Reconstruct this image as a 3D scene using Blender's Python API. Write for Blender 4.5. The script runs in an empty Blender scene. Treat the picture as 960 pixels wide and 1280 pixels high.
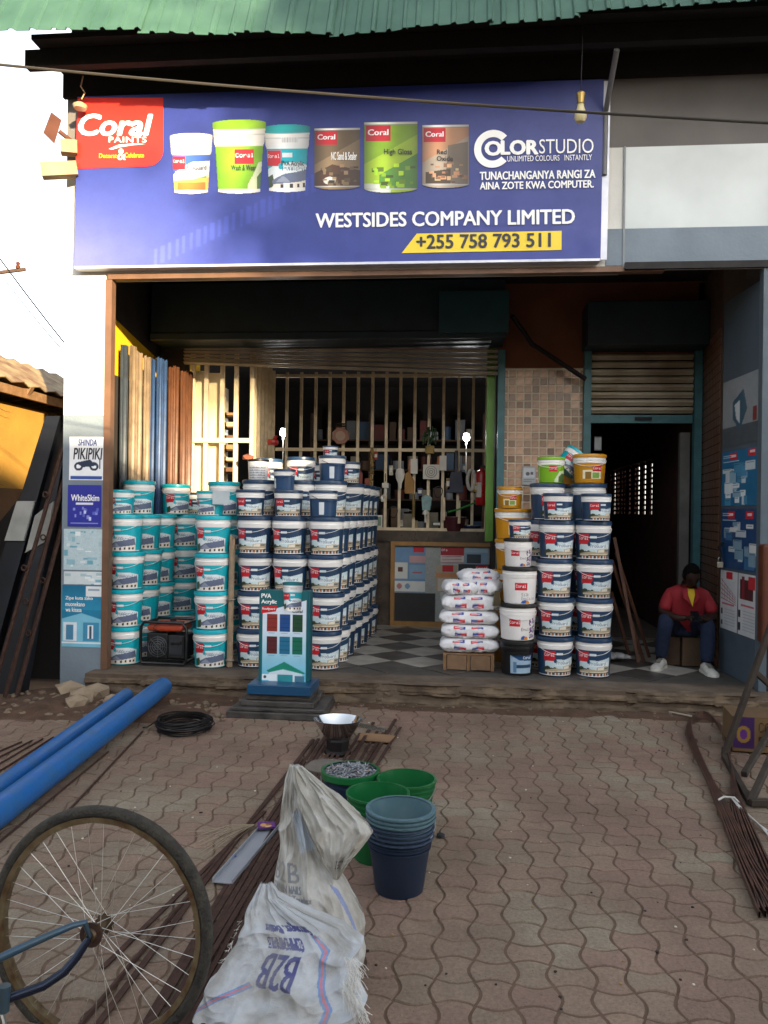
import bpy, bmesh, math, random
import numpy as np
from mathutils import Vector, Matrix, noise as mnoise
S = bpy.context.scene
COL = S.collection
random.seed(7); np.random.seed(7)
# ---------------------------------------------------------------- camera
YAW = math.radians(5.5); ROLL = 0.0135; FPX = 1000.0; CAMH = 1.56
cd = bpy.data.cameras.new('camera'); cam = bpy.data.objects.new('camera', cd); COL.objects.link(cam)
S.camera = cam; cd.lens = 36 * FPX / 1280; cd.clip_end = 2000; cd.clip_start = 0.05
_R = Vector((math.cos(YAW), math.sin(YAW), 0)); _F = Vector((-math.sin(YAW), math.cos(YAW), 0)); _Z = Vector((0, 0, 1))
_r = _R * math.cos(ROLL) + _Z * math.sin(ROLL); _u = -_R * math.sin(ROLL) + _Z * math.cos(ROLL)
M = Matrix((_r, _u, -_F)).transposed().to_4x4(); M.translation = (0, 0, CAMH); cam.matrix_world = M
S.render.resolution_x = 768; S.render.resolution_y = 1024
# ---------------------------------------------------------------- light
SUNV = Vector((-0.65, 1.0, -0.27)).normalized()
w = bpy.data.worlds.new('World'); S.world = w; w.use_nodes = True
nt = w.node_tree; bg = nt.nodes['Background']; sky = nt.nodes.new('ShaderNodeTexSky'); sky.sky_type = 'NISHITA'
sky.sun_disc = False; sky.sun_elevation = math.radians(12.8); sky.sun_rotation = math.radians(147); sky.dust_density = 1.5
hsv = nt.nodes.new('ShaderNodeHueSaturation'); hsv.inputs['Saturation'].default_value = .36   # thin haze veils the blue
nt.links.new(sky.outputs[0], hsv.inputs['Color']); nt.links.new(hsv.outputs[0], bg.inputs[0]); bg.inputs[1].default_value = 0.13
sl = bpy.data.lights.new('sun', 'SUN'); sl.energy = 3.6; sl.angle = math.radians(0.6); sl.color = (1, .80, .52)
so = bpy.data.objects.new('sun', sl); COL.objects.link(so); so.rotation_euler = SUNV.to_track_quat('-Z', 'Y').to_euler(); so.location = (8, -10, 12)
S.view_settings.view_transform = 'Standard'; S.view_settings.look = 'None'; S.view_settings.exposure = 2.22; S.view_settings.gamma = 1
# ---------------------------------------------------------------- helpers
def ray(x, y):
    u = (x - 480) / FPX; v = (y - 640) / FPX
    a = u * math.cos(ROLL) + v * math.sin(ROLL); b = -u * math.sin(ROLL) + v * math.cos(ROLL)
    return _F + _R * a - _Z * b
def at(x, y, Y): q = ray(x, y); t = Y / q.y; return Vector((q.x * t, Y, CAMH + q.z * t))
def gnd(x, y, z=0.0): q = ray(x, y); t = (z - CAMH) / q.z; return Vector((q.x * t, q.y * t, z))
def lin(c):
    if isinstance(c, str): c = [int(c[i:i + 2], 16) / 255 for i in (1, 3, 5)]
    return tuple(((v / 12.92) if v <= .04045 else ((v + .055) / 1.055) ** 2.4) for v in c)
_m = {}
def mat(name, col, rough=.6, metal=0, var=.25, scale=6, bump=0, bscale=40, col2=None, attr=False, spec=.5, emit=0, rand=0, thr=.5):
    if name in _m: return _m[name]
    m = bpy.data.materials.new(name); m.use_nodes = True; n = m.node_tree; N = n.nodes; L = n.links.new; b = N['Principled BSDF']
    c = lin(col); b.inputs['Roughness'].default_value = rough; b.inputs['Metallic'].default_value = metal
    b.inputs['Specular IOR Level'].default_value = spec
    tc = N.new('ShaderNodeTexCoord'); nz = N.new('ShaderNodeTexNoise'); nz.inputs['Scale'].default_value = scale; nz.inputs['Detail'].default_value = 6
    L(tc.outputs['Object'], nz.inputs['Vector'])
    rp = N.new('ShaderNodeMapRange'); rp.inputs[1].default_value = thr - .2; rp.inputs[2].default_value = thr + .2; L(nz.outputs[0], rp.inputs[0])
    mx = N.new('ShaderNodeMix'); mx.data_type = 'RGBA'; L(rp.outputs[0], mx.inputs[0])
    if attr:
        at_ = N.new('ShaderNodeAttribute'); at_.attribute_name = 'Col'
        m2 = N.new('ShaderNodeMix'); m2.data_type = 'RGBA'; m2.blend_type = 'MULTIPLY'; m2.inputs[0].default_value = 1
        g = 1 - var; m2.inputs[7].default_value = (g, g, g, 1); L(at_.outputs[0], m2.inputs[6])
        L(at_.outputs[0], mx.inputs[6]); L(m2.outputs[2], mx.inputs[7])
    else:
        c2 = lin(col2) if col2 else tuple(v * (1 - var) for v in c)
        mx.inputs[6].default_value = (*c, 1); mx.inputs[7].default_value = (*c2, 1)
    out = mx.outputs[2]
    if rand:
        oi = N.new('ShaderNodeObjectInfo'); mr = N.new('ShaderNodeMapRange'); mr.inputs[3].default_value = 1 - rand; mr.inputs[4].default_value = 1 + rand * .6
        L(oi.outputs['Random'], mr.inputs[0]); hs = N.new('ShaderNodeHueSaturation'); L(mr.outputs[0], hs.inputs['Value']); L(out, hs.inputs['Color']); out = hs.outputs[0]
    L(out, b.inputs['Base Color'])
    if emit: L(out, b.inputs['Emission Color']); b.inputs['Emission Strength'].default_value = emit
    if bump:
        n2 = N.new('ShaderNodeTexNoise'); n2.inputs['Scale'].default_value = bscale; n2.inputs['Detail'].default_value = 8; L(tc.outputs['Object'], n2.inputs['Vector'])
        bp = N.new('ShaderNodeBump'); bp.inputs['Strength'].default_value = bump; bp.inputs['Distance'].default_value = .01
        L(n2.outputs[0], bp.inputs['Height']); L(bp.outputs[0], b.inputs['Normal'])
    mm = N.new('ShaderNodeMath'); mm.operation = 'MULTIPLY_ADD'; mm.inputs[1].default_value = .2; mm.inputs[2].default_value = rough - .1; L(nz.outputs[0], mm.inputs[0]); L(mm.outputs[0], b.inputs['Roughness'])
    _m[name] = m; return m
def tag(o, label=None, cat=None, group=None, kind=None):
    if label: o['label'] = label
    if cat: o['category'] = cat
    if group: o['group'] = group
    if kind: o['kind'] = kind
    return o
def empty(name, loc=(0, 0, 0), rz=0, label=None, cat=None, group=None, parent=None):
    o = bpy.data.objects.new(name, None); COL.objects.link(o); o.location = loc; o.rotation_euler[2] = rz; o.empty_display_size = .1
    if parent: o.parent = parent
    return tag(o, label, cat, group)
def wl(o):
    v = Vector((0, 0, 0))
    while o: v = v + o.location; o = o.parent
    return v
class MB:
    def __init__(s): s.v = []; s.f = []; s.m = []
    def add(s, vs, fs, m=0):
        k = len(s.v); s.v += [tuple(v) for v in vs]; s.f += [tuple(i + k for i in f) for f in fs]; s.m += [m] * len(fs); return s
    def box(s, x0, x1, y0, y1, z0, z1, m=0):
        return s.add([(x, y, z) for z in (z0, z1) for y in (y0, y1) for x in (x0, x1)], [(0, 2, 3, 1), (4, 5, 7, 6), (0, 1, 5, 4), (2, 6, 7, 3), (0, 4, 6, 2), (1, 3, 7, 5)], m)
    def hexa(s, p, m=0):   # 8 points, bottom 4 ccw, top 4 ccw
        return s.add(p, [(3, 2, 1, 0), (4, 5, 6, 7), (0, 1, 5, 4), (1, 2, 6, 5), (2, 3, 7, 6), (3, 0, 4, 7)], m)
    def beam(s, a, b, w, h, m=0, up=(0, 0, 1)):
        a = Vector(a); b = Vector(b); d = (b - a).normalized(); u = Vector(up)
        if abs(d.dot(u)) > .95: u = Vector((0, 1, 0))
        r = d.cross(u).normalized() * w / 2; q = r.cross(d).normalized() * h / 2
        return s.hexa([a - r - q, a + r - q, b + r - q, b - r - q, a - r + q, a + r + q, b + r + q, b - r + q], m)
    def tube(s, pts, r, n=8, m=0, caps=True, closed=False):
        pts = [Vector(p) for p in pts]; k = len(s.v); R = r if isinstance(r, (list, tuple)) else [r] * len(pts); pr = None
        for i, p in enumerate(pts):
            if closed: d = pts[(i + 1) % len(pts)] - pts[i - 1]
            else: d = pts[min(i + 1, len(pts) - 1)] - pts[max(i - 1, 0)]
            d.normalize()
            if pr is None: pr = d.cross(Vector((0, 0, 1)) if abs(d.z) < .9 else Vector((0, 1, 0)))
            pr = (pr - d * pr.dot(d)).normalized(); q = d.cross(pr)
            for j in range(n):
                a = 2 * math.pi * j / n; s.v.append(tuple(p + pr * math.cos(a) * R[i] + q * math.sin(a) * R[i]))
        L = len(pts)
        for i in range(L if closed else L - 1):
            i2 = (i + 1) % L
            for j in range(n): s.f.append((k + i * n + j, k + i * n + (j + 1) % n, k + i2 * n + (j + 1) % n, k + i2 * n + j)); s.m.append(m)
        if caps and not closed:
            s.f.append(tuple(k + j for j in range(n))[::-1]); s.f.append(tuple(k + (L - 1) * n + j for j in range(n))); s.m += [m, m]
        return s
    def lathe(s, prof, n=24, m=0, c=(0, 0, 0), sx=1, sy=1, a0=0, a1=2 * math.pi):
        k = len(s.v); full = abs(a1 - a0 - 2 * math.pi) < 1e-6; nn = n if full else n + 1
        for r, z in prof:
            for j in range(nn):
                a = a0 + (a1 - a0) * j / n; s.v.append((c[0] + r * math.cos(a) * sx, c[1] + r * math.sin(a) * sy, c[2] + z))
        for i in range(len(prof) - 1):
            for j in range(n):
                j2 = (j + 1) % nn; s.f.append((k + i * nn + j, k + i * nn + j2, k + (i + 1) * nn + j2, k + (i + 1) * nn + j)); s.m.append(m)
        return s
    def prism(s, poly, y0, y1, m=0):      # poly in x,z; extruded along y
        n = len(poly); vs = [(x, y0, z) for x, z in poly] + [(x, y1, z) for x, z in poly]
        return s.add(vs, [tuple(range(n))[::-1], tuple(range(n, 2 * n))] + [(i, (i + 1) % n, n + (i + 1) % n, n + i) for i in range(n)], m)
    def build(s, name, mats, parent=None, loc=(0, 0, 0), smooth=False, bevel=0, rz=0):
        me = bpy.data.meshes.new(name); me.from_pydata(s.v, [], s.f); mats = mats if isinstance(mats, (list, tuple)) else [mats]
        for m in mats: me.materials.append(m)
        if len(mats) > 1: me.polygons.foreach_set('material_index', s.m)
        bm = bmesh.new(); bm.from_mesh(me); bmesh.ops.recalc_face_normals(bm, faces=bm.faces); bm.to_mesh(me); bm.free()
        if smooth: me.polygons.foreach_set('use_smooth', [True] * len(me.polygons)); me.set_sharp_from_angle(angle=math.radians(38))
        o = bpy.data.objects.new(name, me); COL.objects.link(o); o.location = loc; o.rotation_euler[2] = rz
        if parent: o.parent = parent
        if bevel:
            b = o.modifiers.new('bevel', 'BEVEL'); b.width = bevel; b.segments = 2; b.limit_method = 'ANGLE'
        return o
def copy_tree(o, parent=None):
    c = o.copy(); COL.objects.link(c)
    if parent: c.parent = parent
    for ch in list(o.children): copy_tree(ch, c)
    return c
# ---- printed pictures: small rasters kept as vertex colours on a fine mesh
FONT = dict(zip('ABCDEFGHIJKLMNOPQRSTUVWXYZ0123456789abcdefghijklmnopqrstuvwxyz+', [bytes.fromhex(h) for h in
 '7e1111117e 7f49494936 3e41414122 7f4141221c 7f49494941 7f09090901 3e4149497a 7f0808087f 00417f4100 2040413f01 7f08142241 7f40404040 7f020c027f 7f0408107f 3e4141413e 7f09090906 3e4151215e 7f09192946 4649494931 01017f0101 3f4040403f 1f2040201f 3f4038403f 6314081463 0708700807 6151494543 3e5149453e 00427f4000 4261514946 2141454b31 1814127f10 2745454539 3c4a494930 0171090503 3649494936 064949291e 2054545478 7f48444438 3844444420 384444487f 3854545418 087e090102 0c5252523e 7f08040478 00447d4000 2040443d00 7f10284400 00417f4000 7c04180478 7c08040478 3844444438 7c14141408 081414187c 7c08040408 4854545420 043f444020 3c4020407c 1c2040201c 3c4030403c 4428102844 0c5050503c 4464544c44 08083e0808'.split()]))
class Img:
    def __init__(s, W, H, col='#ffffff'):
        s.W = W; s.H = H; s.a = np.ones((H, W, 3)) * np.array(s.c(col)); s.k = np.ones((H, W), bool)
        s.X, s.Y = np.meshgrid((np.arange(W) + .5) / W, (np.arange(H) + .5) / H)
    def c(s, c): return [int(c[i:i + 2], 16) / 255 for i in (1, 3, 5)] if isinstance(c, str) else c
    def rect(s, x0, y0, x1, y1, c): s.a[(s.X >= x0) & (s.X < x1) & (s.Y >= y0) & (s.Y < y1)] = s.c(c); return s
    def ell(s, cx, cy, rx, ry, c): s.a[((s.X - cx) / rx) ** 2 + ((s.Y - cy) / ry) ** 2 < 1] = s.c(c); return s
    def pmask(s, P):
        m = np.zeros(s.X.shape, bool); n = len(P)
        for i in range(n):
            (x0, y0), (x1, y1) = P[i], P[(i + 1) % n]
            if y0 == y1: continue
            m ^= ((y0 > s.Y) != (y1 > s.Y)) & (s.X < (x1 - x0) * (s.Y - y0) / (y1 - y0) + x0)
        return m
    def poly(s, P, c): s.a[s.pmask(P)] = s.c(c); return s
    def grad(s, x0, y0, x1, y1, c0, c1):
        m = (s.X >= x0) & (s.X < x1) & (s.Y >= y0) & (s.Y < y1); t = ((s.Y - y0) / (y1 - y0))[..., None]
        s.a[m] = (np.array(s.c(c0)) * (1 - t) + np.array(s.c(c1)) * t)[m]; return s
    def text(s, x, y, t, c, k=1, rot=False, ky=None):
        ky = ky or k; w = len(t) * 6; m = np.zeros((8, w), bool)
        for i, ch in enumerate(t):
            b = FONT.get(ch)
            if b:
                for j in range(5):
                    for r in range(8):
                        if b[j] >> r & 1: m[r, i * 6 + j] = 1
        m = np.repeat(np.repeat(m, ky, 0), k, 1)
        if rot: m = m[::-1, ::-1]
        px = int(x * s.W); py = int(y * s.H); h, w = m.shape; h = min(h, s.H - py); w = min(w, s.W - px)
        if h > 0 and w > 0: s.a[py:py + h, px:px + w][m[:h, :w]] = s.c(c)
        return s
    def vtext(s, t, c, x0, y0, x1, y1, rot=False, soft=1.0):
        cu = bpy.data.curves.new('t', 'FONT'); cu.body = t; cu.resolution_u = 2; o = bpy.data.objects.new('t', cu); COL.objects.link(o); bpy.context.view_layer.update()
        me = bpy.data.meshes.new_from_object(o.evaluated_get(bpy.context.evaluated_depsgraph_get())); bpy.data.objects.remove(o)
        v = np.array([q.co[:2] for q in me.vertices]); v = (v - v.min(0)) / (v.max(0) - v.min(0)); v[:, 1] = 1 - v[:, 1]
        if rot: v = 1 - v
        v = v * np.array((x1 - x0, y1 - y0)) + np.array((x0, y0)); k = np.zeros(s.X.shape, bool); sh = ((0, 0), (.004, 0), (-.004, 0))
        for p in me.polygons:
            P = v[list(p.vertices)]
            for dx, dy in sh:
                i0, i1 = np.clip([(P[:, 0].min() + dx) * s.W - 1, (P[:, 0].max() + dx) * s.W + 2], 0, s.W).astype(int); j0, j1 = np.clip([P[:, 1].min() * s.H - 1, P[:, 1].max() * s.H + 2], 0, s.H).astype(int)
                if i1 <= i0 or j1 <= j0: continue
                X = s.X[j0:j1, i0:i1]; Y = s.Y[j0:j1, i0:i1]; m = np.zeros(X.shape, bool)
                for q in range(len(P)):
                    (ax, ay), (bx, by) = P[q] + (dx, 0), P[(q + 1) % len(P)] + (dx, 0)
                    if ay != by: m ^= ((ay > Y) != (by > Y)) & (X < (bx - ax) * (Y - ay) / (by - ay) + ax)
                k[j0:j1, i0:i1] |= m
        s.a[k] = s.a[k] * (1 - soft) + np.array(s.c(c)) * soft; bpy.data.meshes.remove(me); return s
    def noise(s, amt, seed=0): 
        rs = np.random.RandomState(seed); s.a = np.clip(s.a * (1 + amt * (rs.rand(s.H, s.W, 1) - .5)), 0, 1); return s
    def blit(s, o, x0, y0):
        h, w = o.a.shape[:2]; h = min(h, s.H - y0); w = min(w, s.W - x0); k = o.k[:h, :w]; s.a[y0:y0 + h, x0:x0 + w][k] = o.a[:h, :w][k]; return s
PRINT = mat('printed_paper', '#ffffff', attr=True, rough=.45, var=.12, scale=9)
PRINTP = mat('printed_plastic', '#ffffff', attr=True, rough=.35, var=.12, scale=7, rand=.08)
def lin_arr(a): return np.where(a <= .04045, a / 12.92, ((a + .055) / 1.055) ** 2.4)
def grid_mesh(name, V, colors, W, H, m, mask=None, wrap=False, extra=None):
    """V (H*W,3) vertices at pixel centres, colours per vertex"""
    idx = np.arange(W * H).reshape(H, W); a = idx[:-1, :-1]; b = idx[:-1, 1:]; c = idx[1:, 1:]; d = idx[1:, :-1]
    q = np.stack([d, c, b, a], -1).reshape(-1, 4)
    if mask is not None: k = (mask[:-1, :-1] & mask[1:, 1:] & mask[:-1, 1:] & mask[1:, :-1]).reshape(-1); q = q[k]
    if wrap: q = np.concatenate([q, np.stack([idx[1:, -1], idx[1:, 0], idx[:-1, 0], idx[:-1, -1]], -1)])
    me = bpy.data.meshes.new(name); n = len(q)
    me.vertices.add(len(V)); me.vertices.foreach_set('co', np.asarray(V, float).ravel()); me.loops.add(n * 4); me.loops.foreach_set('vertex_index', q.ravel())
    me.polygons.add(n); me.polygons.foreach_set('loop_start', np.arange(n) * 4); me.polygons.foreach_set('loop_total', np.full(n, 4)); me.update(calc_edges=True)
    at_ = me.color_attributes.new('Col', 'FLOAT_COLOR', 'POINT'); cc = np.ones((len(V), 4)); cc[:, :3] = lin_arr(colors.reshape(-1, 3)); at_.data.foreach_set('color', cc.ravel())
    me.polygons.foreach_set('use_smooth', np.ones(n, bool)); me.materials.append(m); return me
def sheet(name, img, o, xd, yd, w, h, parent=None, mask=False, m=None, curl=0, seed=0):
    """flat print: o = top-left corner, xd right, yd down"""
    o = Vector(o); xd = Vector(xd).normalized(); yd = Vector(yd).normalized(); nn = yd.cross(xd).normalized()
    nn = -nn if nn.dot(Vector((0, 0, CAMH)) - o) < 0 else nn
    fx = (np.arange(img.W)) / (img.W - 1) * w; fy = np.arange(img.H) / (img.H - 1) * h; FX, FY = np.meshgrid(fx, fy)
    wv = curl * (np.sin(FX / w * 5 + seed) * np.cos(FY / h * 4 + seed * 2) + 1)
    V = np.array(o)[None, None] + FX[..., None] * np.array(xd) + FY[..., None] * np.array(yd) + wv[..., None] * np.array(nn)
    me = grid_mesh(name, V.reshape(-1, 3), img.a, img.W, img.H, m or PRINT, img.k if mask else None)
    ob = bpy.data.objects.new(name, me); COL.objects.link(ob)
    if parent: ob.parent = parent; ob.location = -wl(parent)
    return ob
def text(name, s, m, o, xd, yd, w, h, parent=None, bold=0, shear=0, sp=1.0, curve_fn=None):
    """o = top-left of the ink box, xd right, yd down"""
    cu = bpy.data.curves.new(name, 'FONT'); cu.body = s; cu.shear = shear; cu.space_character = sp; cu.resolution_u = 3
    t = bpy.data.objects.new(name, cu); COL.objects.link(t); bpy.context.view_layer.update()
    me = bpy.data.meshes.new_from_object(t.evaluated_get(bpy.context.evaluated_depsgraph_get())); bpy.data.objects.remove(t)
    n = len(me.vertices); a = np.zeros(n * 3); me.vertices.foreach_get('co', a); a = a.reshape(-1, 3)
    mn = a.min(0); mxx = a.max(0); o = np.array(o); xd = np.array(Vector(xd).normalized()); yd = np.array(Vector(yd).normalized())
    u = (a[:, 0] - mn[0]) / (mxx[0] - mn[0]) * w; v = (mxx[1] - a[:, 1]) / (mxx[1] - mn[1]) * h
    V = o + u[:, None] * xd + v[:, None] * yd
    if bold > 0:   # heavier weight: copies nudged sideways, each a hair nearer the reader
        nn = np.array(Vector(yd).cross(Vector(xd)).normalized()); nn = nn if nn @ (np.array((0, 0, CAMH)) - o) > 0 else -nn
        if abs(o).sum() < 1e-6: nn = np.array((0., -1., 0.))
        k = bold * 1.1 * h; bm = bmesh.new(); bm.from_mesh(me); me.vertices.foreach_set('co', V.ravel()); out = bmesh.new()
        for i, (du, dv) in enumerate(((0, 0), (-k, 0), (k, 0), (-k * .5, k * .6), (k * .5, -k * .6), (k * .5, k * .6), (-k * .5, -k * .6))):
            me.vertices.foreach_set('co', (V + du * xd + dv * yd + nn * .0002 * i).ravel()); me.update(); out.from_mesh(me)
        out.to_mesh(me); out.free(); bm.free()
    else: me.vertices.foreach_set('co', V.ravel()); me.update()
    me.materials.clear(); me.materials.append(m)
    ob = bpy.data.objects.new(name, me); COL.objects.link(ob)
    if parent: ob.parent = parent; ob.location = -wl(parent)
    return ob
def pxtext(name, s, m, x0, y0, x1, y1, Y, parent, slope=0, **k):
    """lettering whose ink box in the photograph spans these pixels on the plane y = Y"""
    a = at(x0, y0, Y); b = at(x1, y0 + slope * (x1 - x0), Y); c = at(x0, y1, Y)
    return text(name, s, m, a, b - a, c - a, (b - a).length, (c - a).length, parent, **k)
# ---- common materials
WHITEP = mat('white_plastic', '#f3f1ed', rough=.35, var=.14, scale=5, rand=.07); NAVYP = mat('navy_plastic', '#24405f', rough=.32, var=.15)
TEALP = mat('teal_plastic', '#12aebe', rough=.32, var=.12); BLACKP = mat('black_plastic', '#17181b', rough=.4, var=.2)
YELP = mat('ochre_plastic', '#c98a12', rough=.35, var=.12); LIMEP = mat('lime_plastic', '#7fb81e', rough=.35, var=.1)
STEEL = mat('dull_steel', '#8d8c88', rough=.35, metal=1, var=.25); RUST = mat('rusty_iron', '#4a3228', rough=.8, metal=.3, var=.45, scale=20, bump=.4)
IRON = mat('dark_iron', '#221f1f', rough=.55, metal=.5, var=.4, scale=15); WOOD = mat('raw_wood', '#8d6a48', rough=.75, var=.4, scale=12, bump=.3)
DWOOD = mat('dark_wood', '#4c3626', rough=.8, var=.4, scale=12, bump=.3)
TEALPAINT = mat('teal_paint', '#3f7178', rough=.5, var=.3, scale=10); GREYPAINT = mat('grey_blue_paint', '#7b8893', rough=.6, var=.25, scale=2.5, bump=.3)
WHITEPAINT = mat('white_paint', '#dcdad2', rough=.65, var=.2, scale=2.2, bump=.25); CREAM = mat('cream_paint', '#e2d0ae', rough=.55, var=.25, scale=14)
DARKTEAL = mat('dark_teal_paint', '#1b2f3a', rough=.5, var=.3); BROWNPAINT = mat('brown_wall_paint', '#7a4a30', rough=.8, var=.3, scale=3)
DARKW = mat('dark_wall', '#2e2826', rough=.9, var=.3, scale=3); RED = mat('red_print', '#d01c28', rough=.4, var=.05); TWHITE = mat('white_print', '#f4f4f2', rough=.4, var=.02)  # one dark brown tone for porch and inner shop walls
TDARK = mat('dark_print', '#2a2a33', rough=.5, var=.05); TYEL = mat('yellow_print', '#f2d21a', rough=.4, var=.04); TBLUE = mat('blue_print', '#2b4a92', rough=.5, var=.05)
XD = Vector((1, 0, 0)); DN = Vector((0, 0, -1)); FL = 0.16
ORD = ['bottom', 'second', 'third', 'fourth', 'fifth', 'sixth', 'seventh', 'eighth']
# ================================================================ GROUND
g = MB(); g.add([(-150, -150, -.02), (150, -150, -.02), (150, 200, -.02), (-150, 200, -.02)], [(0, 1, 2, 3)])
tag(g.build('ground', mat('packed_earth', '#7c6756', rough=.95, var=.3, scale=3, bump=.6, bscale=30)), kind='structure')
CS = .131; BUL = .019
def paver_outline(kind, ins):
    P = []; h = CS / 2 - ins; n = 5
    for e in range(4):
        for i in range(n):
            t = -1 + 2 * i / n; off = BUL * math.cos(t * math.pi / 2) * (1 if (e % 2 == 0) == kind else -1)
            d = h + off - (0 if off > 0 else 0)
            P.append([(d, t * h), (-t * h, d), (-d, -t * h), (t * h, -d)][e])
    return P
def paver_verts(kind, cx, cy, dz):
    A = paver_outline(kind, .0018); B = paver_outline(kind, .0065)
    return [(cx + x, cy + y, -.014) for x, y in A] + [(cx + x, cy + y, dz - .001) for x, y in B]
PF = [tuple(range(20, 40))] + [(i, (i + 1) % 20, 20 + (i + 1) % 20, 20 + i) for i in range(20)]
def paver_mat(name, geo):
    m = bpy.data.materials.new(name); m.use_nodes = True; N = m.node_tree.nodes; L = m.node_tree.links.new; b = N['Principled BSDF']
    if geo: a = N.new('ShaderNodeAttribute'); a.attribute_name = 'tone'; rnd = a.outputs['Fac']
    else: a = N.new('ShaderNodeObjectInfo'); rnd = a.outputs['Random']
    cr = N.new('ShaderNodeValToRGB'); cr.color_ramp.interpolation = 'LINEAR'; E = cr.color_ramp.elements
    E[0].position = 0; E[0].color = (*lin('#85685c'), 1); E[1].position = 1; E[1].color = (*lin('#8a8272'), 1)
    for p, c in ((.25, '#7d6458'), (.45, '#86705f'), (.6, '#80705f'), (.8, '#857a68')): e = E.new(p); e.color = (*lin(c), 1)
    ge = N.new('ShaderNodeNewGeometry'); n0 = N.new('ShaderNodeTexNoise'); n0.inputs['Scale'].default_value = .9; n0.inputs['Detail'].default_value = 2; L(ge.outputs['Position'], n0.inputs[0])
    m0 = N.new('ShaderNodeMapRange'); m0.inputs[1].default_value = .35; m0.inputs[2].default_value = .65; m0.inputs[4].default_value = .6; L(n0.outputs[0], m0.inputs[0])
    ad = N.new('ShaderNodeMath'); ad.operation = 'MULTIPLY_ADD'; ad.inputs[1].default_value = .42; L(rnd, ad.inputs[0]); L(m0.outputs[0], ad.inputs[2]); L(ad.outputs[0], cr.inputs[0])
    n1 = N.new('ShaderNodeTexNoise'); n1.inputs['Scale'].default_value = 1.3; n1.inputs['Detail'].default_value = 8; n1.inputs['Roughness'].default_value = .7; L(ge.outputs['Position'], n1.inputs[0])
    n2 = N.new('ShaderNodeTexNoise'); n2.inputs['Scale'].default_value = 70; n2.inputs['Detail'].default_value = 8; n2.inputs['Roughness'].default_value = .8; L(ge.outputs['Position'], n2.inputs[0])
    mr = N.new('ShaderNodeMapRange'); mr.inputs[1].default_value = .4; mr.inputs[2].default_value = .66; L(n1.outputs[0], mr.inputs[0])
    mx = N.new('ShaderNodeMix'); mx.data_type = 'RGBA'; L(mr.outputs[0], mx.inputs[0]); L(cr.outputs[0], mx.inputs[6]); mx.inputs[7].default_value = (*lin('#6c5a4c'), 1)
    mr2 = N.new('ShaderNodeMapRange'); mr2.inputs[1].default_value = .3; mr2.inputs[2].default_value = .7; mr2.inputs[3].default_value = .6; mr2.inputs[4].default_value = 1.35; L(n2.outputs[0], mr2.inputs[0])
    n3 = N.new('ShaderNodeTexNoise'); n3.inputs['Scale'].default_value = 130; n3.inputs['Detail'].default_value = 2; L(ge.outputs['Position'], n3.inputs[0])
    m3 = N.new('ShaderNodeMapRange'); m3.inputs[1].default_value = .68; m3.inputs[2].default_value = .73; m3.inputs[3].default_value = 1; m3.inputs[4].default_value = .35; L(n3.outputs[0], m3.inputs[0])
    mu = N.new('ShaderNodeMath'); mu.operation = 'MULTIPLY'; L(mr2.outputs[0], mu.inputs[0]); L(m3.outputs[0], mu.inputs[1])
    hs = N.new('ShaderNodeHueSaturation'); L(mx.outputs[2], hs.inputs['Color']); L(mu.outputs[0], hs.inputs['Value']); L(hs.outputs[0], b.inputs['Base Color'])
    b.inputs['Roughness'].default_value = .9
    bp = N.new('ShaderNodeBump'); bp.inputs['Strength'].default_value = .6; bp.inputs['Distance'].default_value = .006; L(n2.outputs[0], bp.inputs['Height']); L(bp.outputs[0], b.inputs['Normal'])
    return m
PM = paver_mat('paver_concrete', False); PG = paver_mat('paver_concrete_far', True)
bed = MB(); nxb, nyb = 170, 230; vs = []   # sand bed, risen here and there so that it fills the joints
for j_ in range(nyb + 1):
    for i_ in range(nxb + 1):
        x = -4.2 + 8.4 * i_ / nxb; y = 1.6 + 4.93 * j_ / nyb; vs.append((x, y, -.0072 + .0045 * min(1, max(0, .5 + .9 * mnoise.fractal(Vector((x * 1.7, y * 1.7, 4)), 1, 2, 5)))))
bed.add(vs, [(j_ * (nxb + 1) + i_, j_ * (nxb + 1) + i_ + 1, (j_ + 1) * (nxb + 1) + i_ + 1, (j_ + 1) * (nxb + 1) + i_) for j_ in range(nyb) for i_ in range(nxb)])
bed.add([(-6, -3, -.006), (6, -3, -.006), (6, 1.6, -.006), (-6, 1.6, -.006)], [(0, 1, 2, 3)])
paving = tag(bed.build('paving', mat('joint_sand', '#685343', rough=1, var=.35, scale=8, bump=.5)), kind='structure')
cells = []
for j in range(-19, 50):
    for i in range(-35, 33):
        y = j * CS; x = i * CS
        if y > 6.35 or (x < -3.1 and y > 5.6): continue
        cells.append((i, j, x, y))
def vis(c):
    i, j, x, y = c
    if y < 2.1: return False
    u = (x * _R.x + y * _R.y) / (x * _F.x + y * _F.y); return abs(u) < .52
near = sorted([c for c in cells if vis(c)], key=lambda c: c[3])[:300]; ns = set((c[0], c[1]) for c in near)
pme = {}
for k in (True, False):
    me = bpy.data.meshes.new('paver'); me.from_pydata(paver_verts(k, 0, 0, 0), [], PF); me.materials.append(PM); pme[k] = me
for c in near:
    i, j, x, y = c
    o = bpy.data.objects.new('paver', pme[(i + j) % 2 == 0]); COL.objects.link(o); o.parent = paving
    o.location = (x, y, random.uniform(-.0015, .002)); o.rotation_euler = (random.uniform(-.007, .007), random.uniform(-.007, .007), random.uniform(-.03, .03))
V = []; F = []; T = []
for c in cells:
    i, j, x, y = c
    if (i, j) in ns: continue
    k = len(V); V += paver_verts((i + j) % 2 == 0, x, y, random.uniform(-.0015, .002)); F += [tuple(q + k for q in f) for f in PF]; T += [random.random()] * 40
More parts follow.
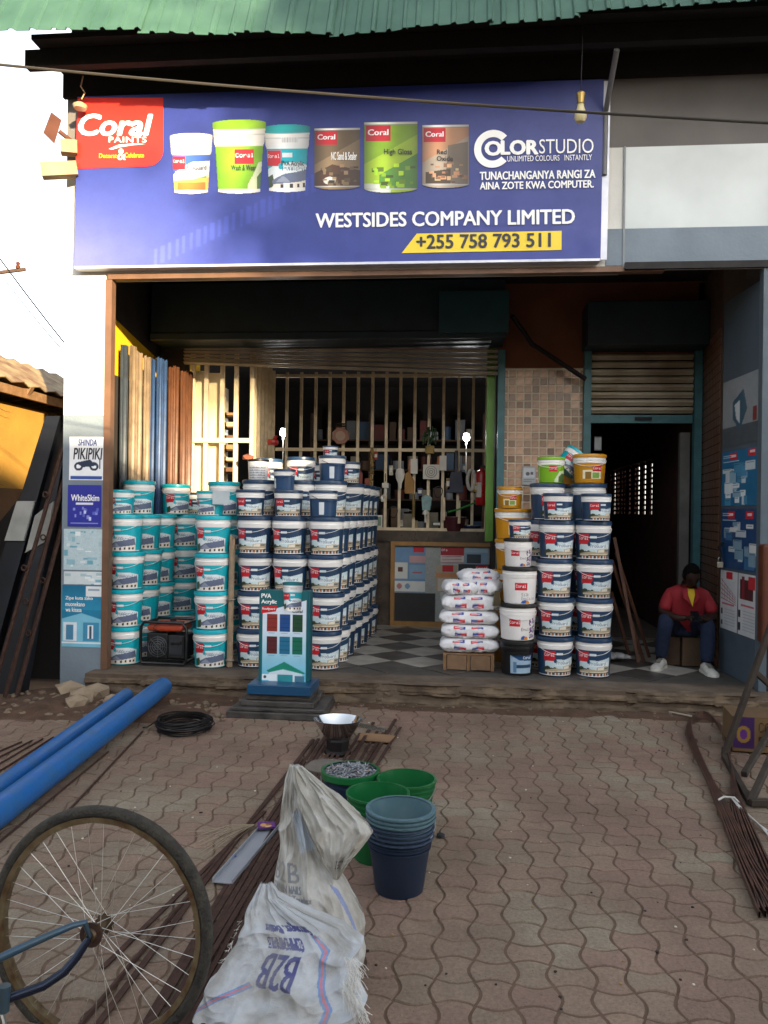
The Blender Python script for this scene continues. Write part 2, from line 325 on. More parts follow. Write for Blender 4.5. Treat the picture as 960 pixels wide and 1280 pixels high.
me = bpy.data.meshes.new('paver_field'); me.from_pydata(V, [], F); me.materials.append(PG); at_ = me.attributes.new('tone', 'FLOAT', 'POINT'); at_.data.foreach_set('value', T)
o = bpy.data.objects.new('paver_field', me); COL.objects.link(o); o.parent = paving; o['kind'] = 'stuff'
# soil and rubble between paving and step
def patch(name, x0, x1, y0, y1, h, n, m, edge=.3, seed=0, kind='stuff'):
    vs = []; fs = []
    ny = max(4, int(n * (y1 - y0) / (x1 - x0)))
    for j in range(ny + 1):
        for i in range(n + 1):
            u = i / n; v = j / ny; x = x0 + (x1 - x0) * u; y = y0 + (y1 - y0) * v
            e = min(u, 1 - u, v) * 4
            q = mnoise.fractal(Vector((x * 3 + seed, y * 3, 0)), 1, 2, 4)
            vs.append((x, y, -.02 + h * min(1, e) * (.75 + .6 * q)))
    for j in range(ny):
        for i in range(n): a = j * (n + 1) + i; fs.append((a, a + 1, a + n + 2, a + n + 1))
    o = MB().add(vs, fs).build(name, m, smooth=True); tag(o, kind=kind); return o
SOIL = mat('brown_soil', '#5a4231', rough=1, var=.45, scale=9, bump=.9, bscale=60)
tag(patch('soil', -3.9, -1.5, 5.5, 6.52, .055, 60, SOIL, seed=2), 'bare brown soil and rubble between the paving and the porch step')
tag(patch('dirt_strip', -1.7, 3.4, 6.22, 6.53, .035, 90, SOIL, seed=9), 'thin line of dirt swept against the porch step')
rub = MB()
def rock(mb, x, y, z, r, m=0, seed=0):
    rs = random.Random(seed); vs = []; 
    for a, b in [(0, 1)] + [(math.pi * 2 * i / 6, .45) for i in range(6)] + [(math.pi * 2 * (i + .5) / 6, -.5) for i in range(6)]:
        q = r * rs.uniform(.75, 1.2); zz = b * r * .6; rr = q * math.sqrt(max(0, 1 - b * b)); vs.append((x + rr * math.cos(a), y + rr * math.sin(a), z + zz))
    fs = [(0, i, i % 6 + 1) for i in range(1, 7)] + [(i, i + 6, i % 6 + 1) for i in range(1, 7)] + [(i % 6 + 1, i + 6, (i % 6) + 7) for i in range(1, 7)] + [tuple(range(7, 13))[::-1]]
    mb.add(vs, fs, m)
for k in range(260):
    x = random.uniform(-3.7, -1.7) if k < 170 else random.uniform(-1.6, 3); y = random.uniform(5.7, 6.5) if k < 170 else random.uniform(6.3, 6.5)
    rock(rub, x, y, .01, random.choice([.01, .014, .02, .03]) * (1 if k < 170 else .5), seed=k)
tag(rub.build('rubble', mat('rubble_stone', '#7b6a58', rough=.95, var=.4, bump=.5)), kind='stuff')
chips = MB(); 
for k in range(240):
    x = random.uniform(-2.2, 2); y = random.uniform(2.2, 6.3); rock(chips, x, y, .001, random.uniform(.003, .0075), seed=k, m=random.choice([0, 1, 1, 2]))
tag(chips.build('litter_grit', [mat('pale_chip', '#c8c0b0', rough=.9), mat('dark_chip', '#2c2622', rough=.9), mat('tan_chip', '#9a7b50', rough=.9)]), kind='stuff')
for k, p in enumerate([(88, 868), (104, 876), (122, 872), (96, 884), (140, 880)]):
    q = gnd(*p, .0); b = MB(); rock(b, 0, 0, .04, [.13, .12, .14, .1, .07][k], seed=40 + k)
    tag(b.build('foundation_stone', mat('foundation_stone', '#9a8872', rough=.95, var=.35, bump=.7, bscale=20), loc=(q.x, q.y, 0)), ['big grey stone nearest the steel beams under the pillar', 'pale stone under the middle of the pillar', 'broad stone under the pillar corner by the step', 'low front stone resting on soil before the pillar', 'small stone at the end of the step'][k], 'stone', 'rough stones under the pillar')
# ================================================================ SHOP BUILDING
shop = empty('shop_building', (0, 6.7, 0), 0, 'paint shop with white and grey front, green sheet roof and open porch', 'shop building')
SL = Vector((0, -6.7, 0))
def part(mb, name, m, parent=None, **k):
    o = mb.build(name, m, parent or shop, loc=SL if parent is None else (0, 0, 0), **k); return o
def sub(name, parent=None): # an empty part at world origin under shop
    return empty(name, SL, parent=shop)
PF0 = 6.7; LZ = 3.56; RX = 2.40; LX = -3.105
part(MB().box(-3.475, LX, PF0, 6.8, 2.37, 3.6, 0).box(-3.475, LX, PF0, 6.8, -.05, 2.37, 1), 'pillar', [WHITEPAINT, GREYPAINT])
part(MB().box(LX - .0, RX + .12, PF0 - .004, PF0 + .12, LZ + .035, LZ + .34, 0), 'lintel', [WHITEPAINT, GREYPAINT])
part(MB().box(1.15, 4.2, PF0 - .012, PF0, LZ + .04, 3.9), 'lower_band', GREYPAINT)
part(MB().box(-3.475, 1.3, PF0, PF0 + .25, 3.6, 4.57, 0).box(-3.475, 1.3, PF0, PF0 + .25, 4.57, 5.3, 1), 'upper_wall', [WHITEPAINT, mat('grey_brown_wall', '#6f6a66', rough=.7, var=.3, scale=1.5)])  # top strip grey-brown: shadow put into the wall colour
part(MB().box(1.3, 4.2, PF0, PF0 + .25, LZ + .34, 4.57, 0).box(1.3, 4.2, PF0 + .004, PF0 + .25, 4.57, 5.6, 1), 'upper_wall', [mat('white_sheet_panel', '#d3d9d7', rough=.4, var=.22, scale=1.6, bump=.2, bscale=3), mat('grey_brown_wall', '#6f6a66', rough=.7, var=.3, scale=1.5)])  # above the white panel the wall colour carries the shadow
part(MB().box(1.285, 1.30, PF0 - .02, PF0 - .0, LZ + .02, 4.57), 'seam_strip', mat('seam_grey', '#8b9092', rough=.5))
part(MB().box(1.3, 4.2, PF0 - .05, PF0 - .013, LZ + .0, LZ + .055), 'ledge', IRON)
part(MB().box(LX + .02, 1.62, PF0 - .015, PF0 + .07, LZ - .01, LZ + .033), 'frame_rail', mat('bronze_trim', '#7a5a45', rough=.5, metal=.2, var=.3))
part(MB().box(LX + .002, LX + .06, PF0 - .01, PF0 + .07, FL, LZ - .012), 'frame_post', _m['bronze_trim'])
part(MB().box(RX - .01, RX + .05, PF0 - .03, PF0 + .06, .16, LZ), 'frame_post', mat('blue_grey_steel', '#56646e', rough=.45, var=.2))
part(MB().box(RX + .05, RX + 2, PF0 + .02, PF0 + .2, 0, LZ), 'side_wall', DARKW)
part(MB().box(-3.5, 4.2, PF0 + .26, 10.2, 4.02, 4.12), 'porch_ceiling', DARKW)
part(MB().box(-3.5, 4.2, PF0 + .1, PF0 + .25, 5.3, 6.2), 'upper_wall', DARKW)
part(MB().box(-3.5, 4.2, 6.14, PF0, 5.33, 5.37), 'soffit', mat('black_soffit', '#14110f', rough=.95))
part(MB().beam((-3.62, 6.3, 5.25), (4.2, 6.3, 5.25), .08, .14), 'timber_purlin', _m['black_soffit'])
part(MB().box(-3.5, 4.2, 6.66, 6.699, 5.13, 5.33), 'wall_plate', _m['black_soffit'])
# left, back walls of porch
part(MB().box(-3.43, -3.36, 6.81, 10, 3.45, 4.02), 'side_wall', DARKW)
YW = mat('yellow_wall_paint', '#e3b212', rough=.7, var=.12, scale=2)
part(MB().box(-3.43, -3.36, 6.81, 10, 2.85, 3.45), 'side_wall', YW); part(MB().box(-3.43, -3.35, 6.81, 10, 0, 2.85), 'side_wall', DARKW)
part(MB().hexa([(-3.36, 6.82, 3.50), (-3.345, 6.82, 3.50), (-3.345, 9.1, 3.13), (-3.36, 9.1, 3.13), (-3.36, 6.82, 4.0), (-3.345, 6.82, 4.0), (-3.345, 9.1, 4.0), (-3.36, 9.1, 4.0)]), 'upper_lining', DARKW)  # dark panel over the yellow wall, lower edge sloping down toward the back
BP = 8.65
part(MB().box(-3.42, .36, BP, BP + .1, 3.35, 4.02).box(.36, 1.30, BP, BP + .1, 3.12, 4.02).box(1.30, 2.55, BP, BP + .1, 3.25, 4.02), 'back_wall', BROWNPAINT)
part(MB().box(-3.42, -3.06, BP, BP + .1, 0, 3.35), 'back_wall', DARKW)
part(MB().box(.40, 1.29, BP + .02, BP + .2, FL, 3.12), 'tile_backing', mat('tile_grout', '#e8ddc6', rough=.9, var=.2))
tw = sub('tiled_wall')
TM = mat('mosaic_tile', '#94705a', rough=.3, var=.45, scale=14, rand=.55, col2='#c4a184'); tp = .083
tme = None
for a in range(11):
    for b in range(27):
        x = .405 + a * tp; z = 3.1 - b * tp
        if b > 25 or (b > 16 and a > 5): continue
        if tme is None:
            o = MB().box(-tp / 2 + .007, tp / 2 - .007, -.012, 0, -tp / 2 + .007, tp / 2 - .007).build('tile', TM, tw); tme = o.data
        else: o = bpy.data.objects.new('tile', tme); COL.objects.link(o); o.parent = tw
        o.location = (x + tp / 2, BP + .02 + random.uniform(-.003, .003), z - tp / 2); o.rotation_euler = (random.uniform(-.02, .02), 0, random.uniform(-.03, .03))
# side tiled wall on the right + door leaf
A = at(876, 700, BP); B = at(900, 700, 7.6)
sd = Vector((B.x - A.x, B.y - A.y, 0)).normalized()
part(MB().hexa([(A.x, A.y, 0), (B.x, B.y, 0), (B.x + .2, B.y, 0), (A.x + .2, A.y, 0), (A.x, A.y, 4), (B.x, B.y, 4), (B.x + .2, B.y, 4), (A.x + .2, A.y, 4)]), 'side_wall', mat('side_grout', '#4a382c', rough=.9))
st = sub('side_tiles'); tt = MB(); nx = int((B - A).length / tp)
for a in range(nx):
    for b in range(38):
        p = Vector((A.x, A.y, 0)) + sd * (tp * (a + .5)); z = FL + .05 + tp * b; nrm = Vector((-sd.y, sd.x, 0)); nrm = nrm if nrm.x < 0 else -nrm
        q = sd * (tp / 2 - .006); p += nrm * .006; tt.hexa([p - q + DN * (tp / 2 - .006) + _Z * z - nrm * .01, p + q + DN * (tp / 2 - .006) + _Z * z - nrm * .01, p + q + DN * (tp / 2 - .006) + _Z * z, p - q + DN * (tp / 2 - .006) + _Z * z, p - q - DN * (tp / 2 - .006) + _Z * z - nrm * .01, p + q - DN * (tp / 2 - .006) + _Z * z - nrm * .01, p + q - DN * (tp / 2 - .006) + _Z * z, p - q - DN * (tp / 2 - .006) + _Z * z])
o = part(tt, 'tile_field', mat('brown_tile', '#6d4a38', rough=.35, var=.3, scale=20)); o['kind'] = 'stuff'; bpy.data.objects.remove(st)
D0 = Vector((B.x, 7.55, 0)); D1 = Vector((RX + .0, 6.78, 0)); D0.x = at(901, 700, 7.55).x; D1.x = at(948, 700, 6.78).x
dd = (D1 - D0).normalized(); dn = Vector((-dd.y, dd.x, 0)); dn = dn if dn.x < 0 else -dn
leaf = MB().hexa([D0 + _Z * FL - dn * .04, D1 + _Z * FL - dn * .04, D1 + _Z * FL, D0 + _Z * FL, D0 + _Z * 3.5 - dn * .04, D1 + _Z * 3.5 - dn * .04, D1 + _Z * 3.5, D0 + _Z * 3.5])
part(leaf, 'door_leaf', mat('grey_steel_door', '#4d5a66', rough=.5, var=.2, scale=3))
# blue posts
for x in (at(626, 500, BP).x - .035, at(733, 500, BP).x - .035, at(870, 500, BP).x - .03):
    part(MB().box(x, x + .075, BP - .07, BP + .02, FL, 3.3), 'shutter_guide', TEALPAINT)
GRN = mat('green_post_paint', '#5b8a2c', rough=.5, var=.2)
part(MB().box(.26, .345, BP + .06, BP + .16, FL + 1.1, 3.35), 'green_post', GRN)
# shutter boxes
part(MB().box(-3.3, .42, 8.2, 8.64, 3.42, 3.95).box(-3.3, .42, 8.17, 8.64, 3.34, 3.42), 'shutter_box', DARKTEAL, bevel=.01)
part(MB().box(-.25, .45, 8.1, 8.17, 3.38, 3.8), 'shutter_box_end', mat('teal_box_end', '#17434c', rough=.5, var=.2))
part(MB().box(1.25, 2.45, 8.25, 8.64, 3.28, 3.72), 'shutter_box', DARKTEAL, bevel=.01)
part(MB().tube([at(640, 395, 8.2), at(665, 430, 8.4), at(732, 474, 8.5)], .025, 10), 'drain_pipe', IRON, smooth=True)
SLM = mat('galvanised_slat', '#c2b8a4', rough=.5, metal=.1, var=.3, scale=3, col2='#94866f')
def slat(parent, a, b, h, name='slat', m=None):
    n = 6; vs = []; a = Vector(a); b = Vector(b); fs = []
    for i in range(n + 1):
        t = i / n; y = -.04 * math.sin(math.pi * min(1, t * 1.12)) if t < .9 else 0
        for p in (a, b): vs.append((p.x, p.y + y, p.z - h * t))
        for p in (a, b): vs.append((p.x, p.y + .012, p.z - h * t))
    for i in range(n): k = i * 4; fs += [(k, k + 1, k + 5, k + 4), (k + 2, k + 6, k + 7, k + 3), (k, k + 4, k + 6, k + 2), (k + 1, k + 3, k + 7, k + 5)]
    fs += [(0, 2, 3, 1), (n * 4, n * 4 + 1, n * 4 + 3, n * 4 + 2)]
    return MB().add(vs, fs).build(name, m or SLM, parent)
sh = sub('roller_shutter')
for k in range(5):
    zl = 3.36 - k * .038; zr = 3.31 - k * .058
    slat(sh, (-3.08, BP - .02, zl), (.37, BP - .02, zr), .031 + .005 * (k > 2))
sh2 = sub('roller_shutter'); x0 = at(736, 500, BP).x; x1 = at(865, 500, BP).x
for k in range(8): slat(sh2, (x0, BP - .02, 3.26 - k * .08), (x1, BP - .02, 3.26 - k * .08), .066)
bb = MB().box(x0, x1, BP - .035, BP, 2.53, 2.615).build('bottom_rail', TEALPAINT, sh2); bb['label'] = 'teal bottom rail'
MB().box(x0 + .47, x0 + .64, BP - .065, BP - .035, 2.56, 2.59).build('handle', IRON, sh2)
# floor and step
st_ = part(MB().box(-3.16, 3.2, 6.52, 6.9, -.02, FL - .004, 0), 'step', mat('worn_concrete', '#6a5d50', rough=.95, var=.45, scale=4, bump=.9, bscale=25, col2='#4a3c30'))
vs = []; NX_, NZ_ = 420, 12
for j in range(NZ_ + 1):
    for i in range(NX_ + 1):
        x = -3.15 + 6.3 * i / NX_; t = j / NZ_; lay = math.floor(t * 4 + mnoise.noise(Vector((x * 1.5, 0, 1))) * .6)
        f1 = mnoise.fractal(Vector((x * 2.2, lay * 3.1, 0)), 1, 2, 5) * .035 + mnoise.fractal(Vector((x * 9, t * 6, 5)), 1, 2, 4) * .012 + (.03 if lay in (1, 3) else 0) - .02 * (t < .3)
        top = FL + .002 if j == NZ_ else None
        vs.append((x, 6.49 + f1 if j < NZ_ else 6.50 + max(-.01, f1 * .6), -.01 + (FL + .008) * t + (0 if j in (0, NZ_) else .006 * mnoise.noise(Vector((x * 5, t * 5, 9))))))
for i in range(NX_ + 1): vs.append((-3.15 + 6.3 * i / NX_, 6.62, FL - .002))
fs = [(j * (NX_ + 1) + i, j * (NX_ + 1) + i + 1, (j + 1) * (NX_ + 1) + i + 1, (j + 1) * (NX_ + 1) + i) for j in range(NZ_ + 1) for i in range(NX_)]
o = part(MB().add(vs, fs), 'step_edge', mat('cracked_nosing', '#73624f', rough=1, var=.5, scale=6, bump=1, bscale=30, col2='#3f3429'), smooth=False)
part(MB().box(-3.5, 4, 6.9, 14.5, -.02, FL - .006), 'floor_slab', mat('dark_screed', '#4a4641', rough=.8, var=.3))
pf = sub('porch_floor')
FT = [mat('pale_floor_tile', '#aaa59c', rough=.45, var=.3, scale=5), mat('dark_floor_tile', '#4b4744', rough=.4, var=.3, scale=5)]
dg = .56; R2 = dg / 2
fme = {}
for i in range(-8, 9):
    for j in range(0, 12):
        cx = -.35 + i * R2; cy = 6.95 + j * R2
        if (i + j) % 2: continue
        if cx < -2.95 or cx > 2.1 or cy > 9.8 or cy < 7.1: continue
        k = (j) % 2
        if k not in fme:
            o = MB().add([(-R2 + .003, 0, 0), (0, -R2 + .003, 0), (R2 - .003, 0, 0), (0, R2 - .003, 0), (-R2 + .003, 0, -.006), (0, -R2 + .003, -.006), (R2 - .003, 0, -.006), (0, R2 - .003, -.006)], [(0, 1, 2, 3), (0, 4, 5, 1), (1, 5, 6, 2), (2, 6, 7, 3), (3, 7, 4, 0)]).build('floor_tile', FT[k], pf); fme[k] = o.data
        else: o = bpy.data.objects.new('floor_tile', fme[k]); COL.objects.link(o); o.parent = pf
        o.location = (cx, cy, FL + random.uniform(-.0005, .0012))
q = gnd(905, 850, FL)
e = MB(); pts = [(q.x + .38 * math.cos(a) * random.uniform(.9, 1.05), q.y + .1 + .16 * math.sin(a) * random.uniform(.85, 1.1)) for a in np.linspace(0, 6.1, 14)]
# grille
GB = CREAM
gr = sub('window_grille'); bxs = [358, 376, 394, 411.6, 429, 447, 465, 482.5, 500, 518, 536, 554, 573, 591, 608]
for x in bxs:
    p = at(x, 560, 9.9); MB().box(p.x - .017, p.x + .017, 9.88, 9.914, 1.36, 3.3).build('bar', GB, gr)
for z in (1.35, 2.33, 3.25): MB().box(-2.33, .36, 9.86, 9.88, z - .02, z + .02).build('rail', GB, gr)
for k in range(7): 
    y = 8.72 + k * .175; MB().box(-2.36, -2.325, y, y + .035, 1.0, 3.3).build('bar', GB, gr)
for z in (1.35, 2.33): MB().box(-2.385, -2.36, 8.7, 9.9, z - .02, z + .02).build('rail', GB, gr)
for x in (239, 256, 276, 293.5, 314):
    p = at(x, 550, BP); MB().box(p.x - .022, p.x + .022, BP + .02, BP + .06, FL, 3.3).build('bar', GB, gr)
for z in (1.2, 2.33): MB().box(-3.04, -2.33, BP + .0, BP + .02, z - .025, z + .025).build('rail', GB, gr)
CR2 = mat('cream_board', '#d8c9a0', rough=.6, var=.1)
part(MB().box(-3.06, -2.88, 8.76, 8.79, .2, 3.12).box(-2.86, -2.70, 8.78, 8.81, .2, 3.1), 'inner_board', CR2)
# counter
MARB = mat('dark_marble_tile', '#5c5148', rough=.3, var=.45, scale=7, col2='#37302b')
part(MB().box(-2.36, -.0 + .38, 9.82, 10.25, 1.2, 1.335, 0).box(-2.36, -.86, 9.86, 10.2, FL, 1.2, 0).box(-.86, .38, 9.9, 10.2, FL, 1.2, 0), 'counter', [MARB])
c0 = at(489, 678, 9.85); c1 = at(613, 678, 9.85)
part(MB().box(c0.x, c1.x, 9.81, 9.87, 1.15, 1.2).box(c0.x, c1.x, 9.81, 9.87, FL + .0, FL + .06).box(c0.x, c0.x + .05, 9.811, 9.87, FL + .06, 1.15), 'display_frame', mat('honey_wood', '#a67c45', rough=.5, var=.3))
# alcove + inside of the shop
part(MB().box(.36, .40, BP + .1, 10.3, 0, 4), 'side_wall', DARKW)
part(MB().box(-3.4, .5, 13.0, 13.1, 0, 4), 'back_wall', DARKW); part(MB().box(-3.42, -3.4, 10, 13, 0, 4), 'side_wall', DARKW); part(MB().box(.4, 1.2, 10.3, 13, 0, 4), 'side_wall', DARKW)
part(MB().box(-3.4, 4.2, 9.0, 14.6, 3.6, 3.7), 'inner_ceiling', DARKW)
# corridor behind the right door, with a lattice wall that lets daylight in
BRK = mat('corridor_wall', '#4d2d20', rough=.9, var=.35)
part(MB().box(2.45, 2.6, BP, 14.5, 0, 1.55), 'corridor_wall', BRK); part(MB().box(2.45, 2.6, BP, 14.5, 2.3, 4), 'corridor_wall', BRK); part(MB().box(2.45, 2.6, BP, 10.6, 1.55, 2.3), 'corridor_wall', BRK)
part(MB().box(1.2, 2.6, 14.4, 14.5, 0, 4), 'corridor_wall', BRK); part(MB().box(1.2, 1.3, 8.9, 14.5, 0, 4), 'corridor_wall', BRK)
random.seed(5); lt = MB()
for k in range(11):
    z = 1.55 + k * .07; lt.box(2.5, 2.52, 10.6, 14.4, z, z + .028)
y = 10.6
while y < 14.4: w_ = random.uniform(.05, .3); lt.box(2.498, 2.522, y, y + w_, 1.552, 2.298); y += w_ + random.uniform(.03, .16)
tag(part(lt, 'lattice_screen', BRK), kind='stuff')
part(MB().box(2.32, 2.42, 8.8, 8.88, FL, 2.45), 'door_jamb', mat('dusty_grey', '#6c6a66', rough=.8, var=.3))
# porch inner kerb
part(MB().box(1.3, 2.4, 9.2, 14, FL, FL + .03), 'inner_step', mat('screed_step', '#5b534b', rough=.9))
# roof: green trapezoid sheets, steep face above the eave
GR = mat('green_roof_sheet', '#3f5f50', rough=.55, var=.3, scale=3, col2='#2c4d40')
rf = sub('roof')
def eave(x):   # pixel row of the eave edge -> height
    P = [(-900, 40), (0, 42), (100, 40), (200, 40), (300, 44), (410, 47), (500, 38), (600, 30), (700, 22), (860, 8), (960, 2), (2500, -30)]
    for (a, b), (c, d) in zip(P, P[1:]):
        if x <= c: return b + (d - b) * (x - a) / (c - a)
edges = [-330, -180, -60, 70, 172, 290, 412, 505, 612, 720, 828, 940, 1080, 1220, 1360]
for k in range(len(edges) - 1):
    X0 = at(edges[k], 30, 5.9).x; X1 = at(edges[k + 1], 30, 5.9).x; n = 5; W_ = X1 - X0 + .03; vs = []; fs = []; L_ = 1.5
    drop = random.uniform(-.02, .02); prof = []
    for i in range(n):
        b = i / n; s1 = 1 / n
        prof += [(b, 0), (b + s1 * .62, 0), (b + s1 * .70, 1), (b + s1 * .86, 1), (b + s1 * .94, 0)]
    prof.append((1, 0)); 
    for si, (dy, dz, dep) in enumerate([(0, 0, 0), (L_ * math.cos(math.radians(62)), L_ * math.sin(math.radians(62)), 0)]):
        for u, h in prof:
            X = X0 + W_ * u; px = edges[k] + (edges[k + 1] - edges[k]) * u; z0 = at(480, eave(px) + ROLL * (px - 480) * -1, 5.9).z if False else at(px, eave(px), 5.9).z
            vs.append((X, 5.9 - .02 * h + dy - .006 * (k % 2), z0 + drop + dz + .004 * h + .004 * math.sin(px * .9)))
    n2 = len(prof); fs = [(i, i + 1, n2 + i + 1, n2 + i) for i in range(n2 - 1)]
    o = MB().add(vs, fs).build('roof_sheet', GR, rf); sm = o.modifiers.new('thick', 'SOLIDIFY'); sm.thickness = .004
# lattice of fence? sheets leaning on left side wall
A_ = Vector((at(148, 500, 7.42).x, 7.42, 0)); B_ = Vector((at(238, 500, 8.6).x, 8.6, 0))
def xcut(px):   # where the sight line of a pixel column meets the line of sheets
    q = ray(px, 640); d_ = B_ - A_; t = (A_.x * q.y - A_.y * q.x) / (d_.y * q.x - d_.x * q.y); return A_ + d_ * t
cuts = [148, 158, 167, 176, 185, 192, 199, 207, 214, 222, 230, 239]
cl_ = [('dark grey', '#39414a', 'only dark grey')] + [('tan', '#84715a', w_) for w_ in ('front', 'middle', 'rear')] + [('blue', '#2b456c', w_) for w_ in ('front', 'middle', 'rear')] + [('rust brown', '#5e3a24', w_) for w_ in ('front', 'second', 'third', 'rearmost')]
for k, (cname, col, wd) in enumerate(cl_):
    m = mat('sheet_' + cname.replace(' ', '_'), col, rough=.5, metal=.15, var=.4, scale=9)
    p = xcut(cuts[k]); q = xcut(cuts[k + 1]); d_ = q - p; nrm = Vector((d_.y, -d_.x, 0)).normalized(); nst = 2; seg = nst * 6; vs = []
    tz = at(cuts[k], 430 + (cuts[k] - 148) * .46, p.y).z + random.uniform(-.02, .04)
    for z, lean in ((FL, .0), (1.6, .0), (tz, .0)):
        for i in range(seg + 1):
            t = i / seg; c_ = p + d_ * t + nrm * (.02 * math.sin(t * nst * 2 * math.pi) + .012 * (k % 2)); vs.append((c_.x, c_.y, z + (random.uniform(-.01, .01) if z == tz else 0)))
    fs = [(r * (seg + 1) + i, r * (seg + 1) + i + 1, (r + 1) * (seg + 1) + i + 1, (r + 1) * (seg + 1) + i) for r in range(2) for i in range(seg)]
    o = MB().add(vs, fs).build('corrugated_sheet', m, smooth=True); s_ = o.modifiers.new('thick', 'SOLIDIFY'); s_.thickness = .003
    tag(o, (wd + ' one of the ' if k else wd + ' sheet among the ') + (cname + ' corrugated sheets standing along the left porch wall' if k else 'corrugated sheets, nearest the pillar at left'), 'metal sheet', 'corrugated sheets stored upright in the porch')
# ================================================================ LEFT HOUSE AND STREET
lh = empty('yellow_house', (-4.6, 8, 0), 0, 'small yellow walled house with rusty corrugated roof across the alley at left', 'house')
HW = mat('ochre_house_wall', '#b08534', rough=.9, var=.3, scale=2, bump=.3); 
lp = Vector((4.6, -8, 0))
MB().box(-8, -4.6, 5.5, 14, -.05, 2.62).build('wall', HW, lh, loc=lp)
MB().box(-8, -4.596, 5.5, 14, -.05, 1.75).build('shaded_lower_wall', mat('brown_house_wall', '#6d5136', rough=.95, var=.35, scale=3), lh, loc=lp)  # browner lower part has the shadow put into its colour
v = []; n = 90
for i in range(n + 1):
    yy = 5 + 9.5 * i / n; z = .02 * math.sin(i * math.pi / 1.5)
    v += [(-4.38, yy, 2.80 + z), (-5.05, yy, 3.22 + z), (-8.2, yy, 2.8 + z)]
f = [(3 * i + a, 3 * i + a + 1, 3 * i + a + 4, 3 * i + a + 3) for i in range(n) for a in (0, 1)]
o = MB().add(v, f).build('roof', mat('weathered_tin_roof', '#a39268', rough=.6, metal=.2, var=.5, scale=6, col2='#6d4a30'), lh, loc=lp); o.modifiers.new('thick', 'SOLIDIFY').thickness = .01
MB().beam((-4.44, 5, 2.715), (-4.44, 14, 2.715), .04, .09).build('fascia', WOOD, lh, loc=lp)
for k in range(7): MB().beam((-4.4, 5.6 + k * 1.1, 2.74), (-5, 5.6 + k * 1.1, 3.1), .06, .1).build('rafter', WOOD, lh, loc=lp)
MB().box(-4.604, -4.56, 8.45, 8.6, 0, 2.6).build('corner_board', DWOOD, lh, loc=lp)
# leafless branches added before its wall to cast shadows on it
br = MB(); random.seed(11)
def branch(p, d, L_, r, dep):
    pts = [p]; q = p.copy()
    for i in range(6): d = (d + Vector((random.uniform(-.1, .1), random.uniform(-.3, .3), random.uniform(-.3, .3)))).normalized(); q = q + d * L_ / 6; q.x = max(-4.5, min(-4.05, q.x)); pts.append(q.copy())
    br.tube(pts, [r * (1 - .12 * i) for i in range(7)], 5)
    if dep < 3:
        for i in (2, 3, 4, 5): branch(pts[i].copy(), (d + Vector((0, random.uniform(-1, 1), random.uniform(-.8, .8)))).normalized(), L_ * .6, r * .55, dep + 1)
branch(Vector((-4.2, 6.1, 0)), Vector((0, .1, 1)), 2.3, .03, 0)
tag(br.build('shadow_branches', DWOOD), 'leafless branches added to cast shadows on the yellow house wall', 'shrub')
# utility pole with crossarm, far left
pl = empty('utility_pole', (-13.2, 20, 0), 0, 'distant utility pole with crossarm and wires at the left edge', 'utility pole')
pp = at(-4, 345, 20)
MB().tube([(pp.x + 13.2, 0, 0), (pp.x + 13.2, 0, pp.z + .4)], [.07, .05], 10).build('pole', DWOOD, pl, smooth=True)
MB().beam((pp.x + 12.4, 0, pp.z), (pp.x + 14.1, -.2, pp.z + .1), .07, .08).build('crossarm', DWOOD, pl)
ins = MB().lathe([(0, 0), (.05, 0), (.07, .06), (.04, .09), (.06, .15), (0, .2)], 10, c=(pp.x + 13.9, -.2, pp.z + .12)); ins.lathe([(0, 0), (.05, 0), (.07, .06), (.04, .09), (.06, .15), (0, .2)], 10, c=(pp.x + 12.9, -.1, pp.z + .08)); ins.build('insulator', mat('brown_ceramic', '#5a3322', rough=.2), pl, smooth=True)
for k, (a, b) in enumerate([((-60, 240), (84, 406)), ((6, 350), (84, 424))]):
    p0 = at(*a, 12 if k == 0 else 20); p1 = at(*b, 12 if k == 0 else 16)
    p1 = p1 + (p1 - p0) * 1.5
    tag(MB().tube([p0.lerp(p1, t / 12) + Vector((0, 0, -.35 * math.sin(math.pi * t / 12))) for t in range(13)], .012, 5).build('power_line', IRON), ['upper thin black power line crossing the sky at left', 'lower power line running down from the distant pole'][k], 'power line', 'power lines at left')
p0 = at(-400, 38, 3.2); p1 = at(1500, 180, 3.0); pts = [p0.lerp(p1, t / 20) + Vector((0, 0, -.06 * math.sin(math.pi * t / 20))) for t in range(21)]
tag(MB().tube(pts, .0055, 6).build('cable', mat('cable_sheath', '#3d3830', rough=.6)), 'long grey cable strung across the front of the big sign', 'cable')
# unseen buildings and tree behind the viewer, shaped to leave one sunlit patch
ob = empty('facing_building', (0, -13.5, 0), 0, 'unseen two storey building behind the viewer, shaped to shade the shop front', 'building')
MB().box(-34, 13.9, -10, 0, 0, 7.4).build('wall', mat('tan_render', '#a08c70', rough=.9), ob)
MB().box(-34.3, 14.1, -10.3, .4, 7.4, 7.55).build('roof', IRON, ob)
for k in range(11):
    for z in (1, 4.6):
        MB().box(-32 + 4 * k, -30.6 + 4 * k, -.02, .06, z, z + 1.5).build('window', mat('dark_pane', '#22282c', rough=.1), ob)
ob2 = empty('corner_building', (14.15, -13.5, 0), 0, 'unseen taller building behind the viewer at right, shaped to block the sun', 'building')  # unseen, kept shallow so its edge bounds the sunlit patch
MB().box(0, 24, -3, 0, 0, 12.5).build('wall', mat('grey_render', '#8a8078', rough=.9), ob2)
for k in range(6):
    for z in (1, 4.4, 7.8): MB().box(1.5 + 3.6 * k, 2.9 + 3.6 * k, -.02, .06, z, z + 1.5).build('window', _m['dark_pane'], ob2)
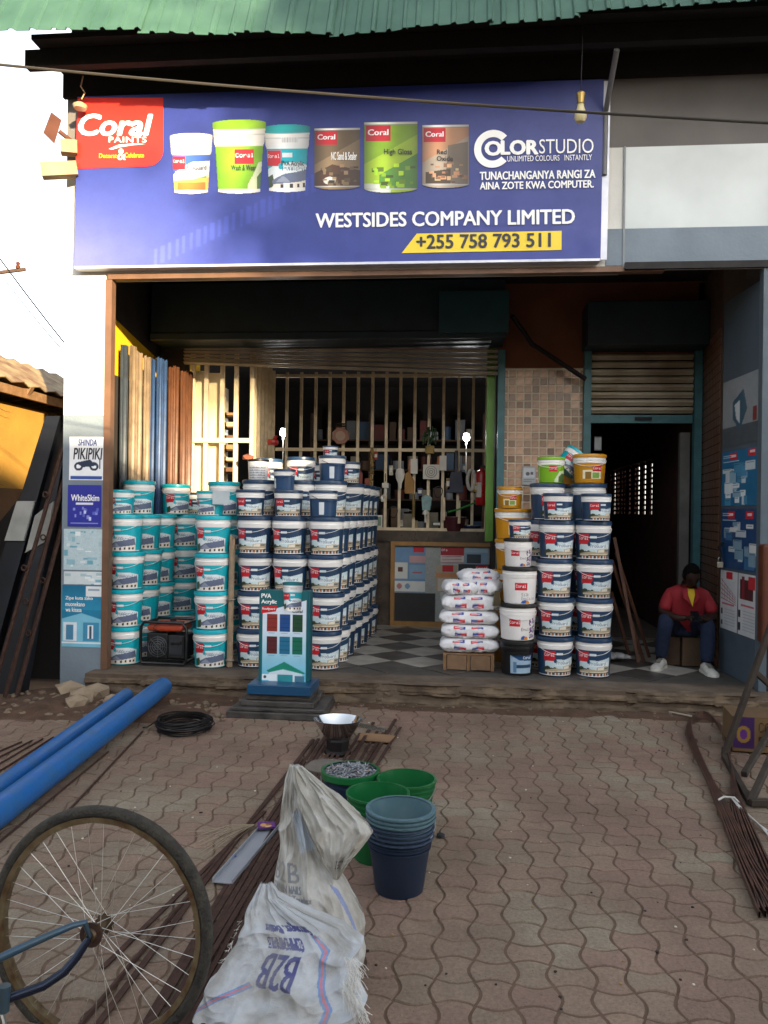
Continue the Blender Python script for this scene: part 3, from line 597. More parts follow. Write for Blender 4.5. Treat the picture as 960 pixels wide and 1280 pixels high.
tr = empty('street_tree', (12.3, -12.2, 0), 0, 'unseen leafy tree behind the viewer, added to soften the shade edge', 'tree')  # unseen tree, crown placed to soften the edge of the sunlit patch
MB().tube([(0, 0, 0), (.1, 0, 4), (.3, .1, 9.5)], [.22, .17, .08], 10).build('trunk', DWOOD, tr, smooth=True)
cr = MB(); random.seed(9)
for k in range(9000):
    a = random.uniform(0, 6.28); b = random.gauss(0, 1); c_ = Vector((random.gauss(-.35, .62), random.gauss(0, .6), random.uniform(8.75, 13.6)))
    s_ = random.uniform(.08, .17); d1 = Vector((random.gauss(0, 1), random.gauss(0, 1), random.gauss(0, 1))).normalized(); d2 = d1.orthogonal().normalized()
    cr.add([c_ - d1 * s_, c_ + d2 * s_ * .5, c_ + d1 * s_, c_ - d2 * s_ * .5], [(0, 1, 2, 3)])
cr.build('crown', mat('leaf_green', '#3c5a24', rough=.7), tr)
# ================================================================ SIGN
SY = 6.6
sign = empty('shop_sign', (-1.12, SY, 3.64), 0, 'long blue printed signboard with paint tins and yellow phone strip above the porch', 'signboard')
def wb(mb, name, m, parent, **k): return mb.build(name, m, parent, loc=-wl(parent), **k)
TL = at(97, 121, SY); TR = at(755, 99, SY); BL = at(93, 333, SY); BR = at(750, 323, SY)
im = Img(330, 110, '#26337c')
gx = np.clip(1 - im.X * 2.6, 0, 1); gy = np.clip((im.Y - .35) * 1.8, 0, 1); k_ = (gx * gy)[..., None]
im.a = im.a * (1 - k_ * .35) + np.array([.72, .68, .85]) * k_ * .35  # lower left paled to lavender: sunlight put into the printed gradient
im.a *= (1 + .22 * np.clip(im.Y - .25, 0, 1))[..., None]
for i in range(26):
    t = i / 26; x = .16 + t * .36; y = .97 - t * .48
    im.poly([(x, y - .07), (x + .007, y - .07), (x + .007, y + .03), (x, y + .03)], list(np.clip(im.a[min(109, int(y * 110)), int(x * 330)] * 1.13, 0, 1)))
im.noise(.03, 1); im.a = np.clip(im.a, 0, 1)
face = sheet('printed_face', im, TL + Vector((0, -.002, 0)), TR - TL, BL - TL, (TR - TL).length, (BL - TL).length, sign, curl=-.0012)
face.rotation_euler = (0, 0, 0)
fr = MB().hexa([BL + Vector((0, .005, 0)), BR + Vector((0, .005, 0)), BR + Vector((0, .09, 0)), BL + Vector((0, .09, 0)), TL + Vector((0, .005, 0)), TR + Vector((0, .005, 0)), TR + Vector((0, .09, 0)), TL + Vector((0, .09, 0))])
wb(fr, 'box', mat('sign_box_grey', '#a8a8b0', rough=.5), sign)
wb(MB().beam(BL + Vector((0, .04, -.012)), BR + Vector((0, .04, -.012)), .1, .02).beam(BR + Vector((.01, .04, 0)), TR + Vector((.01, .04, 0)), .1, .018), 'trim', mat('sign_trim', '#d0d2dc', rough=.4, metal=.3), sign)
Z1 = SY - .006; Z2 = SY - .010; Z3 = SY - .014
def flatpoly(name, pts, Y, m, parent, raw=False):
    vs = [p if raw else at(p[0], p[1], Y) for p in pts]
    return wb(MB().add(vs, [tuple(range(len(vs)))]), name, m, parent)
q = [(97, 122), (204, 122), (204, 188)] + [(204 - 20 * (1 - math.cos(a)), 188 + 20 * math.sin(a)) for a in np.linspace(.15, 1.57, 7)] + [(94.5, 211)]
flatpoly('red_emblem_panel', q, Z1, mat('sign_red', '#d5281c', rough=.4, var=.04), sign)
def logo(parent, x0, y0, x1, y1, Y, m):
    """lettering of the emblem, bold slanted"""
    return pxtext('lettering', 'Coral', m, x0, y0, x1, y1, Y, parent, bold=.05, shear=.22, sp=1.0)
logo(sign, 99, 143, 190, 169, Z2, TWHITE)
pxtext('lettering', 'PAINTS', TWHITE, 136, 171, 183, 178, Z2, sign, bold=.03, sp=1.1)
flatpoly('swoosh', [(136, 186), (148, 181), (165, 179.5), (182, 180), (165, 181.5), (150, 184), (140, 187)], Z2, TWHITE, sign)
pxtext('lettering', 'Decorate', TYEL, 124, 192, 149, 197.5, Z2, sign, bold=.015)
pxtext('lettering', '&', TWHITE, 147, 186, 157, 200, Z2, sign, bold=.01)
pxtext('lettering', 'Celebrate', TYEL, 156, 191, 180, 197, Z2, sign, bold=.015)
# printed tins
def house_scene(im, x0, x1, y0, y1, kind):
    """little picture in a box of the raster"""
    X = lambda u: x0 + (x1 - x0) * u; Y = lambda v: y0 + (y1 - y0) * v
    P = lambda pts, c: im.poly([(X(a), Y(b)) for a, b in pts], c)
    if kind == 'navy':
        P([(0, .28), (.25, .12), (.6, .16), (1, 0), (1, 1), (0, 1)], '#cfe2e6')
        P([(.35, .3), (.6, .22), (1, .25), (1, .5), (.3, .5)], '#e4eef0')
        for a, b, r in ((.08, .62, .09), (.2, .7, .07), (.0, .7, .1), (.3, .66, .05)): im.ell(X(a), Y(b), (x1 - x0) * r, (y1 - y0) * .1, '#33402a')
        P([(.0, .74), (.35, .62), (.55, .66), (.56, .52), (.8, .46), (1, .5), (1, .86), (0, .88)], '#b9a88c')
        P([(.58, .55), (.78, .49), (.78, .66), (.58, .68)], '#e9e2d2'); P([(.8, .55), (.95, .55), (.95, .62), (.8, .62)], '#5a6a70')
        P([(0, .8), (1, .74), (1, .8), (0, .86)], '#e6dcc4')
        for i in range(9): a = i / 9; P([(a, .85), (a + .075, .845), (a + .075, 1), (a, 1)], '#a9683c' if i % 2 else '#5b3a2a')
        P([(0, .84), (1, .8), (1, .84), (0, .88)], '#2e2a26')
    elif kind == 'teal':
        P([(0, .32), (.3, .12), (.7, .1), (1, .25), (1, 1), (0, 1)], '#e4eef0')
        P([(0, .6), (.14, .5), (.2, .9), (0, 1)], '#3d5232')
        P([(.12, .72), (.36, .5), (.95, .32), (1, .7), (.5, .82), (.14, .86)], '#66718c'); P([(.2, .78), (.36, .55), (.5, .78)], '#8f98ad')
        P([(.16, .84), (.5, .8), (1, .68), (1, 1), (.12, 1)], '#efe8dc')
        for a in (.3, .48, .62, .76, .88): P([(a, .86 - a * .06), (a + .06, .855 - a * .06), (a + .06, .99 - a * .06), (a, .99 - a * .06)], '#3a3434')
    elif kind == 'ochre':
        P([(.1, .2), (.9, .2), (.9, .75), (.1, .75)], '#f0e6c0'); P([(.2, .3), (.45, .3), (.45, .75), (.2, .75)], '#8a6a2c'); P([(.5, .35), (.8, .35), (.8, .7), (.5, .7)], '#7ea850')
    elif kind == 'green':
        P([(.2, .8), (.5, .2), (1, .1), (1, 1), (.2, 1)], '#dce9c0'); P([(.45, .6), (.7, .35), (1, .4), (1, 1), (.45, 1)], '#4d7440')
    return im
def label_art(kind, word='ProGuard', W=150, H=56):
    base = {'navy': '#24405f', 'teal': '#12aebe', 'ochre': '#c98a12', 'green': '#7fb81e', 'plainnavy': '#2b4a6e', 'blue': '#3a5fb8', 'white': '#ece9e6', 'flower': '#ece9e6', 'black': '#17181b', 'pattern': '#e8e8ea'}[kind]
    im = Img(W, H, base)
    if kind in ('navy', 'teal'):
        house_scene(im, .22, .86, .26, .97, kind); 
        im.rect(.2, .04, .42, .42, '#c9202e'); im.ell(.42, .42, .03, .08, base); im.text(.215, .14, 'Coral', '#ffffff', 1)
        im.rect(.44, .10, .56, .2, '#dfe6ea'); 
        im.text(.44, .44, word, '#1d5a80' if kind == 'navy' else '#24507a'); im.rect(0, .965, 1, 1, '#f2f2f0')
        if kind == 'navy': im.rect(.86, .3, 1, .8, base)
    if kind == 'ochre': house_scene(im, .3, .8, .2, 1, 'ochre'); im.rect(.55, .1, .75, .42, '#c9202e'); im.text(.56, .2, 'Coral', '#ffffff')
    if kind == 'green': house_scene(im, .5, .95, .2, 1, 'green'); im.rect(.45, .06, .66, .4, '#c9202e'); im.text(.46, .16, 'Coral', '#ffffff'); im.rect(.1, .1, .15, .9, '#d8ecb0')
    if kind == 'blue': house_scene(im, .2, .85, .3, 1, 'ochre'); im.poly([(.2, .55), (.5, .2), (.85, .15), (.85, .5), (.2, .8)], '#e8ecf4'); im.poly([(.2, .7), (.85, .6), (.85, 1), (.2, 1)], '#e8c860'); im.rect(.3, .75, .7, .95, '#b07a30'); im.rect(.2, .04, .42, .4, '#c9202e'); im.text(.22, .12, 'Coral', '#ffffff')
    if kind == 'plainnavy': im.rect(.2, .2, .32, .9, '#dde4e8')
    if kind == 'flower':
        im.rect(.28, .14, .48, .44, '#c9202e'); im.text(.29, .22, 'Coral', '#ffffff'); im.text(.5, .5, 'Emulsion', '#5a5058'); 
        rs = np.random.RandomState(4)
        for i in range(46): u, v = rs.rand(2); im.ell(.66 + .16 * u, .15 + .8 * v, .014, .04, rs.choice(['#6a2a7c', '#8a3f9c', '#3b2060']))
        im.ell(.55, .95, .05, .12, '#2f5aa8'); im.ell(.6, .98, .04, .12, '#e08a20')
    if kind == 'white':
        im.rect(.42, .16, .66, .46, '#c9202e'); im.text(.44, .24, 'Coral', '#ffffff'); im.text(.55, .58, 'Silk', '#4a4a50'); im.text(.55, .74, 'Emulsion', '#8a8a90'); im.ell(.62, 1, .08, .14, '#2f5aa8'); im.ell(.68, 1, .04, .12, '#e08a20')
    if kind == 'black':
        im.rect(.32, .14, .8, .92, '#9fb8cc'); im.poly([(.32, .14), (.8, .14), (.8, .4), (.5, .35)], '#1c4a78'); im.text(.58, .18, 'Coral', '#ffffff'); im.rect(.45, .55, .78, .7, '#24415e'); im.rect(.38, .42, .45, .9, '#5d7fa0')
    if kind == 'pattern':
        rs = np.random.RandomState(8)
        for i in range(14):
            for j in range(5): x = .24 + i * .042; y = .1 + j * .18; im.poly([(x, y), (x + .025, y + rs.rand() * .1), (x + .03, y + .13), (x + .005, y + .1)], '#1d2838')
    return im.noise(.05, 3)
def pail_picture(kind, lid, collar='#e8e8e8', W=130, H=170, can=False):
    """front view of a pail as a cut-out picture"""
    im = Img(W, H, '#ffffff'); im.k[:] = False; cx = .5
    if can:
        body = (abs(im.X - .5) < .47) & (im.Y > .04 + .03 * (1 - ((im.X - .5) / .47) ** 2) * 0) & (im.Y < .93 + .06 * np.sqrt(np.clip(1 - ((im.X - .5) / .47) ** 2, 0, 1)))
        im.k = body; art = {'brown': ['#7d6648', '#a08460'], 'green': ['#8fb81c', '#b4d62c'], 'tan': ['#d69a70', '#c9b49a']}[kind]
        im.a[body] = im.c(art[0]); im.poly([(0, .62), (1, .2), (1, 1), (0, 1)], art[1])
        if kind == 'green': im.poly([(.3, .95), (.3, .75), (1, .45), (1, .95)], '#5f9c34'); im.poly([(0, .86), (.5, .88), (.5, 1), (0, 1)], '#e8eedc')
        if kind == 'brown': im.poly([(.0, .75), (.4, .6), (1, .7), (1, .95), (0, .95)], '#5a3a26'); im.ell(.35, .85, .13, .06, '#efe6da')
        if kind == 'tan': im.poly([(.55, .35), (.95, .3), (.95, .95), (.5, .9)], '#8c7a68'); im.poly([(.1, .75), (.6, .7), (.6, .92), (.1, .92)], '#5c4a34')
        rs = np.random.RandomState(len(kind))
        for _ in range(26): u, v = rs.rand(2); im.rect(.15 + .7 * u, .6 + .3 * v, .2 + .7 * u + .08 * rs.rand(), .62 + .3 * v + .04 * rs.rand(), list(np.clip(np.array(im.c(art[0])) * rs.uniform(.5, 1.5), 0, 1)))
        im.rect(.06, .09, .5, .30, '#c9202e'); im.vtext('Coral', '#ffffff', .1, .14, .46, .22); im.rect(0, .05, 1, .075, '#f0eeea'); im.rect(0, .075, 1, .085, '#77736c'); im.rect(0, .93, 1, .95, '#d8d6d0')
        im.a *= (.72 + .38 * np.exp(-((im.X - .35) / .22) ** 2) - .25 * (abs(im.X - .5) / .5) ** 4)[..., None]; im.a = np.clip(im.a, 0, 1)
    else:
        half = np.where(im.Y < .12, .48, np.where(im.Y < .34, .47 - (im.Y - .12) * .1, .43 - (im.Y - .34) * .09)); yb = .93 + .05 * np.sqrt(np.clip(1 - ((im.X - .5) / .45) ** 2, 0, 1)); yt = .06 - .05 * np.sqrt(np.clip(1 - ((im.X - .5) / .49) ** 2, 0, 1))
        im.k = (abs(im.X - .5) < half) & (im.Y < yb) & (im.Y > yt)
        lb = label_art(kind, {'navy': 'ProGuard', 'teal': 'PVAAcrylic', 'green': 'WashWear'}.get(kind, ''), 150, 78)
        xi = np.clip((.5 + np.arcsin(np.clip((im.X - .5) / .45, -1, 1)) / math.pi * .82) * 149, 0, 149).astype(int); yi = np.clip((im.Y - .36) / .58 * 77, 0, 77).astype(int)
        im.a = lb.a[yi, xi]; im.rect(0, 0, 1, .36, collar); im.rect(0, 0, 1, .14, lid); im.rect(0, .2, 1, .215, '#c8ccd0'); im.rect(.38, .2, .72, .27, '#dcdcdc'); im.rect(0, .92, 1, 1, '#f2f2f0')
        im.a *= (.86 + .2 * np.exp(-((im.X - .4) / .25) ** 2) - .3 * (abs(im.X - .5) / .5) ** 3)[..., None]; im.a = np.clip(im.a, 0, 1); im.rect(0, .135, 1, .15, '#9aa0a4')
        for q_ in range(9): im.rect(.40 + q_ * .034, .2, .41 + q_ * .034, .27, '#a8acb0')
    return im
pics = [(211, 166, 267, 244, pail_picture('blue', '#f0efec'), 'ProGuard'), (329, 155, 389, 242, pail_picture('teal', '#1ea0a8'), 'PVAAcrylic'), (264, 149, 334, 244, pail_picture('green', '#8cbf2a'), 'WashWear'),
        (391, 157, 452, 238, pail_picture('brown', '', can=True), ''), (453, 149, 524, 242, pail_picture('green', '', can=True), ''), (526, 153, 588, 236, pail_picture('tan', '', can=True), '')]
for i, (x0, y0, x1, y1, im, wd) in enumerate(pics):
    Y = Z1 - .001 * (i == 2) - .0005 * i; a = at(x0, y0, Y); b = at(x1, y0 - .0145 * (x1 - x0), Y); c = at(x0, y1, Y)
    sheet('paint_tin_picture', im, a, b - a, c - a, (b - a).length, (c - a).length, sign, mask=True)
for t, a in {'NC Sand & Sealer': (414, 190, 446, 200), 'High Gloss': (480, 186, 515, 195), 'Red Oxide': (546, 187, 566, 201), 'ProGuard': (234, 206, 258, 212), 'Wash & Wear': (289, 206, 320, 213), 'PVA Acrylic': (352, 201, 380, 209)}.items():
    pxtext('lettering', t if t != 'Red Oxide' else 'Red\nOxide', TDARK if t[0] != 'N' else TWHITE, *a, Z3, sign, bold=.01)
# colour studio lettering
cy = at(616, 186, Z2); ring = []; R0 = (at(640, 186, Z2) - cy).length
vs = []; fs = []; n = 28
for i in range(n + 1):
    a = math.radians(42) + math.radians(276) * i / n
    for r in (R0 * 1.0, R0 * .62): vs.append((cy.x + r * math.cos(a) * .98, Z2, cy.z + r * math.sin(a)))
fs = [(2 * i, 2 * i + 1, 2 * i + 3, 2 * i + 2) for i in range(n)]
wb(MB().add(vs, fs), 'round_letter', TWHITE, sign)
pxtext('lettering', 'O', TWHITE, 607, 177, 626, 194, Z2, sign, bold=.07)
pxtext('lettering', 'LOR', TWHITE, 627, 176, 672, 193, Z2, sign, slope=-.012, bold=.07)
pxtext('lettering', 'STUDIO', TWHITE, 674, 174, 742, 192, Z2, sign, slope=-.012)
pxtext('lettering', 'UNLIMITED COLOURS   INSTANTLY', TWHITE, 634, 195, 740, 202, Z2, sign, slope=-.02)
pxtext('lettering', 'TUNACHANGANYA RANGI ZA', TWHITE, 600, 215, 744, 225, Z2, sign, slope=-.02, bold=.035)
pxtext('lettering', 'AINA ZOTE KWA COMPUTER.', TWHITE, 600, 228, 742, 237, Z2, sign, slope=-.02, bold=.035)
pxtext('lettering', 'WESTSIDES COMPANY LIMITED', TWHITE, 395, 267, 718, 284.5, Z2, sign, slope=-.017, bold=.035)
flatpoly('yellow_strip', [(502, 316.5), (521, 292), (702, 288.5), (702, 312.5)], Z1, TYEL, sign)
pxtext('lettering', '+255 758 793 511', TDARK, 521, 294, 688, 311, Z2, sign, slope=-.017, bold=.035)
# bulb hanging in front of the sign
bl = at(726, 118, 6.1); bulb = empty('light_bulb', (bl.x, bl.y, bl.z - .22), 0, 'unlit bulb in a brass holder hanging on a wire before the blue sign', 'light bulb')
b0 = Vector((0, 0, .22))
MB().tube([(0, .05, 1.0), (.01, .02, .6), (0, 0, .24)], .004, 5).build('wire', IRON, bulb)
MB().lathe([(0, .245), (.02, .24), (.035, .225), (.03, .2), (.026, .15), (.03, .145)], 14).build('holder', mat('brass', '#9a8048', rough=.35, metal=.8), bulb, smooth=True)
MB().lathe([(.024, .148), (.028, .12), (.045, .07), (.046, .045), (.03, .012), (0, 0)], 16).build('glass', mat('frosted_glass', '#c9bb8c', rough=.2), bulb, smooth=True)
p0 = at(771, 62, 6.2); p1 = at(757, 140, 6.6)
tag(MB().tube([p0, p0.lerp(p1, .5), p1, p1 + Vector((0, .02, -.5))], .022, 10).build('bent_pipe', mat('grey_conduit', '#6b6a6c', rough=.5), smooth=True), 'bent grey steel pipe beside the right end of the sign', 'pipe')
# old lamp bracket on the left edge
lbk = empty('floodlight_bracket', (-3.5, 6.6, 3.9), 0, 'rusty old floodlight bracket with wooden blocks sticking out left of the sign', 'lamp bracket')
RB = mat('red_brown_rust', '#5d3424', rough=.8, var=.4)
a = at(60, 158, 6.5); b = at(96, 184, 6.6)
wb(MB().hexa([at(64, 140, 6.5), at(77, 150, 6.5), at(77, 150, 6.53), at(64, 140, 6.53), at(54, 166, 6.5), at(68, 180, 6.5), at(68, 180, 6.53), at(54, 166, 6.53)]), 'plate', RB, lbk)
wb(MB().tube([at(74, 164, 6.52), at(96, 182, 6.6)], .02, 8), 'arm', RB, lbk)
wb(MB().beam(at(76, 184, 6.55), at(97, 186, 6.6), .1, .11), 'wood_block', mat('weathered_block', '#a08a68', rough=.8, var=.3), lbk)
wb(MB().beam(at(52, 214, 6.5), at(97, 212, 6.6), .1, .115), 'wood_block', _m['weathered_block'], lbk)
wb(MB().tube([at(104, 95, 6.5), at(101, 108, 6.5), at(106, 116, 6.5), at(102, 124, 6.5)], .006, 5).lathe([(0, 0), (.05, 0), (.06, .03), (.03, .05), (0, .06)], 12, c=tuple(at(100, 136, 6.5))), 'insulator', mat('old_porcelain', '#b89a74', rough=.4), lbk)
# ================================================================ BUCKETS
def bucket(kind, lid, h=.336, r=.16, collar=None, body=None, art=None, handle=True, cname='paint_bucket'):
    """prototype: tapering pail, ribbed collar, lid, printed label, wire handle"""
    t = empty(cname, (0, 0, -50)); k = h / .336; body = body or {'navy': NAVYP, 'teal': TEALP, 'plainnavy': NAVYP, 'ochre': YELP, 'green': LIMEP, 'flower': WHITEP, 'white': WHITEP, 'black': BLACKP, 'pattern': WHITEP}[kind]
    rb = r * .86; rt = r * .945
    MB().lathe([(0, .002), (rb * .97, 0), (rb, .006 * k), (rt, .235 * k)], 32).build('body', body, t, smooth=True)
    cl = collar or WHITEP
    MB().lathe([(rt, .232 * k), (rt * 1.01, .234 * k), (rt * 1.012, .262 * k), (rt * 1.035, .264 * k), (rt * 1.035, .272 * k), (rt * 1.015, .276 * k), (rt * 1.02, .30 * k), (rt * 1.03, .303 * k)], 32).build('collar', cl, t, smooth=True)
    MB().lathe([(r * .985, .298 * k), (r * 1.01, .299 * k), (r * 1.015, .315 * k), (r, .332 * k), (r * .95, .336 * k), (r * .93, .326 * k), (0, .325 * k)], 32).build('lid', lid, t, smooth=True)
    im = art or label_art(kind); H, W = im.H, im.W; th = np.radians(np.linspace(-180, 0, W)); z = np.linspace(.228 * k, .008 * k, H)
    TH, Zz = np.meshgrid(th, z); R = rb + (rt - rb) * (Zz - .006 * k) / (.229 * k) + .0012
    V = np.stack([R * np.cos(TH), R * np.sin(TH), Zz], -1).reshape(-1, 3)
    o = bpy.data.objects.new('label', grid_mesh('label', V, im.a, W, H, PRINTP)); COL.objects.link(o); o.parent = t
    tb = MB(); rr = rt * 1.03; tb.add([(rr * math.cos(a), rr * math.sin(a), z_) for z_ in (.264 * k, .279 * k) for a in np.radians(np.linspace(-112, -68, 9))], [(i, i + 1, i + 10, i + 9) for i in range(8)]); tb.build('tear_tab', cl, t)
    if handle:
        hp = []
        for i in range(13):
            a = math.pi * i / 12; hp.append((rt * 1.05 * math.cos(a), -(rt * .15 + rt * .93 * math.sin(a)) * 1.0 if 0 else -rt * 1.06 * math.sin(a), .268 * k - .075 * k * math.sin(a)))
        MB().tube(hp, .0022, 5).build('handle', cl if kind != 'plainnavy' else BLACKP, t)
    return t
W4 = 'ProGuard'
PR = {
 'navy': bucket('navy', NAVYP), 'teal': bucket('teal', TEALP, art=label_art('teal', 'PVAAcrylic')),
 'navy_m': bucket('navy', NAVYP, h=.235, r=.132, handle=False), 'teal_m': bucket('teal', TEALP, h=.22, r=.125, art=label_art('teal', 'PVAAcrylic')),
 'plain_m': bucket('plainnavy', NAVYP, h=.235, r=.13), 'plain_s': bucket('plainnavy', NAVYP, h=.19, r=.1), 'navy_s': bucket('navy', NAVYP, h=.165, r=.1), 'navy_t': bucket('navy', NAVYP, h=.12, r=.075, handle=False),
 'pattern': bucket('pattern', BLACKP, h=.19, r=.1, handle=False), 'ochre': bucket('ochre', YELP, h=.27, r=.165), 'ochre_m': bucket('ochre', YELP, h=.235, r=.135), 'green_m': bucket('green', LIMEP, h=.235, r=.125),
 'flower': bucket('flower', BLACKP, h=.25, r=.13), 'white': bucket('white', BLACKP, h=.32, r=.155, handle=False), 'black': bucket('black', BLACKP, h=.30, r=.15, collar=BLACKP)}
used = set(); random.seed(21)
def put(kind, x, y, z, label, group, s=1.0, rz=None, jit=.012, tilt=None):
    t = PR[kind] if kind not in used else copy_tree(PR[kind]); used.add(kind)
    t.location = (x + random.uniform(-jit, jit), y + random.uniform(-jit, jit), z); t.scale = (s, s, s)
    face = math.atan2(x, y)   # turned a little toward the street
    t.rotation_euler = (0, 0, (rz if rz is not None else random.uniform(-.22, .22)) ) if tilt is None else tilt
    return tag(t, label, 'paint bucket', group)
PIT = .337; GN = 'stacked navy and white paint buckets'; GT = 'stacked teal paint buckets'
def wpx(px, py, z=FL): return gnd(px, py, z)
# teal group at the left: front pair of columns and the L behind
def column(kind, x, y, n, where, group, color, z0=FL, start=0, pit=PIT, skip=()):
    for k in range(start, n):
        if k in skip: continue
        put(kind, x, y, z0 + k * pit, f'{ORD[k] if k else "bottom"} {color} bucket {where}', group)
column('teal', -3.03, 7.03, 4, 'of the column against the left pillar', GT, 'teal')
yy = 7.03
for r_, wh in enumerate(['behind the pillar column, second row back', 'along the sheets, third row back']):
    column('teal', -3.02 + .01 * r_, 7.42 + .37 * r_, 4, wh, GT, 'teal')
column('teal', at(229, 700, 8.22).x, 8.22, 4, 'of the rear column above the generator', GT, 'teal')
column('teal', -2.215, 7.02, 4, 'of the column right of the generator', GT, 'teal')
column('teal', at(281, 660, 7.5).x, 7.6, 4, 'behind the front teal column right of the generator', GT, 'teal')
z4 = FL + 4 * PIT
put('teal_m', at(152, 640, 7.03).x, 7.03, z4, 'smaller teal pail on top of the column at the left pillar', GT, rz=.25)
put('teal', at(174, 640, 7.45).x, 7.44, z4, 'full size teal bucket topping the second column from the pillar', GT, s=.95, rz=.3)
put('teal', at(220, 640, 8.1).x, 8.1, z4, 'teal bucket on top of the rear column above the generator', GT, s=.92, rz=.5)
put('teal_m', at(264, 640, 7.0).x, 7.0, z4, 'small teal pail with pale paper on its side, right of generator', GT, rz=-.5)
put('teal', at(277, 640, 7.4).x, 7.5, z4, 'full size teal bucket on the column right of the generator', GT, s=.95, rz=.2)
put('navy_m', at(240, 640, 8.3).x, 8.45, z4, 'lone white and navy pail behind the topmost teal buckets', GT, rz=.1)
q = at(276, 622, 6.86); 
tag(MB().box(-.075, .075, -.004, 0, 0, .12).build('blank_notice', mat('pale_paper', '#b9c4c8', rough=.6), loc=(q.x, 6.87, q.z - .06), rz=.1), 'pale blank paper card stuck on the small teal pail', 'paper')
# navy block
NX = [-1.855, -1.53, -1.20]
for i, x in enumerate(NX):
    column('navy', x, 7.10, 4, 'in the front row, ' + ['column left behind the colour stand', 'middle column', 'right column'][i], GN, 'navy lidded')
for r_ in range(1, 7):
    y = 7.10 + .345 * r_; nl = 5 if r_ >= 3 else 4
    column('navy', NX[2] + .012 * r_ + (.03 if r_ >= 3 else 0), y, 4, f'of the right hand column, row {["", "second", "third", "fourth", "fifth", "sixth", "rearmost"][r_]} from the street', GN, 'navy lidded')
    if r_ >= 3:
        x2 = NX[2] + .012 * r_ + .03; column('navy', x2, y, 5, f'of the right hand column, row {["", "second", "third", "fourth", "fifth", "sixth", "rearmost"][r_]} from the street', GN, 'navy lidded', start=4)
for i, (p, k) in enumerate([(313, 'navy_m'), (360, 'navy_m'), (404, 'plain_m')]):
    put(k, at(p, 640, 7.05).x, 7.05, z4, ['shorter navy pail with picture, left on top of front row', 'shorter navy pail with picture, middle on top of front row', 'plain navy pail turned backwards on top of front row'][i], GN, rz=.1 if i < 2 else .8)
for i, (p, lab) in enumerate([(324, 'left'), (377, 'middle'), (413, 'right')]):
    put('navy', at(p, 640, 7.4).x, 7.42, z4, f'{lab} full size navy bucket in the raised second row', GN, rz=.4)
z5 = z4 + PIT
put('pattern', at(322, 600, 7.35).x, 7.34, z5 - .0, 'small white pail with black chevron pattern high on the stack', GN, rz=0)
put('navy', at(336, 600, 7.8).x, 7.78, z5 - .08, 'navy bucket partly behind the chevron patterned pail', GN, s=.9, rz=.6)
put('plain_s', at(358, 600, 7.25).x, 7.18, z4 + .237, 'small plain navy pail with black handle, upper middle of stack', GN, rz=-.2)
put('navy', at(376, 600, 7.8).x, 7.78, z5 - .06, 'navy bucket with picture, top row centre of the stack', GN, s=.9, rz=.2)
put('navy', at(398, 600, 8.1).x, 8.15, z5 - .06, 'navy bucket deep in the top row behind others', GN, s=.8, rz=.2)
put('plain_m', at(416, 600, 7.5).x, 7.45, z5 - .0, 'navy pail with white handle strap at the top right of stack', GN, rz=.9)
put('navy_t', at(412, 575, 7.8).x, 7.78, z5 + .235, 'tiny navy lidded tub, highest thing on the stack', GN, rz=.2)
put('navy_m', at(437, 600, 8.1).x, 8.0, z5 - .0, 'navy pail at the right end of the top row', GN, s=.9, rz=.3)
for i, (p, y, zz) in enumerate([(330, 7.8, z4), (378, 7.8, z4), (400, 8.15, z4)]):
    put('navy', at(p, 640, y).x, y, zz, f'navy bucket inside the block right under the top row, {["left", "middle", "right"][i]}', GN, s=.9 if i < 2 else .85)
# hidden lower rows so that nothing floats
for r_ in (1, 2, 3):
    for i in (0, 1):
        for k in range(4): put('navy', NX[i], 7.10 + .345 * r_, FL + k * PIT, f'{ORD[k]} navy lidded bucket inside the block, {["left", "middle"][i]} column, row {["", "second", "third", "fourth"][r_]} from the street', GN)
# right group
RX2 = [.835, 1.165]; GR_ = 'paint buckets stacked by the right doorway'
for i, x in enumerate(RX2):
    column('navy', x, 7.16, 4, ['of the left navy column beside the doorway', 'of the column nearest the doorway'][i], GR_, 'navy lidded')
    put('navy', x - .04 + .05 * i, 7.5, z4, ['full size navy bucket in the fifth tier, left', 'full size navy bucket in the fifth tier, nearest doorway'][i], GR_, rz=.5)
    column('navy', x - .06 + .03 * i, 7.52, 4, ['of the left column, second row back', 'of the doorway column, second row back'][i], GR_, 'navy lidded')
    put('navy_m', at([697, 743][i], 640, 7.1).x, 7.08, z4, ['shorter navy pail topping the left front column by the doorway', 'shorter navy pail topping the column nearest the doorway'][i], GR_, rz=[0, .35][i])
z5r = z4 + PIT
put('green_m', at(687, 600, 7.45).x, 7.42, z5r, 'bright green pail on top of the right group', GR_, rz=-.1)
put('ochre_m', at(736, 600, 7.5).x, 7.45, z5r, 'mustard yellow pail on top, right of the green one', GR_, rz=-.1, s=1.12)
put('ochre_m', at(715, 600, 7.85).x, 7.8, z5r - .0, 'mustard yellow pail mostly hidden behind another on top', GR_, rz=.2)
put('navy', at(714, 600, 7.9).x, 7.86, z4, 'navy bucket holding up the hidden mustard pail', GR_)
column('navy', at(714, 600, 7.9).x, 7.86, 4, 'of the third row back by the doorway', GR_, 'navy lidded')
tt_ = PR['teal_m']; put('teal_m', at(704, 588, 7.55).x, 7.62, z5r + .12, 'tilted teal pail tipped behind the bright green one', GR_, tilt=(.1, .7, .3))
ox = at(646, 640, 7.55).x; zz = FL
for k in range(5): put('ochre', at(641, 700, 7.75).x, 7.72, zz + k * .29, f'{ORD[k]} mustard yellow bucket of the column behind the white ones', GR_, s=1.07)
zt = FL + 5 * .29
put('ochre_m', at(637, 600, 7.85).x, 7.84, zt, 'rear small mustard pail on the yellow column', GR_, s=.9)
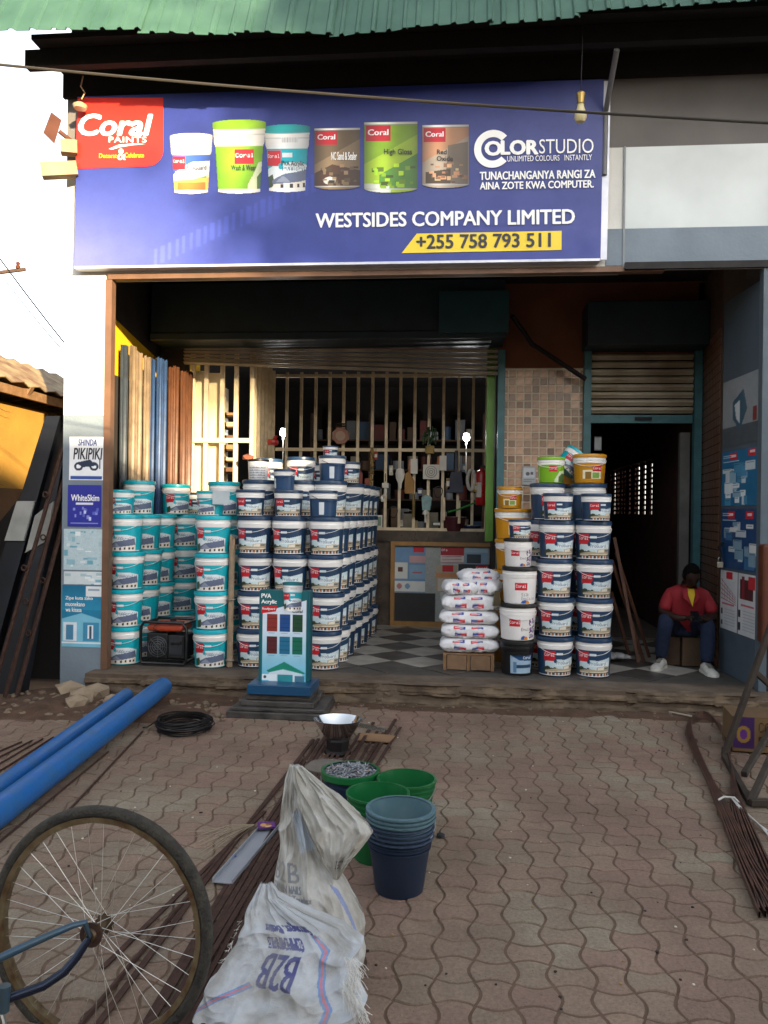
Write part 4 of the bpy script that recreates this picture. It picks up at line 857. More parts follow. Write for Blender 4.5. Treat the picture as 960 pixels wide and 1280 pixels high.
put('ochre_m', at(640, 600, 7.6).x, 7.62, zt, 'front small mustard pail on the yellow column', GR_, s=.82, rz=-.3)
put('black', at(646, 840, 7.1).x, 7.12, FL, 'black bucket with blue picture at the foot of the white column', GR_, rz=.1)
put('flower', at(646, 790, 7.1).x, 7.12, FL + .305, 'lower white bucket with black lid and purple flower edge', GR_, s=1.26, rz=.15)
put('white', at(649, 740, 7.1).x, 7.12, FL + .305 + .315, 'plain white bucket with black lid, middle of the white column', GR_, rz=-.1, s=1.0)
put('flower', at(648, 690, 7.1).x, 7.12, FL + .305 + .315 + .32, 'smaller white pail with purple flowers near the column top', GR_, rz=.1, s=.98)
put('navy_s', at(650, 660, 7.1).x, 7.12, FL + .305 + .315 + .32 + .245, 'small navy tub on top of the white bucket column', GR_, rz=.2)
# tied bundle of thin wood strips between the two stacks
wbn = empty('wood_strip_bundle', (at(288, 830, 7.0).x, 6.98, FL), 0, 'pale bundle of wooden strips standing between teal and navy stacks', 'wood bundle')
for k in range(7):
    a = k * 2.4; MB().beam((.016 * math.cos(a) * (k > 0), .016 * math.sin(a), 0), (.012 * math.cos(a) + .01, .02 * math.sin(a), 1.1 + .08 * math.sin(k * 5)), .022, .012).build('strip', mat('pale_strip_wood', '#a08a70', rough=.8, var=.35, scale=20), wbn)
for z in (.06, .6): MB().tube([(.036 * math.cos(a), .036 * math.sin(a), z) for a in np.linspace(0, 5.9, 12)], .006, 5, closed=True).build('tie', mat('grey_twine', '#8c857a', rough=.9), wbn)
# ================================================================ CEMENT BAGS ON CRATE
cx, cyy = .10, 7.2
cr = empty('wooden_crate', (at(586, 800, 7.2).x, 7.32, FL), 0, 'low raw wooden crate under the pile of white bags', 'crate')
for s_ in (-1, 0, 1): MB().box(s_ * .21 - .015, s_ * .21 + .015, -.17, .17, 0, .14).build('upright', WOOD, cr)
for s_ in (-1, 1): MB().box(s_ * .105 - .085, s_ * .105 + .085, -.185, -.171, .01, .135).build('front_board', mat('crate_board', '#7f6248', rough=.8, var=.35, scale=14), cr)
for k in range(3): MB().box(-.225, .225, -.17 + .115 * k, -.07 + .115 * k, .14, .152).build('top_slat', WOOD, cr)
BAGM = mat('woven_bag_print', '#ffffff', attr=True, rough=.5, var=.05)
def bag(name, loc, w_, d_, h_, seed, rz, label, rot=0, tie=False):
    N_, K = 90, 72; rs = random.Random(seed); im = Img(N_, K, '#e4e4e6')
    for rr in range(2):
        for cc in range(2):
            x = .22 + .30 * cc + .02 * rr; y = .17 + .10 * rr; a, b = ('#cc2a34', '#22408e') if rr == 0 else ('#22408e', '#cc2a34')
            im.rect(x, y, x + .11, y + .055, a); im.rect(x + .11, y, x + .2, y + .055, b)
            im.rect(x + .02, y + .015, x + .17, y + .03, '#e8c8cc')
    V = np.zeros((K, N_, 3))
    for j in range(K):
        a = 2 * math.pi * j / K + math.pi / 2      # starts on top, goes over the back, bottom, front
        for i in range(N_):
            u = -1 + 2 * i / (N_ - 1); e = (1 - abs(u) ** 5) ** .5 if abs(u) < 1 else 0; e = max(e, .12); 
            ca, sa = math.cos(a), math.sin(a); px = abs(ca) ** .6 * (1 if ca > 0 else -1); pz = abs(sa) ** .6 * (1 if sa > 0 else -1)
            n_ = mnoise.noise(Vector((u * 3 + seed * 7, ca * 1.5, sa * 1.5))) * .012 + mnoise.noise(Vector((u * 9 + seed * 7, ca * 4, sa * 4))) * .006
            V[j, i] = (u * w_ / 2, (px * d_ / 2 * (.75 + .25 * e) + n_) , pz * h_ / 2 * e + h_ / 2 + n_ * .8)
    me = grid_mesh(name, V.reshape(-1, 3), im.a[::1], N_, K, BAGM); 
    # close round
    o = bpy.data.objects.new(name, me); COL.objects.link(o); bm = bmesh.new(); bm.from_mesh(me)
    bm.verts.ensure_lookup_table()
    for i in range(N_ - 1): bm.faces.new((bm.verts[(K - 1) * N_ + i], bm.verts[(K - 1) * N_ + i + 1], bm.verts[i + 1], bm.verts[i]))
    bmesh.ops.holes_fill(bm, edges=bm.edges, sides=0); bmesh.ops.recalc_face_normals(bm, faces=bm.faces); bm.to_mesh(me); bm.free()
    me.polygons.foreach_set('use_smooth', [True] * len(me.polygons))
    o.location = loc; o.rotation_euler = (rot, 0, rz); tag(o, label, 'bag', 'white bags piled on the crate'); return o
bx = cr.location.x; z = FL + .152; lbs = ['bottom white woven bag lying directly on the crate', 'second white bag from the bottom of the pile', 'third white bag up, middle of the pile', 'fourth white bag with a stained right end']
for k in range(4):
    h = [.125, .125, .12, .145][k]; bag('cement_bag', (bx + [.005, .01, 0, 0][k], 7.30, z), [.53, .52, .53, .5][k], .34, h + .012, k + 1, random.uniform(-.04, .04), lbs[k]); z += h
bag('cement_bag', (bx - .09, 7.26, z), .3, .3, .13, 11, .15, 'left half sized white bag on top of the pile')
bag('cement_bag', (bx + .13, 7.30, z), .3, .3, .14, 12, -.3, 'right white bag on top with a blue mark, sagging')
bag('cement_bag', (bx + .08, 7.42, z + .11), .36, .22, .11, 13, .35, 'slumped grey white bag at the very top rear of the pile')
rg = MB()
for k in range(70):
    a = random.uniform(0, 6.28); r_ = random.uniform(.0, .05); rg.tube([(r_ * math.cos(a) * .4, r_ * math.sin(a) * .4, .1), (r_ * math.cos(a), r_ * math.sin(a) - .02, -.03)], .0022, 3)
tag(rg.build('fibre_tuft', mat('brown_fibre', '#6a5f48', rough=1), loc=(bx + .24, 7.1, FL + .62)), 'brown brush of fibres hanging at the right end of the bags', 'brush')
# ================================================================ COLOUR STAND + PLINTH
G0 = gnd(340, 905); sx = at(340, 860, 6.0).x; 
pln = empty('stone_plinth', (G0.x, 6.13, 0), .0, 'dark stepped stone slabs under the teal colour stand', 'plinth')
SLAB = mat('black_slab', '#2b2928', rough=.5, var=.5, scale=7, bump=.9, bscale=20, col2='#4c4844')
rz_ = -.05
for a, (w_, d_, z0, z1) in enumerate([(.74, .54, 0, .05), (.70, .50, .052, .078), (.57, .42, .08, .122), (.50, .36, .124, .168)]):
    o = MB().box(-w_ / 2, w_ / 2, -d_ / 2, d_ / 2, z0, z1).build('slab', SLAB, pln, loc=(random.uniform(-.01, .01), 0, 0), bevel=.006, rz=random.uniform(-.03, .03))
stn = empty('colour_stand', (G0.x + .01, 6.08, .17), -.02, 'teal display stand with paint colour swatches standing on dark slabs', 'display stand')
SB = mat('stand_base_blue', '#15476b', rough=.35, var=.15); SDT = mat('stand_dark_teal', '#0d5560', rough=.4, var=.1)
MB().box(-.245, .245, -.17, .15, .0, .075).build('base', SB, stn, bevel=.006)
MB().box(-.20, .20, -.02, .10, .10, .80).build('board', SDT, stn, bevel=.008)
MB().add([(-.2, -.02, .10), (.2, -.02, .10), (.2, -.05, .10), (-.2, -.05, .10)], [(0, 1, 2, 3)])
im = Img(120, 200, '#0f5f66'); im.poly([(.06, .24), (.97, .1), (.97, 1), (.06, 1)], '#d5e6f2'); im.grad(.06, .45, .97, 1, '#cfe3f0', '#5fb6d4') if False else None
m_ = im.pmask([(.06, .24), (.97, .1), (.97, 1), (.06, 1)]); tt = np.clip((im.Y - .4) / .55, 0, 1)[..., None]; g_ = np.array(im.c('#dbe6f2')) * (1 - tt) + np.array(im.c('#6fc0dc')) * tt; im.a[m_] = g_[m_]
cols = [['#8e2f28', '#1b4c8c', '#20482f'], ['#5a2226', '#1f6f94', '#0f6b55']]
for r_ in range(2):
    for c_ in range(3):
        x = .15 + c_ * .265; y = .26 + r_ * .245; im.rect(x, y, x + .215, y + .19, cols[r_][c_])
        for k in range(4): im.rect(x, y + k * .0475, x + .215, y + k * .0475 + .006, [v * .75 for v in im.c(cols[r_][c_])])
        im.rect(x + .03, y + .205, x + .17, y + .212, '#7a98aa')
im.poly([(.15, .88), (.52, .78), (.97, .9), (.9, .905), (.5, .86), (.2, .9)], '#158a72'); im.poly([(.2, .9), (.5, .865), (.9, .905), (.9, 1), (.2, 1)], '#cfe4ec'); im.rect(.38, .92, .7, 1, '#2f8f98'); im.rect(.06, .92, .36, .985, '#e8f0f4'); im.rect(.74, .93, .94, 1, '#4a7890'); im.ell(.12, .95, .03, .018, '#30404c')
o_ = Vector((-.19, -.0225, .80))
SW = wl(stn)
ss = sheet('swatch_panel', im, (0, 0, 0), XD, DN, .375, .70); ss.parent = stn; ss.location = o_ + Vector((0, 0, 0))
def local_text(name, s, m, parent, o, w_, h_, **k):
    t = text(name, s, m, (0, 0, 0), XD, DN, w_, h_, **k); t.parent = parent; t.location = o; return t
local_text('lettering', 'PVA', TWHITE, stn, (-.18, -.024, .775), .075, .033, bold=.05); local_text('lettering', 'Acrylic', TWHITE, stn, (-.18, -.024, .728), .12, .037, bold=.05)
MB().add([(-.18, -.0235, .675), (-.055, -.0235, .685), (-.065, -.0235, .64), (-.18, -.0235, .622)], [(0, 1, 2, 3)]).build('red_tag', RED, stn)
local_text('lettering', 'Roofguard', TWHITE, stn, (-.172, -.0245, .668), .10, .022, bold=.02); local_text('lettering', 'Coral', TDARK, stn, (.065, -.024, .655), .08, .022, bold=.03, shear=.15)
pc = sheet('pail_cutout', pail_picture('teal', '#0f6f78'), (0, 0, 0), XD, DN, .17, .235, mask=True); pc.parent = stn; pc.location = (-.02, -.027, .875)
MB().box(-.012, .135, -.024, -.012, .68, .85).build('cutout_backing', SDT, stn)
for ch in stn.children:
    if not ch.name.startswith('base'): ch.location.z -= .027
# ================================================================ GENERATOR
ge = empty('generator', (at(211, 820, 7.05).x, 7.08, FL), -.05, 'small portable generator with black tube frame and orange tank', 'generator')
BF = mat('black_frame', '#141416', rough=.4, var=.2)
for y in (-.15, .15): MB().tube([(-.2, y, .02), (-.215, y, .06), (-.215, y, .34), (-.18, y, .385), (.18, y, .385), (.215, y, .34), (.215, y, .06), (.2, y, .02)], .014, 8, closed=True).build('frame', BF, ge, smooth=True)
for x in (-.19, .19):
    for z in (.03, .375): MB().tube([(x, -.15, z), (x, .15, z)], .012, 8).build('crossbar', BF, ge, smooth=True)
tk = MB(); tk.lathe([(0, 0), (.22, 0), (.24, .02), (.24, .05), (.2, .075), (0, .085)], 4, c=(0, 0, .3), sx=.98, sy=.75, a0=math.pi / 4, a1=math.pi / 4 + 2 * math.pi); tk.build('tank', mat('orange_tank', '#b5482c', rough=.35, var=.25), ge, bevel=.012)
MB().lathe([(0, 0), (.03, 0), (.03, .02), (0, .022)], 14, c=(.03, 0, .385)).build('tank_cap', BLACKP, ge, smooth=True)
MB().box(-.18, .02, -.1, .12, .05, .28).box(.03, .18, -.12, .12, .06, .27).box(-.17, .17, -.08, .1, .03, .05).build('engine', mat('engine_dark', '#1c1d20', rough=.5, var=.4, scale=20), ge, bevel=.01)
f_ = MB(); 
for r_ in (.03, .05, .07, .09): f_.tube([(-.07 + r_ * math.cos(a), -.112, .16 + r_ * math.sin(a)) for a in np.linspace(0, 6.0, 20)], .005, 5, closed=True)
for k in range(8): a = k * math.pi / 4; f_.tube([(-.07, -.112, .16), (-.07 + .1 * math.cos(a), -.112, .16 + .1 * math.sin(a))], .004, 4)
f_.build('fan_guard', mat('grey_guard', '#54565a', rough=.4, metal=.5), ge)
MB().box(.045, .165, -.127, -.12, .1, .25).build('control_panel', mat('panel_grey', '#303338', rough=.4), ge)
for k in range(3): MB().lathe([(0, 0), (.016, 0), (.014, .01), (0, .012)], 10).build('socket', BLACKP, ge, loc=(.075 + .035 * k, -.128, .2)).rotation_euler[0] = math.pi / 2
MB().tube([(-.04, -.14, .3), (-.1, -.15, .33), (-.06, -.15, .37), (.1, -.12, .39), (.2, -.16, .4)], .004, 5).build('cord', BLACKP, ge)
# ================================================================ BLUE PIPES, COIL
PB = mat('blue_pipe_pvc', '#125a9e', rough=.4, var=.45, scale=9, bump=.15, col2='#2a5c86', thr=.6)
def pipe(a, b, r, label):
    a = Vector(a); b = Vector(b); d = (b - a).normalized(); L_ = (b - a).length
    o = MB(); o.lathe([(r - .005, L_ - .15), (r - .005, L_), (r, L_), (r, 0), (r - .005, 0), (r - .005, .15)], 32); ob_ = o.build('blue_pipe', PB, smooth=True)
    ob_.location = a; ob_.rotation_euler = d.to_track_quat('Z', 'Y').to_euler(); tag(ob_, label, 'pipe', 'blue pipes lying on the paving'); return ob_
pipe(gnd(-130, 1113, .072), at(204, 858, 6.3), .072, 'thicker blue plastic pipe, nearer one, its end lying toward the step')
pipe(gnd(-130, 1080, .056), at(158, 869, 6.12), .055, 'thinner blue plastic pipe lying behind the thicker one')
g0 = gnd(224, 918); co = MB(); random.seed(14)
for k in range(26):
    r_ = random.uniform(.165, .2); z = .012 + .085 * random.random(); ph = random.uniform(0, 6); ox_, oy_ = random.uniform(-.012, .012), random.uniform(-.012, .012)
    co.tube([(ox_ + r_ * math.cos(a), oy_ + r_ * math.sin(a), z + .008 * math.sin(a * 2 + ph)) for a in np.linspace(0, 2 * math.pi, 33)[:-1]], .0042, 5, closed=True)
co.tube([(-.2, .03, .06), (-.26, -.02, .02), (-.3, .0, .01)], .004, 5)
tag(co.build('wire_coil', IRON, loc=(g0.x, g0.y + .1, 0)), 'round coil of dark iron wire on the paving', 'wire coil')
# ================================================================ RODS
rods = []
def rod(p0, p1, w_, label, flat=True, z=0.0, m=RUST, mids=(), name='iron_strip', grp='rusty iron strips lying on the paving'):
    a = gnd(*p0, z + .006); b = gnd(*p1, z + .006); mb = MB(); pts = [a] + [gnd(*q, z + .006) for q in mids] + [b]; c = pts[0]
    n_ = []
    for i in range(len(pts) - 1):
        for t in (0, .5): n_.append(pts[i].lerp(pts[i + 1], t) + Vector((random.uniform(-.004, .004), random.uniform(-.004, .004), random.uniform(0, .004))))
    n_.append(pts[-1]); n_ = [q - c for q in n_]
    if flat:
        for i in range(len(n_) - 1): mb.beam(n_[i], n_[i + 1], w_, .006)
    else: mb.tube(n_, w_ / 2, 6)
    o = mb.build(name, m, loc=c); tag(o, label, 'iron strip', grp); return o
random.seed(31)
N = 13; nm = ['leftmost', 'second', 'third', 'fourth', 'fifth', 'sixth', 'seventh', 'eighth', 'ninth', 'tenth', 'eleventh', 'twelfth', 'rightmost']
for k in range(N):
    t = k / (N - 1)
    rod((402 + 100 * t + random.uniform(-4, 4), 925 - 14 * t - random.uniform(0, 14)), (150 + 115 * t + random.uniform(-6, 6), 1330 + random.uniform(-4, 8)), random.choice([.018, .024, .02]), f'{nm[k]} rusty strip of the main bundle running under the sack', mids=((300 + 95 * t, 1080),), z=random.choice([0, .006, .012]))
for k, (p0, p1, wd, fl, lb) in enumerate([((392, 925), (85, 1330), .022, True, 'rusty bar left of the main bundle, ending near the bowl'), ((378, 950), (60, 1330), .018, False, 'round rusty bar passing beneath the bicycle wheel'), ((178, 915), (-60, 1170), .014, False, 'thin dark rod right of the blue pipes'),
     ((135, 940), (-40, 1085), .012, False, 'thin rod close beside the thick blue pipe'), ((330, 1015), (128, 1210), .02, True, 'short dark strip crossing behind the wheel')]):
    rod(p0, p1, wd, lb, fl)
for k in range(6): rod((92 - k * 13, 918 + k * 2), (-50 + k * 4 - 20, 1000 - k * 14 + 30), .012, ['first', 'second', 'third', 'fourth', 'fifth', 'last'][k] + ' thin rod counted leftward, beside the thinner blue pipe', False, grp='thin rods at the left edge')
# grey plastic strip, packet, blue cap
a = gnd(340, 1030, .02); b = gnd(278, 1102, .02); d_ = (b - a); ln = d_.length; ang = math.atan2(d_.x, -d_.y)
o = MB().box(-.045, .045, -ln, 0, .0, .004).box(-.045, -.041, -ln, 0, .004, .02).box(.041, .045, -ln, 0, .004, .02).build('grey_profile', mat('grey_pvc', '#8f939a', rough=.35, var=.1), loc=(a.x, a.y, .012)); o.rotation_euler[2] = -math.atan2(-(b.x - a.x), -(b.y - a.y)) if False else math.atan2(b.x - a.x, -(b.y - a.y)); tag(o, 'short grey plastic trunking piece lying on the rusty strips', 'plastic strip')
q = gnd(333, 1030, .04); im = Img(40, 40, '#5a2474'); im.ell(.35, .5, .2, .2, '#c99a5a'); im.ell(.65, .45, .17, .2, '#8a4a30'); im.ell(.6, .75, .2, .1, '#d8b070'); im.noise(.3, 5)
pk = empty('snack_packet', (q.x, q.y, .035), .3, 'small purple wrapper with orange brown print lying above the grey strip', 'wrapper')
MB().box(-.042, .042, -.04, .04, -.006, -.001).build('pouch', mat('purple_foil', '#4a2060', rough=.3), pk, bevel=.002); o = sheet('printed_front', im, (0, 0, 0), XD, -Vector((0, 1, 0)), .084, .08, curl=.002); o.parent = pk; o.location = (-.042, .04, .0)
q = gnd(292, 1075); tag(MB().lathe([(0, .02), (.012, .02), (.014, .012), (.012, 0)], 10).build('bottle_cap', mat('blue_cap_plastic', '#1d3fa8', rough=.3), loc=(q.x, q.y, 0), smooth=True), 'tiny blue plastic cap beside the grey strip', 'bottle cap')
fb = MB(); random.seed(2); p0 = gnd(318, 1038)
for k in range(22): q = gnd(random.uniform(232, 270), random.uniform(1040, 1072)); fb.tube([p0 + Vector((0, 0, .03)), p0.lerp(q, .5) + Vector((0, random.uniform(-.02, .02), random.uniform(.01, .04))), q + Vector((0, 0, .003))], .0009, 3)
tag(fb.build('frayed_fibres', mat('pale_fibre', '#b8aa90', rough=.8)), 'spray of thin pale fibres fanned beside the purple wrapper', 'fibres')
# ================================================================ BOWL, CARD, GREEN BUCKETS
q = gnd(421, 944); sc = empty('weighing_scoop', (q.x, q.y + .03, 0), 0, 'shiny steel scale pan on a dark stand above the rusty strips', 'weighing pan')
MB().lathe([(.0, 0), (.085, 0), (.088, .015), (.07, .03), (.075, .09), (.05, .12)], 6).build('stand', IRON, sc)
CH = mat('shiny_steel', '#c4c6c8', rough=.18, metal=1, var=.1)
MB().lathe([(0, .085), (.05, .09), (.09, .12), (.15, .21), (.158, .225), (.154, .226), (.143, .205), (.085, .125), (.05, .1), (0, .095)], 36, sx=1.0, sy=.85).build('pan', CH, sc, smooth=True)
MB().hexa([(.09, -.02, .19), (.3, .03, .14), (.3, .11, .14), (.08, .08, .19), (.09, -.02, .194), (.3, .03, .144), (.3, .11, .144), (.08, .08, .194)]).build('spout', CH, sc)
q = gnd(468, 926); tag(MB().hexa([(-.13, -.05, 0), (.11, -.09, .004), (.14, .09, 0), (-.1, .09, .01), (-.13, -.05, .006), (.11, -.09, .01), (.14, .09, .006), (-.1, .09, .016)]).build('cardboard_piece', mat('cardboard', '#8a6a4c', rough=.9, var=.2), loc=(q.x, q.y, .012)), 'flat torn piece of brown cardboard beside the steel pan', 'cardboard')
q = gnd(410, 965); tag(MB().lathe([(0, .06), (.1, .055), (.13, .03), (.12, 0)], 18, sx=1.1, sy=.8).build('flat_stone', mat('grey_flat_stone', '#6c655c', rough=.95, var=.35, bump=.5), loc=(q.x, q.y, 0), smooth=True), 'flat grey stone between the pan and the nail bucket', 'stone')
GB1 = mat('green_bucket', '#0f5c2e', rough=.35, var=.15, scale=5); NB = mat('dark_blue_bucket', '#15263c', rough=.45, var=.3, scale=6); TB = mat('dusty_teal_bucket', '#2d5560', rough=.6, var=.35, scale=5, col2='#5a7278')
def pail(name, x, y, h, r, m, label, rim=None, z=0, rings=3, handle=True, inner=None, cat='bucket', rimh=.03, grp='plastic buckets in the middle of the paving'):
    t = empty(name, (x, y, z), random.uniform(-.5, .5), label, cat, grp); rb = r * .76; p = [(0, .004), (rb, 0)]; 
    for i in range(rings): zz = h * (.80 + .18 * i / max(1, rings)); rr = rb + (r - rb) * zz / h; p += [(rr, zz - .006), (rr + .006, zz - .004), (rr + .006, zz + .002), (rr, zz + .004)]
    p += [(r, h - .012), (r + .008, h - .01), (r + .008, h), (r - .004, h)]
    MB().lathe(p, 36).build('body', m, t, smooth=True)
    MB().lathe([(r - .003, h - .001), (rb - .002, .01), (0, .01)], 36).build('inside', inner or m, t, smooth=True)
    if rim: MB().lathe([(r + .0085, h - rimh), (r + .0125, h - rimh * .85), (r + .0125, h + .002), (r - .004, h + .003)], 36).build('rim', rim, t, smooth=True)
    if handle:
        a0 = random.uniform(-.3, .3); hp = [Vector(((r + .012) * math.cos(a), (r + .012) * math.sin(a) * -.85, h - .03 - .10 * math.sin(a))) for a in np.linspace(0, math.pi, 14)]
        MB().tube(hp, .003, 5).build('handle', STEEL, t)
    return t
q = gnd(437, 1047); nb = pail('nail_bucket', at(437, 968, 3.93).x, 3.96, .27, .135, NB, 'dark blue bucket with green rim heaped with nails', rim=GB1, rings=1)
nl = MB(); random.seed(6)
for k in range(700):
    a = random.uniform(0, 6.28); r_ = .125 * math.sqrt(random.random()); z = .258 + .025 * (1 - r_ / .125) + random.uniform(-.006, .01); d = Vector((random.uniform(-1, 1), random.uniform(-1, 1), random.uniform(-.35, .35))).normalized() * random.uniform(.012, .022)
    c = Vector((r_ * math.cos(a), r_ * math.sin(a), z)); nl.tube([c - d, c + d], .0018, 3); 
    if k % 3 == 0: nl.lathe([(0, 0), (.005, 0), (0, .002)], 5, c=tuple(c + d))
o = nl.build('nails', mat('bright_nail_steel', '#b9bcc0', rough=.25, metal=.9, var=.4), loc=nb.location); tag(o, 'heap of bright steel nails filling the dark blue bucket', 'nails', kind='stuff')
MB().lathe([(0, .262), (.122, .25)], 24).build('nail_fill', IRON, nb)
q = gnd(506, 1040); pail('green_pail', at(508, 985, 3.87).x, 3.88, .27, .138, GB1, 'empty bright green bucket at the rear right', rings=2)
q = gnd(500, 1128); bxx, byy = gnd(500, 1112).x, gnd(500, 1112).y + .02
pail('green_pail', at(472, 1000, 3.6).x, 3.61, .29, .138, GB1, 'tall bright green bucket half hidden behind the sack', rings=2, handle=False)
bxx = at(500, 1040, 3.32).x; byy = 3.31; WR = mat('worn_rim', '#33445a', rough=.5, var=.4, scale=30)
pail('dark_blue_pail', bxx, byy, .23, .131, NB, 'lowest dark blue bucket of the nested stack', rim=WR, rimh=.006, rings=3, handle=False)
for k in range(3): pail('dark_blue_pail', bxx + random.uniform(-.004, .004), byy, .23, .131, NB, rim=WR, rimh=.006, label=['second', 'third', 'fourth'][k] + ' dark blue bucket from the bottom of the nested stack', z=.018 * (k + 1), rings=2, handle=False)
for k in range(3): pail('teal_grey_pail', bxx + random.uniform(-.005, .005), byy, .23, .133, TB, rim=mat('pale_worn_rim', '#506e78', rough=.6, var=.3, scale=30), rimh=.006, label=['lowest', 'middle', 'topmost broken rimmed'][k] + ' dusty teal grey bucket nested on top of the dark blue ones', z=.072 + .016 * k, rings=2, handle=(k == 2))
q = gnd(551, 1047); b = MB(); rock(b, 0, 0, .012, .022, seed=3); tag(b.build('dark_lump', mat('charcoal_lump', '#26262a', rough=.8), loc=(q.x, q.y, 0)), 'small dark lump on the paving right of the nested buckets', 'stone')
# ================================================================ SACKS
SACKM = mat('sack_cloth', '#ffffff', attr=True, rough=.75, var=.16, scale=30, bump=.35, bscale=260)
def sack(name, rows, im, seed, label=None, parent=None, cat='sack', fold=.02, back=.5, K=130, lean=None, flatk=1):
    Nr = im.H; W_ = im.W; ys = np.array([r[0] for r in rows], float); t = np.linspace(ys[0], ys[-1], Nr)
    xl = np.interp(t, ys, [r[1] for r in rows]); xr = np.interp(t, ys, [r[2] for r in rows]); YY = np.interp(t, ys, [r[3] for r in rows]); bu = np.interp(t, ys, [r[4] for r in rows])
    V = np.zeros((Nr, W_, 3)); Cc = np.ones((Nr, W_, 3)); hf = int(W_ * .62)
    for j in range(Nr):
        A = at(xl[j], t[j], YY[j]); B = at(xr[j], t[j], YY[j]); c = (A + B) / 2; hw = (B - A).length / 2
        for i in range(W_):
            if i < hf: a = math.pi * i / hf; sgn = 1
            else: a = math.pi + math.pi * (i - hf) / (W_ - hf); sgn = back
            u = -math.cos(a); s_ = abs(math.sin(a)) ** .7 * (1 if a <= math.pi else -1); p = Vector((u * 1.4 + seed, t[j] / 70, s_ * .8))
            f1 = mnoise.noise(p * 1.1); f2 = 1 - abs(mnoise.noise(p * 2.3 + Vector((5, 0, 0)))) * 2; f3 = 1 - abs(mnoise.noise(Vector((u * 5 + seed, t[j] / 60 + u, 3)))) * 2
            q1 = Vector((u * 2.1 + t[j] / 60 + seed, t[j] / 42 - u * .8, seed)) * .7; g1 = (1 - abs(mnoise.noise(q1)) * 2.4); g2 = (1 - abs(mnoise.noise(q1 * 2.7 + Vector((9, 3, 0)))) * 2.4)
            fd = fold * (f1 * 1.3 + f2 * .4 + f3 * .25 + max(0, g1) ** 2 * .9 + max(0, g2) ** 2 * .12 - .7) * min(1, hw / .06)
            w2 = hw * u * (1 + .06 * mnoise.noise(Vector((seed, t[j] / 22, u * .6))))
            V[j, i] = (c.x + w2, c.y - s_ * bu[j] * sgn - fd * (1 if s_ > 0 else -.3), max(.004, c.z + fd * .4))
    xi = (np.arange(W_) / hf * (im.W - 1)).astype(int).clip(0, im.W - 1)
    # print runs over the front half only
    col = im.a[:, xi].copy(); col[:, hf:] = im.a[:, -3:-2]
    me = grid_mesh(name, V.reshape(-1, 3), col, W_, Nr, SACKM, wrap=True)
    bm = bmesh.new(); bm.from_mesh(me); bmesh.ops.holes_fill(bm, edges=bm.edges, sides=0); bm.to_mesh(me); bm.free(); me.polygons.foreach_set('use_smooth', [True] * len(me.polygons))
    o = bpy.data.objects.new(name, me); COL.objects.link(o); me.update()
    if parent: o.parent = parent; o.location = -wl(parent)
    if label: tag(o, label, cat)
    return o
def stripe(im, x0, y0, x1, y1, w_=.022):
    for k, c in enumerate(['#7390bc', '#c07c84', '#7390bc']):
        o = (k - 1) * w_; dx, dy = x1 - x0, y1 - y0; L_ = math.hypot(dx, dy); nx_, ny_ = -dy / L_, dx / L_; h = w_ / 2
        im.poly([(x0 + nx_ * (o - h), y0 + ny_ * (o - h)), (x1 + nx_ * (o - h), y1 + ny_ * (o - h)), (x1 + nx_ * (o + h), y1 + ny_ * (o + h)), (x0 + nx_ * (o + h), y0 + ny_ * (o + h))], c)
def dirt(im, seed, base2, amt=.6, sc_=5):
    for j in range(im.H):
        for i in range(im.W):
            n_ = mnoise.fractal(Vector((i / im.W * sc_, j / im.H * sc_, seed)), 1, 2, 5); k = min(1, max(0, n_ * amt + .25)); im.a[j, i] = im.a[j, i] * (1 - k * .6) + np.array(im.c(base2)) * k * .6
    return im
imU = Img(330, 190, '#b6b4ae'); ink = '#5d6472'
imU.vtext('B2B', ink, .10, .40, .45, .48, soft=.6); imU.vtext('COMMON NAILS', ink,   .12, .49, .46, .52, soft=.75); imU.vtext('Stronger. Better. Tougher', ink, .05, .528, .54, .56, soft=.7)
imU.poly([(.45, .2), (.7, .18), (.72, .34), (.5, .36)], '#b9c2cc')
imU.poly([(.74, .48), (.80, .5), (.84, .70), (.82, .70)], '#7f8cb8'); imU = dirt(imU, 3, '#7f776a', 1.0, 6)
up = sack('cloth_sack', [(956, 362, 372, 2.98, .012), (975, 356, 380, 2.97, .025), (1000, 354, 384, 2.95, .04), (1030, 351, 398, 2.93, .05), (1060, 349, 410, 2.90, .065), (1090, 345, 428, 2.86, .085), (1120, 341, 446, 2.82, .10), (1150, 337, 457, 2.78, .11), (1185, 334, 456, 2.76, .11), (1240, 340, 450, 2.74, .09)], imU, 2.0, 'grey white nail sack standing upright behind the other sack', fold=.024)
imF = dirt(Img(110, 90, '#b4b2ab'), 9, '#80786a', 1.0, 4); imF.text(.5, .8, 'ISI', '#4a505c', 1)
fl_ = sack('flap', [(957, 364, 378, 2.90, .015), (975, 367, 400, 2.88, .03), (1000, 373, 430, 2.85, .045), (1022, 380, 458, 2.83, .05), (1036, 385, 467, 2.82, .05), (1055, 394, 455, 2.80, .05), (1078, 404, 436, 2.78, .035), (1098, 417, 424, 2.78, .01)], imF, 7.0, parent=up, fold=.028)
imL = Img(420, 210, '#b4b7ba'); ink2 = '#3c3f78'
imL.vtext('Stronger. Better', ink2, .34, .20, .64, .262, rot=True, soft=.85); imL.vtext('COMMON NAILS', ink2, .35, .285, .54, .36, rot=True, soft=.85); imL.vtext('B2B', ink2, .36, .385, .535, .60, rot=True, soft=.9)
stripe(imL, .02, .86, .34, .58, .013); stripe(imL, .64, .26, .71, .98, .013); imL = dirt(imL, 5, '#8a867c', 1.1, 6)
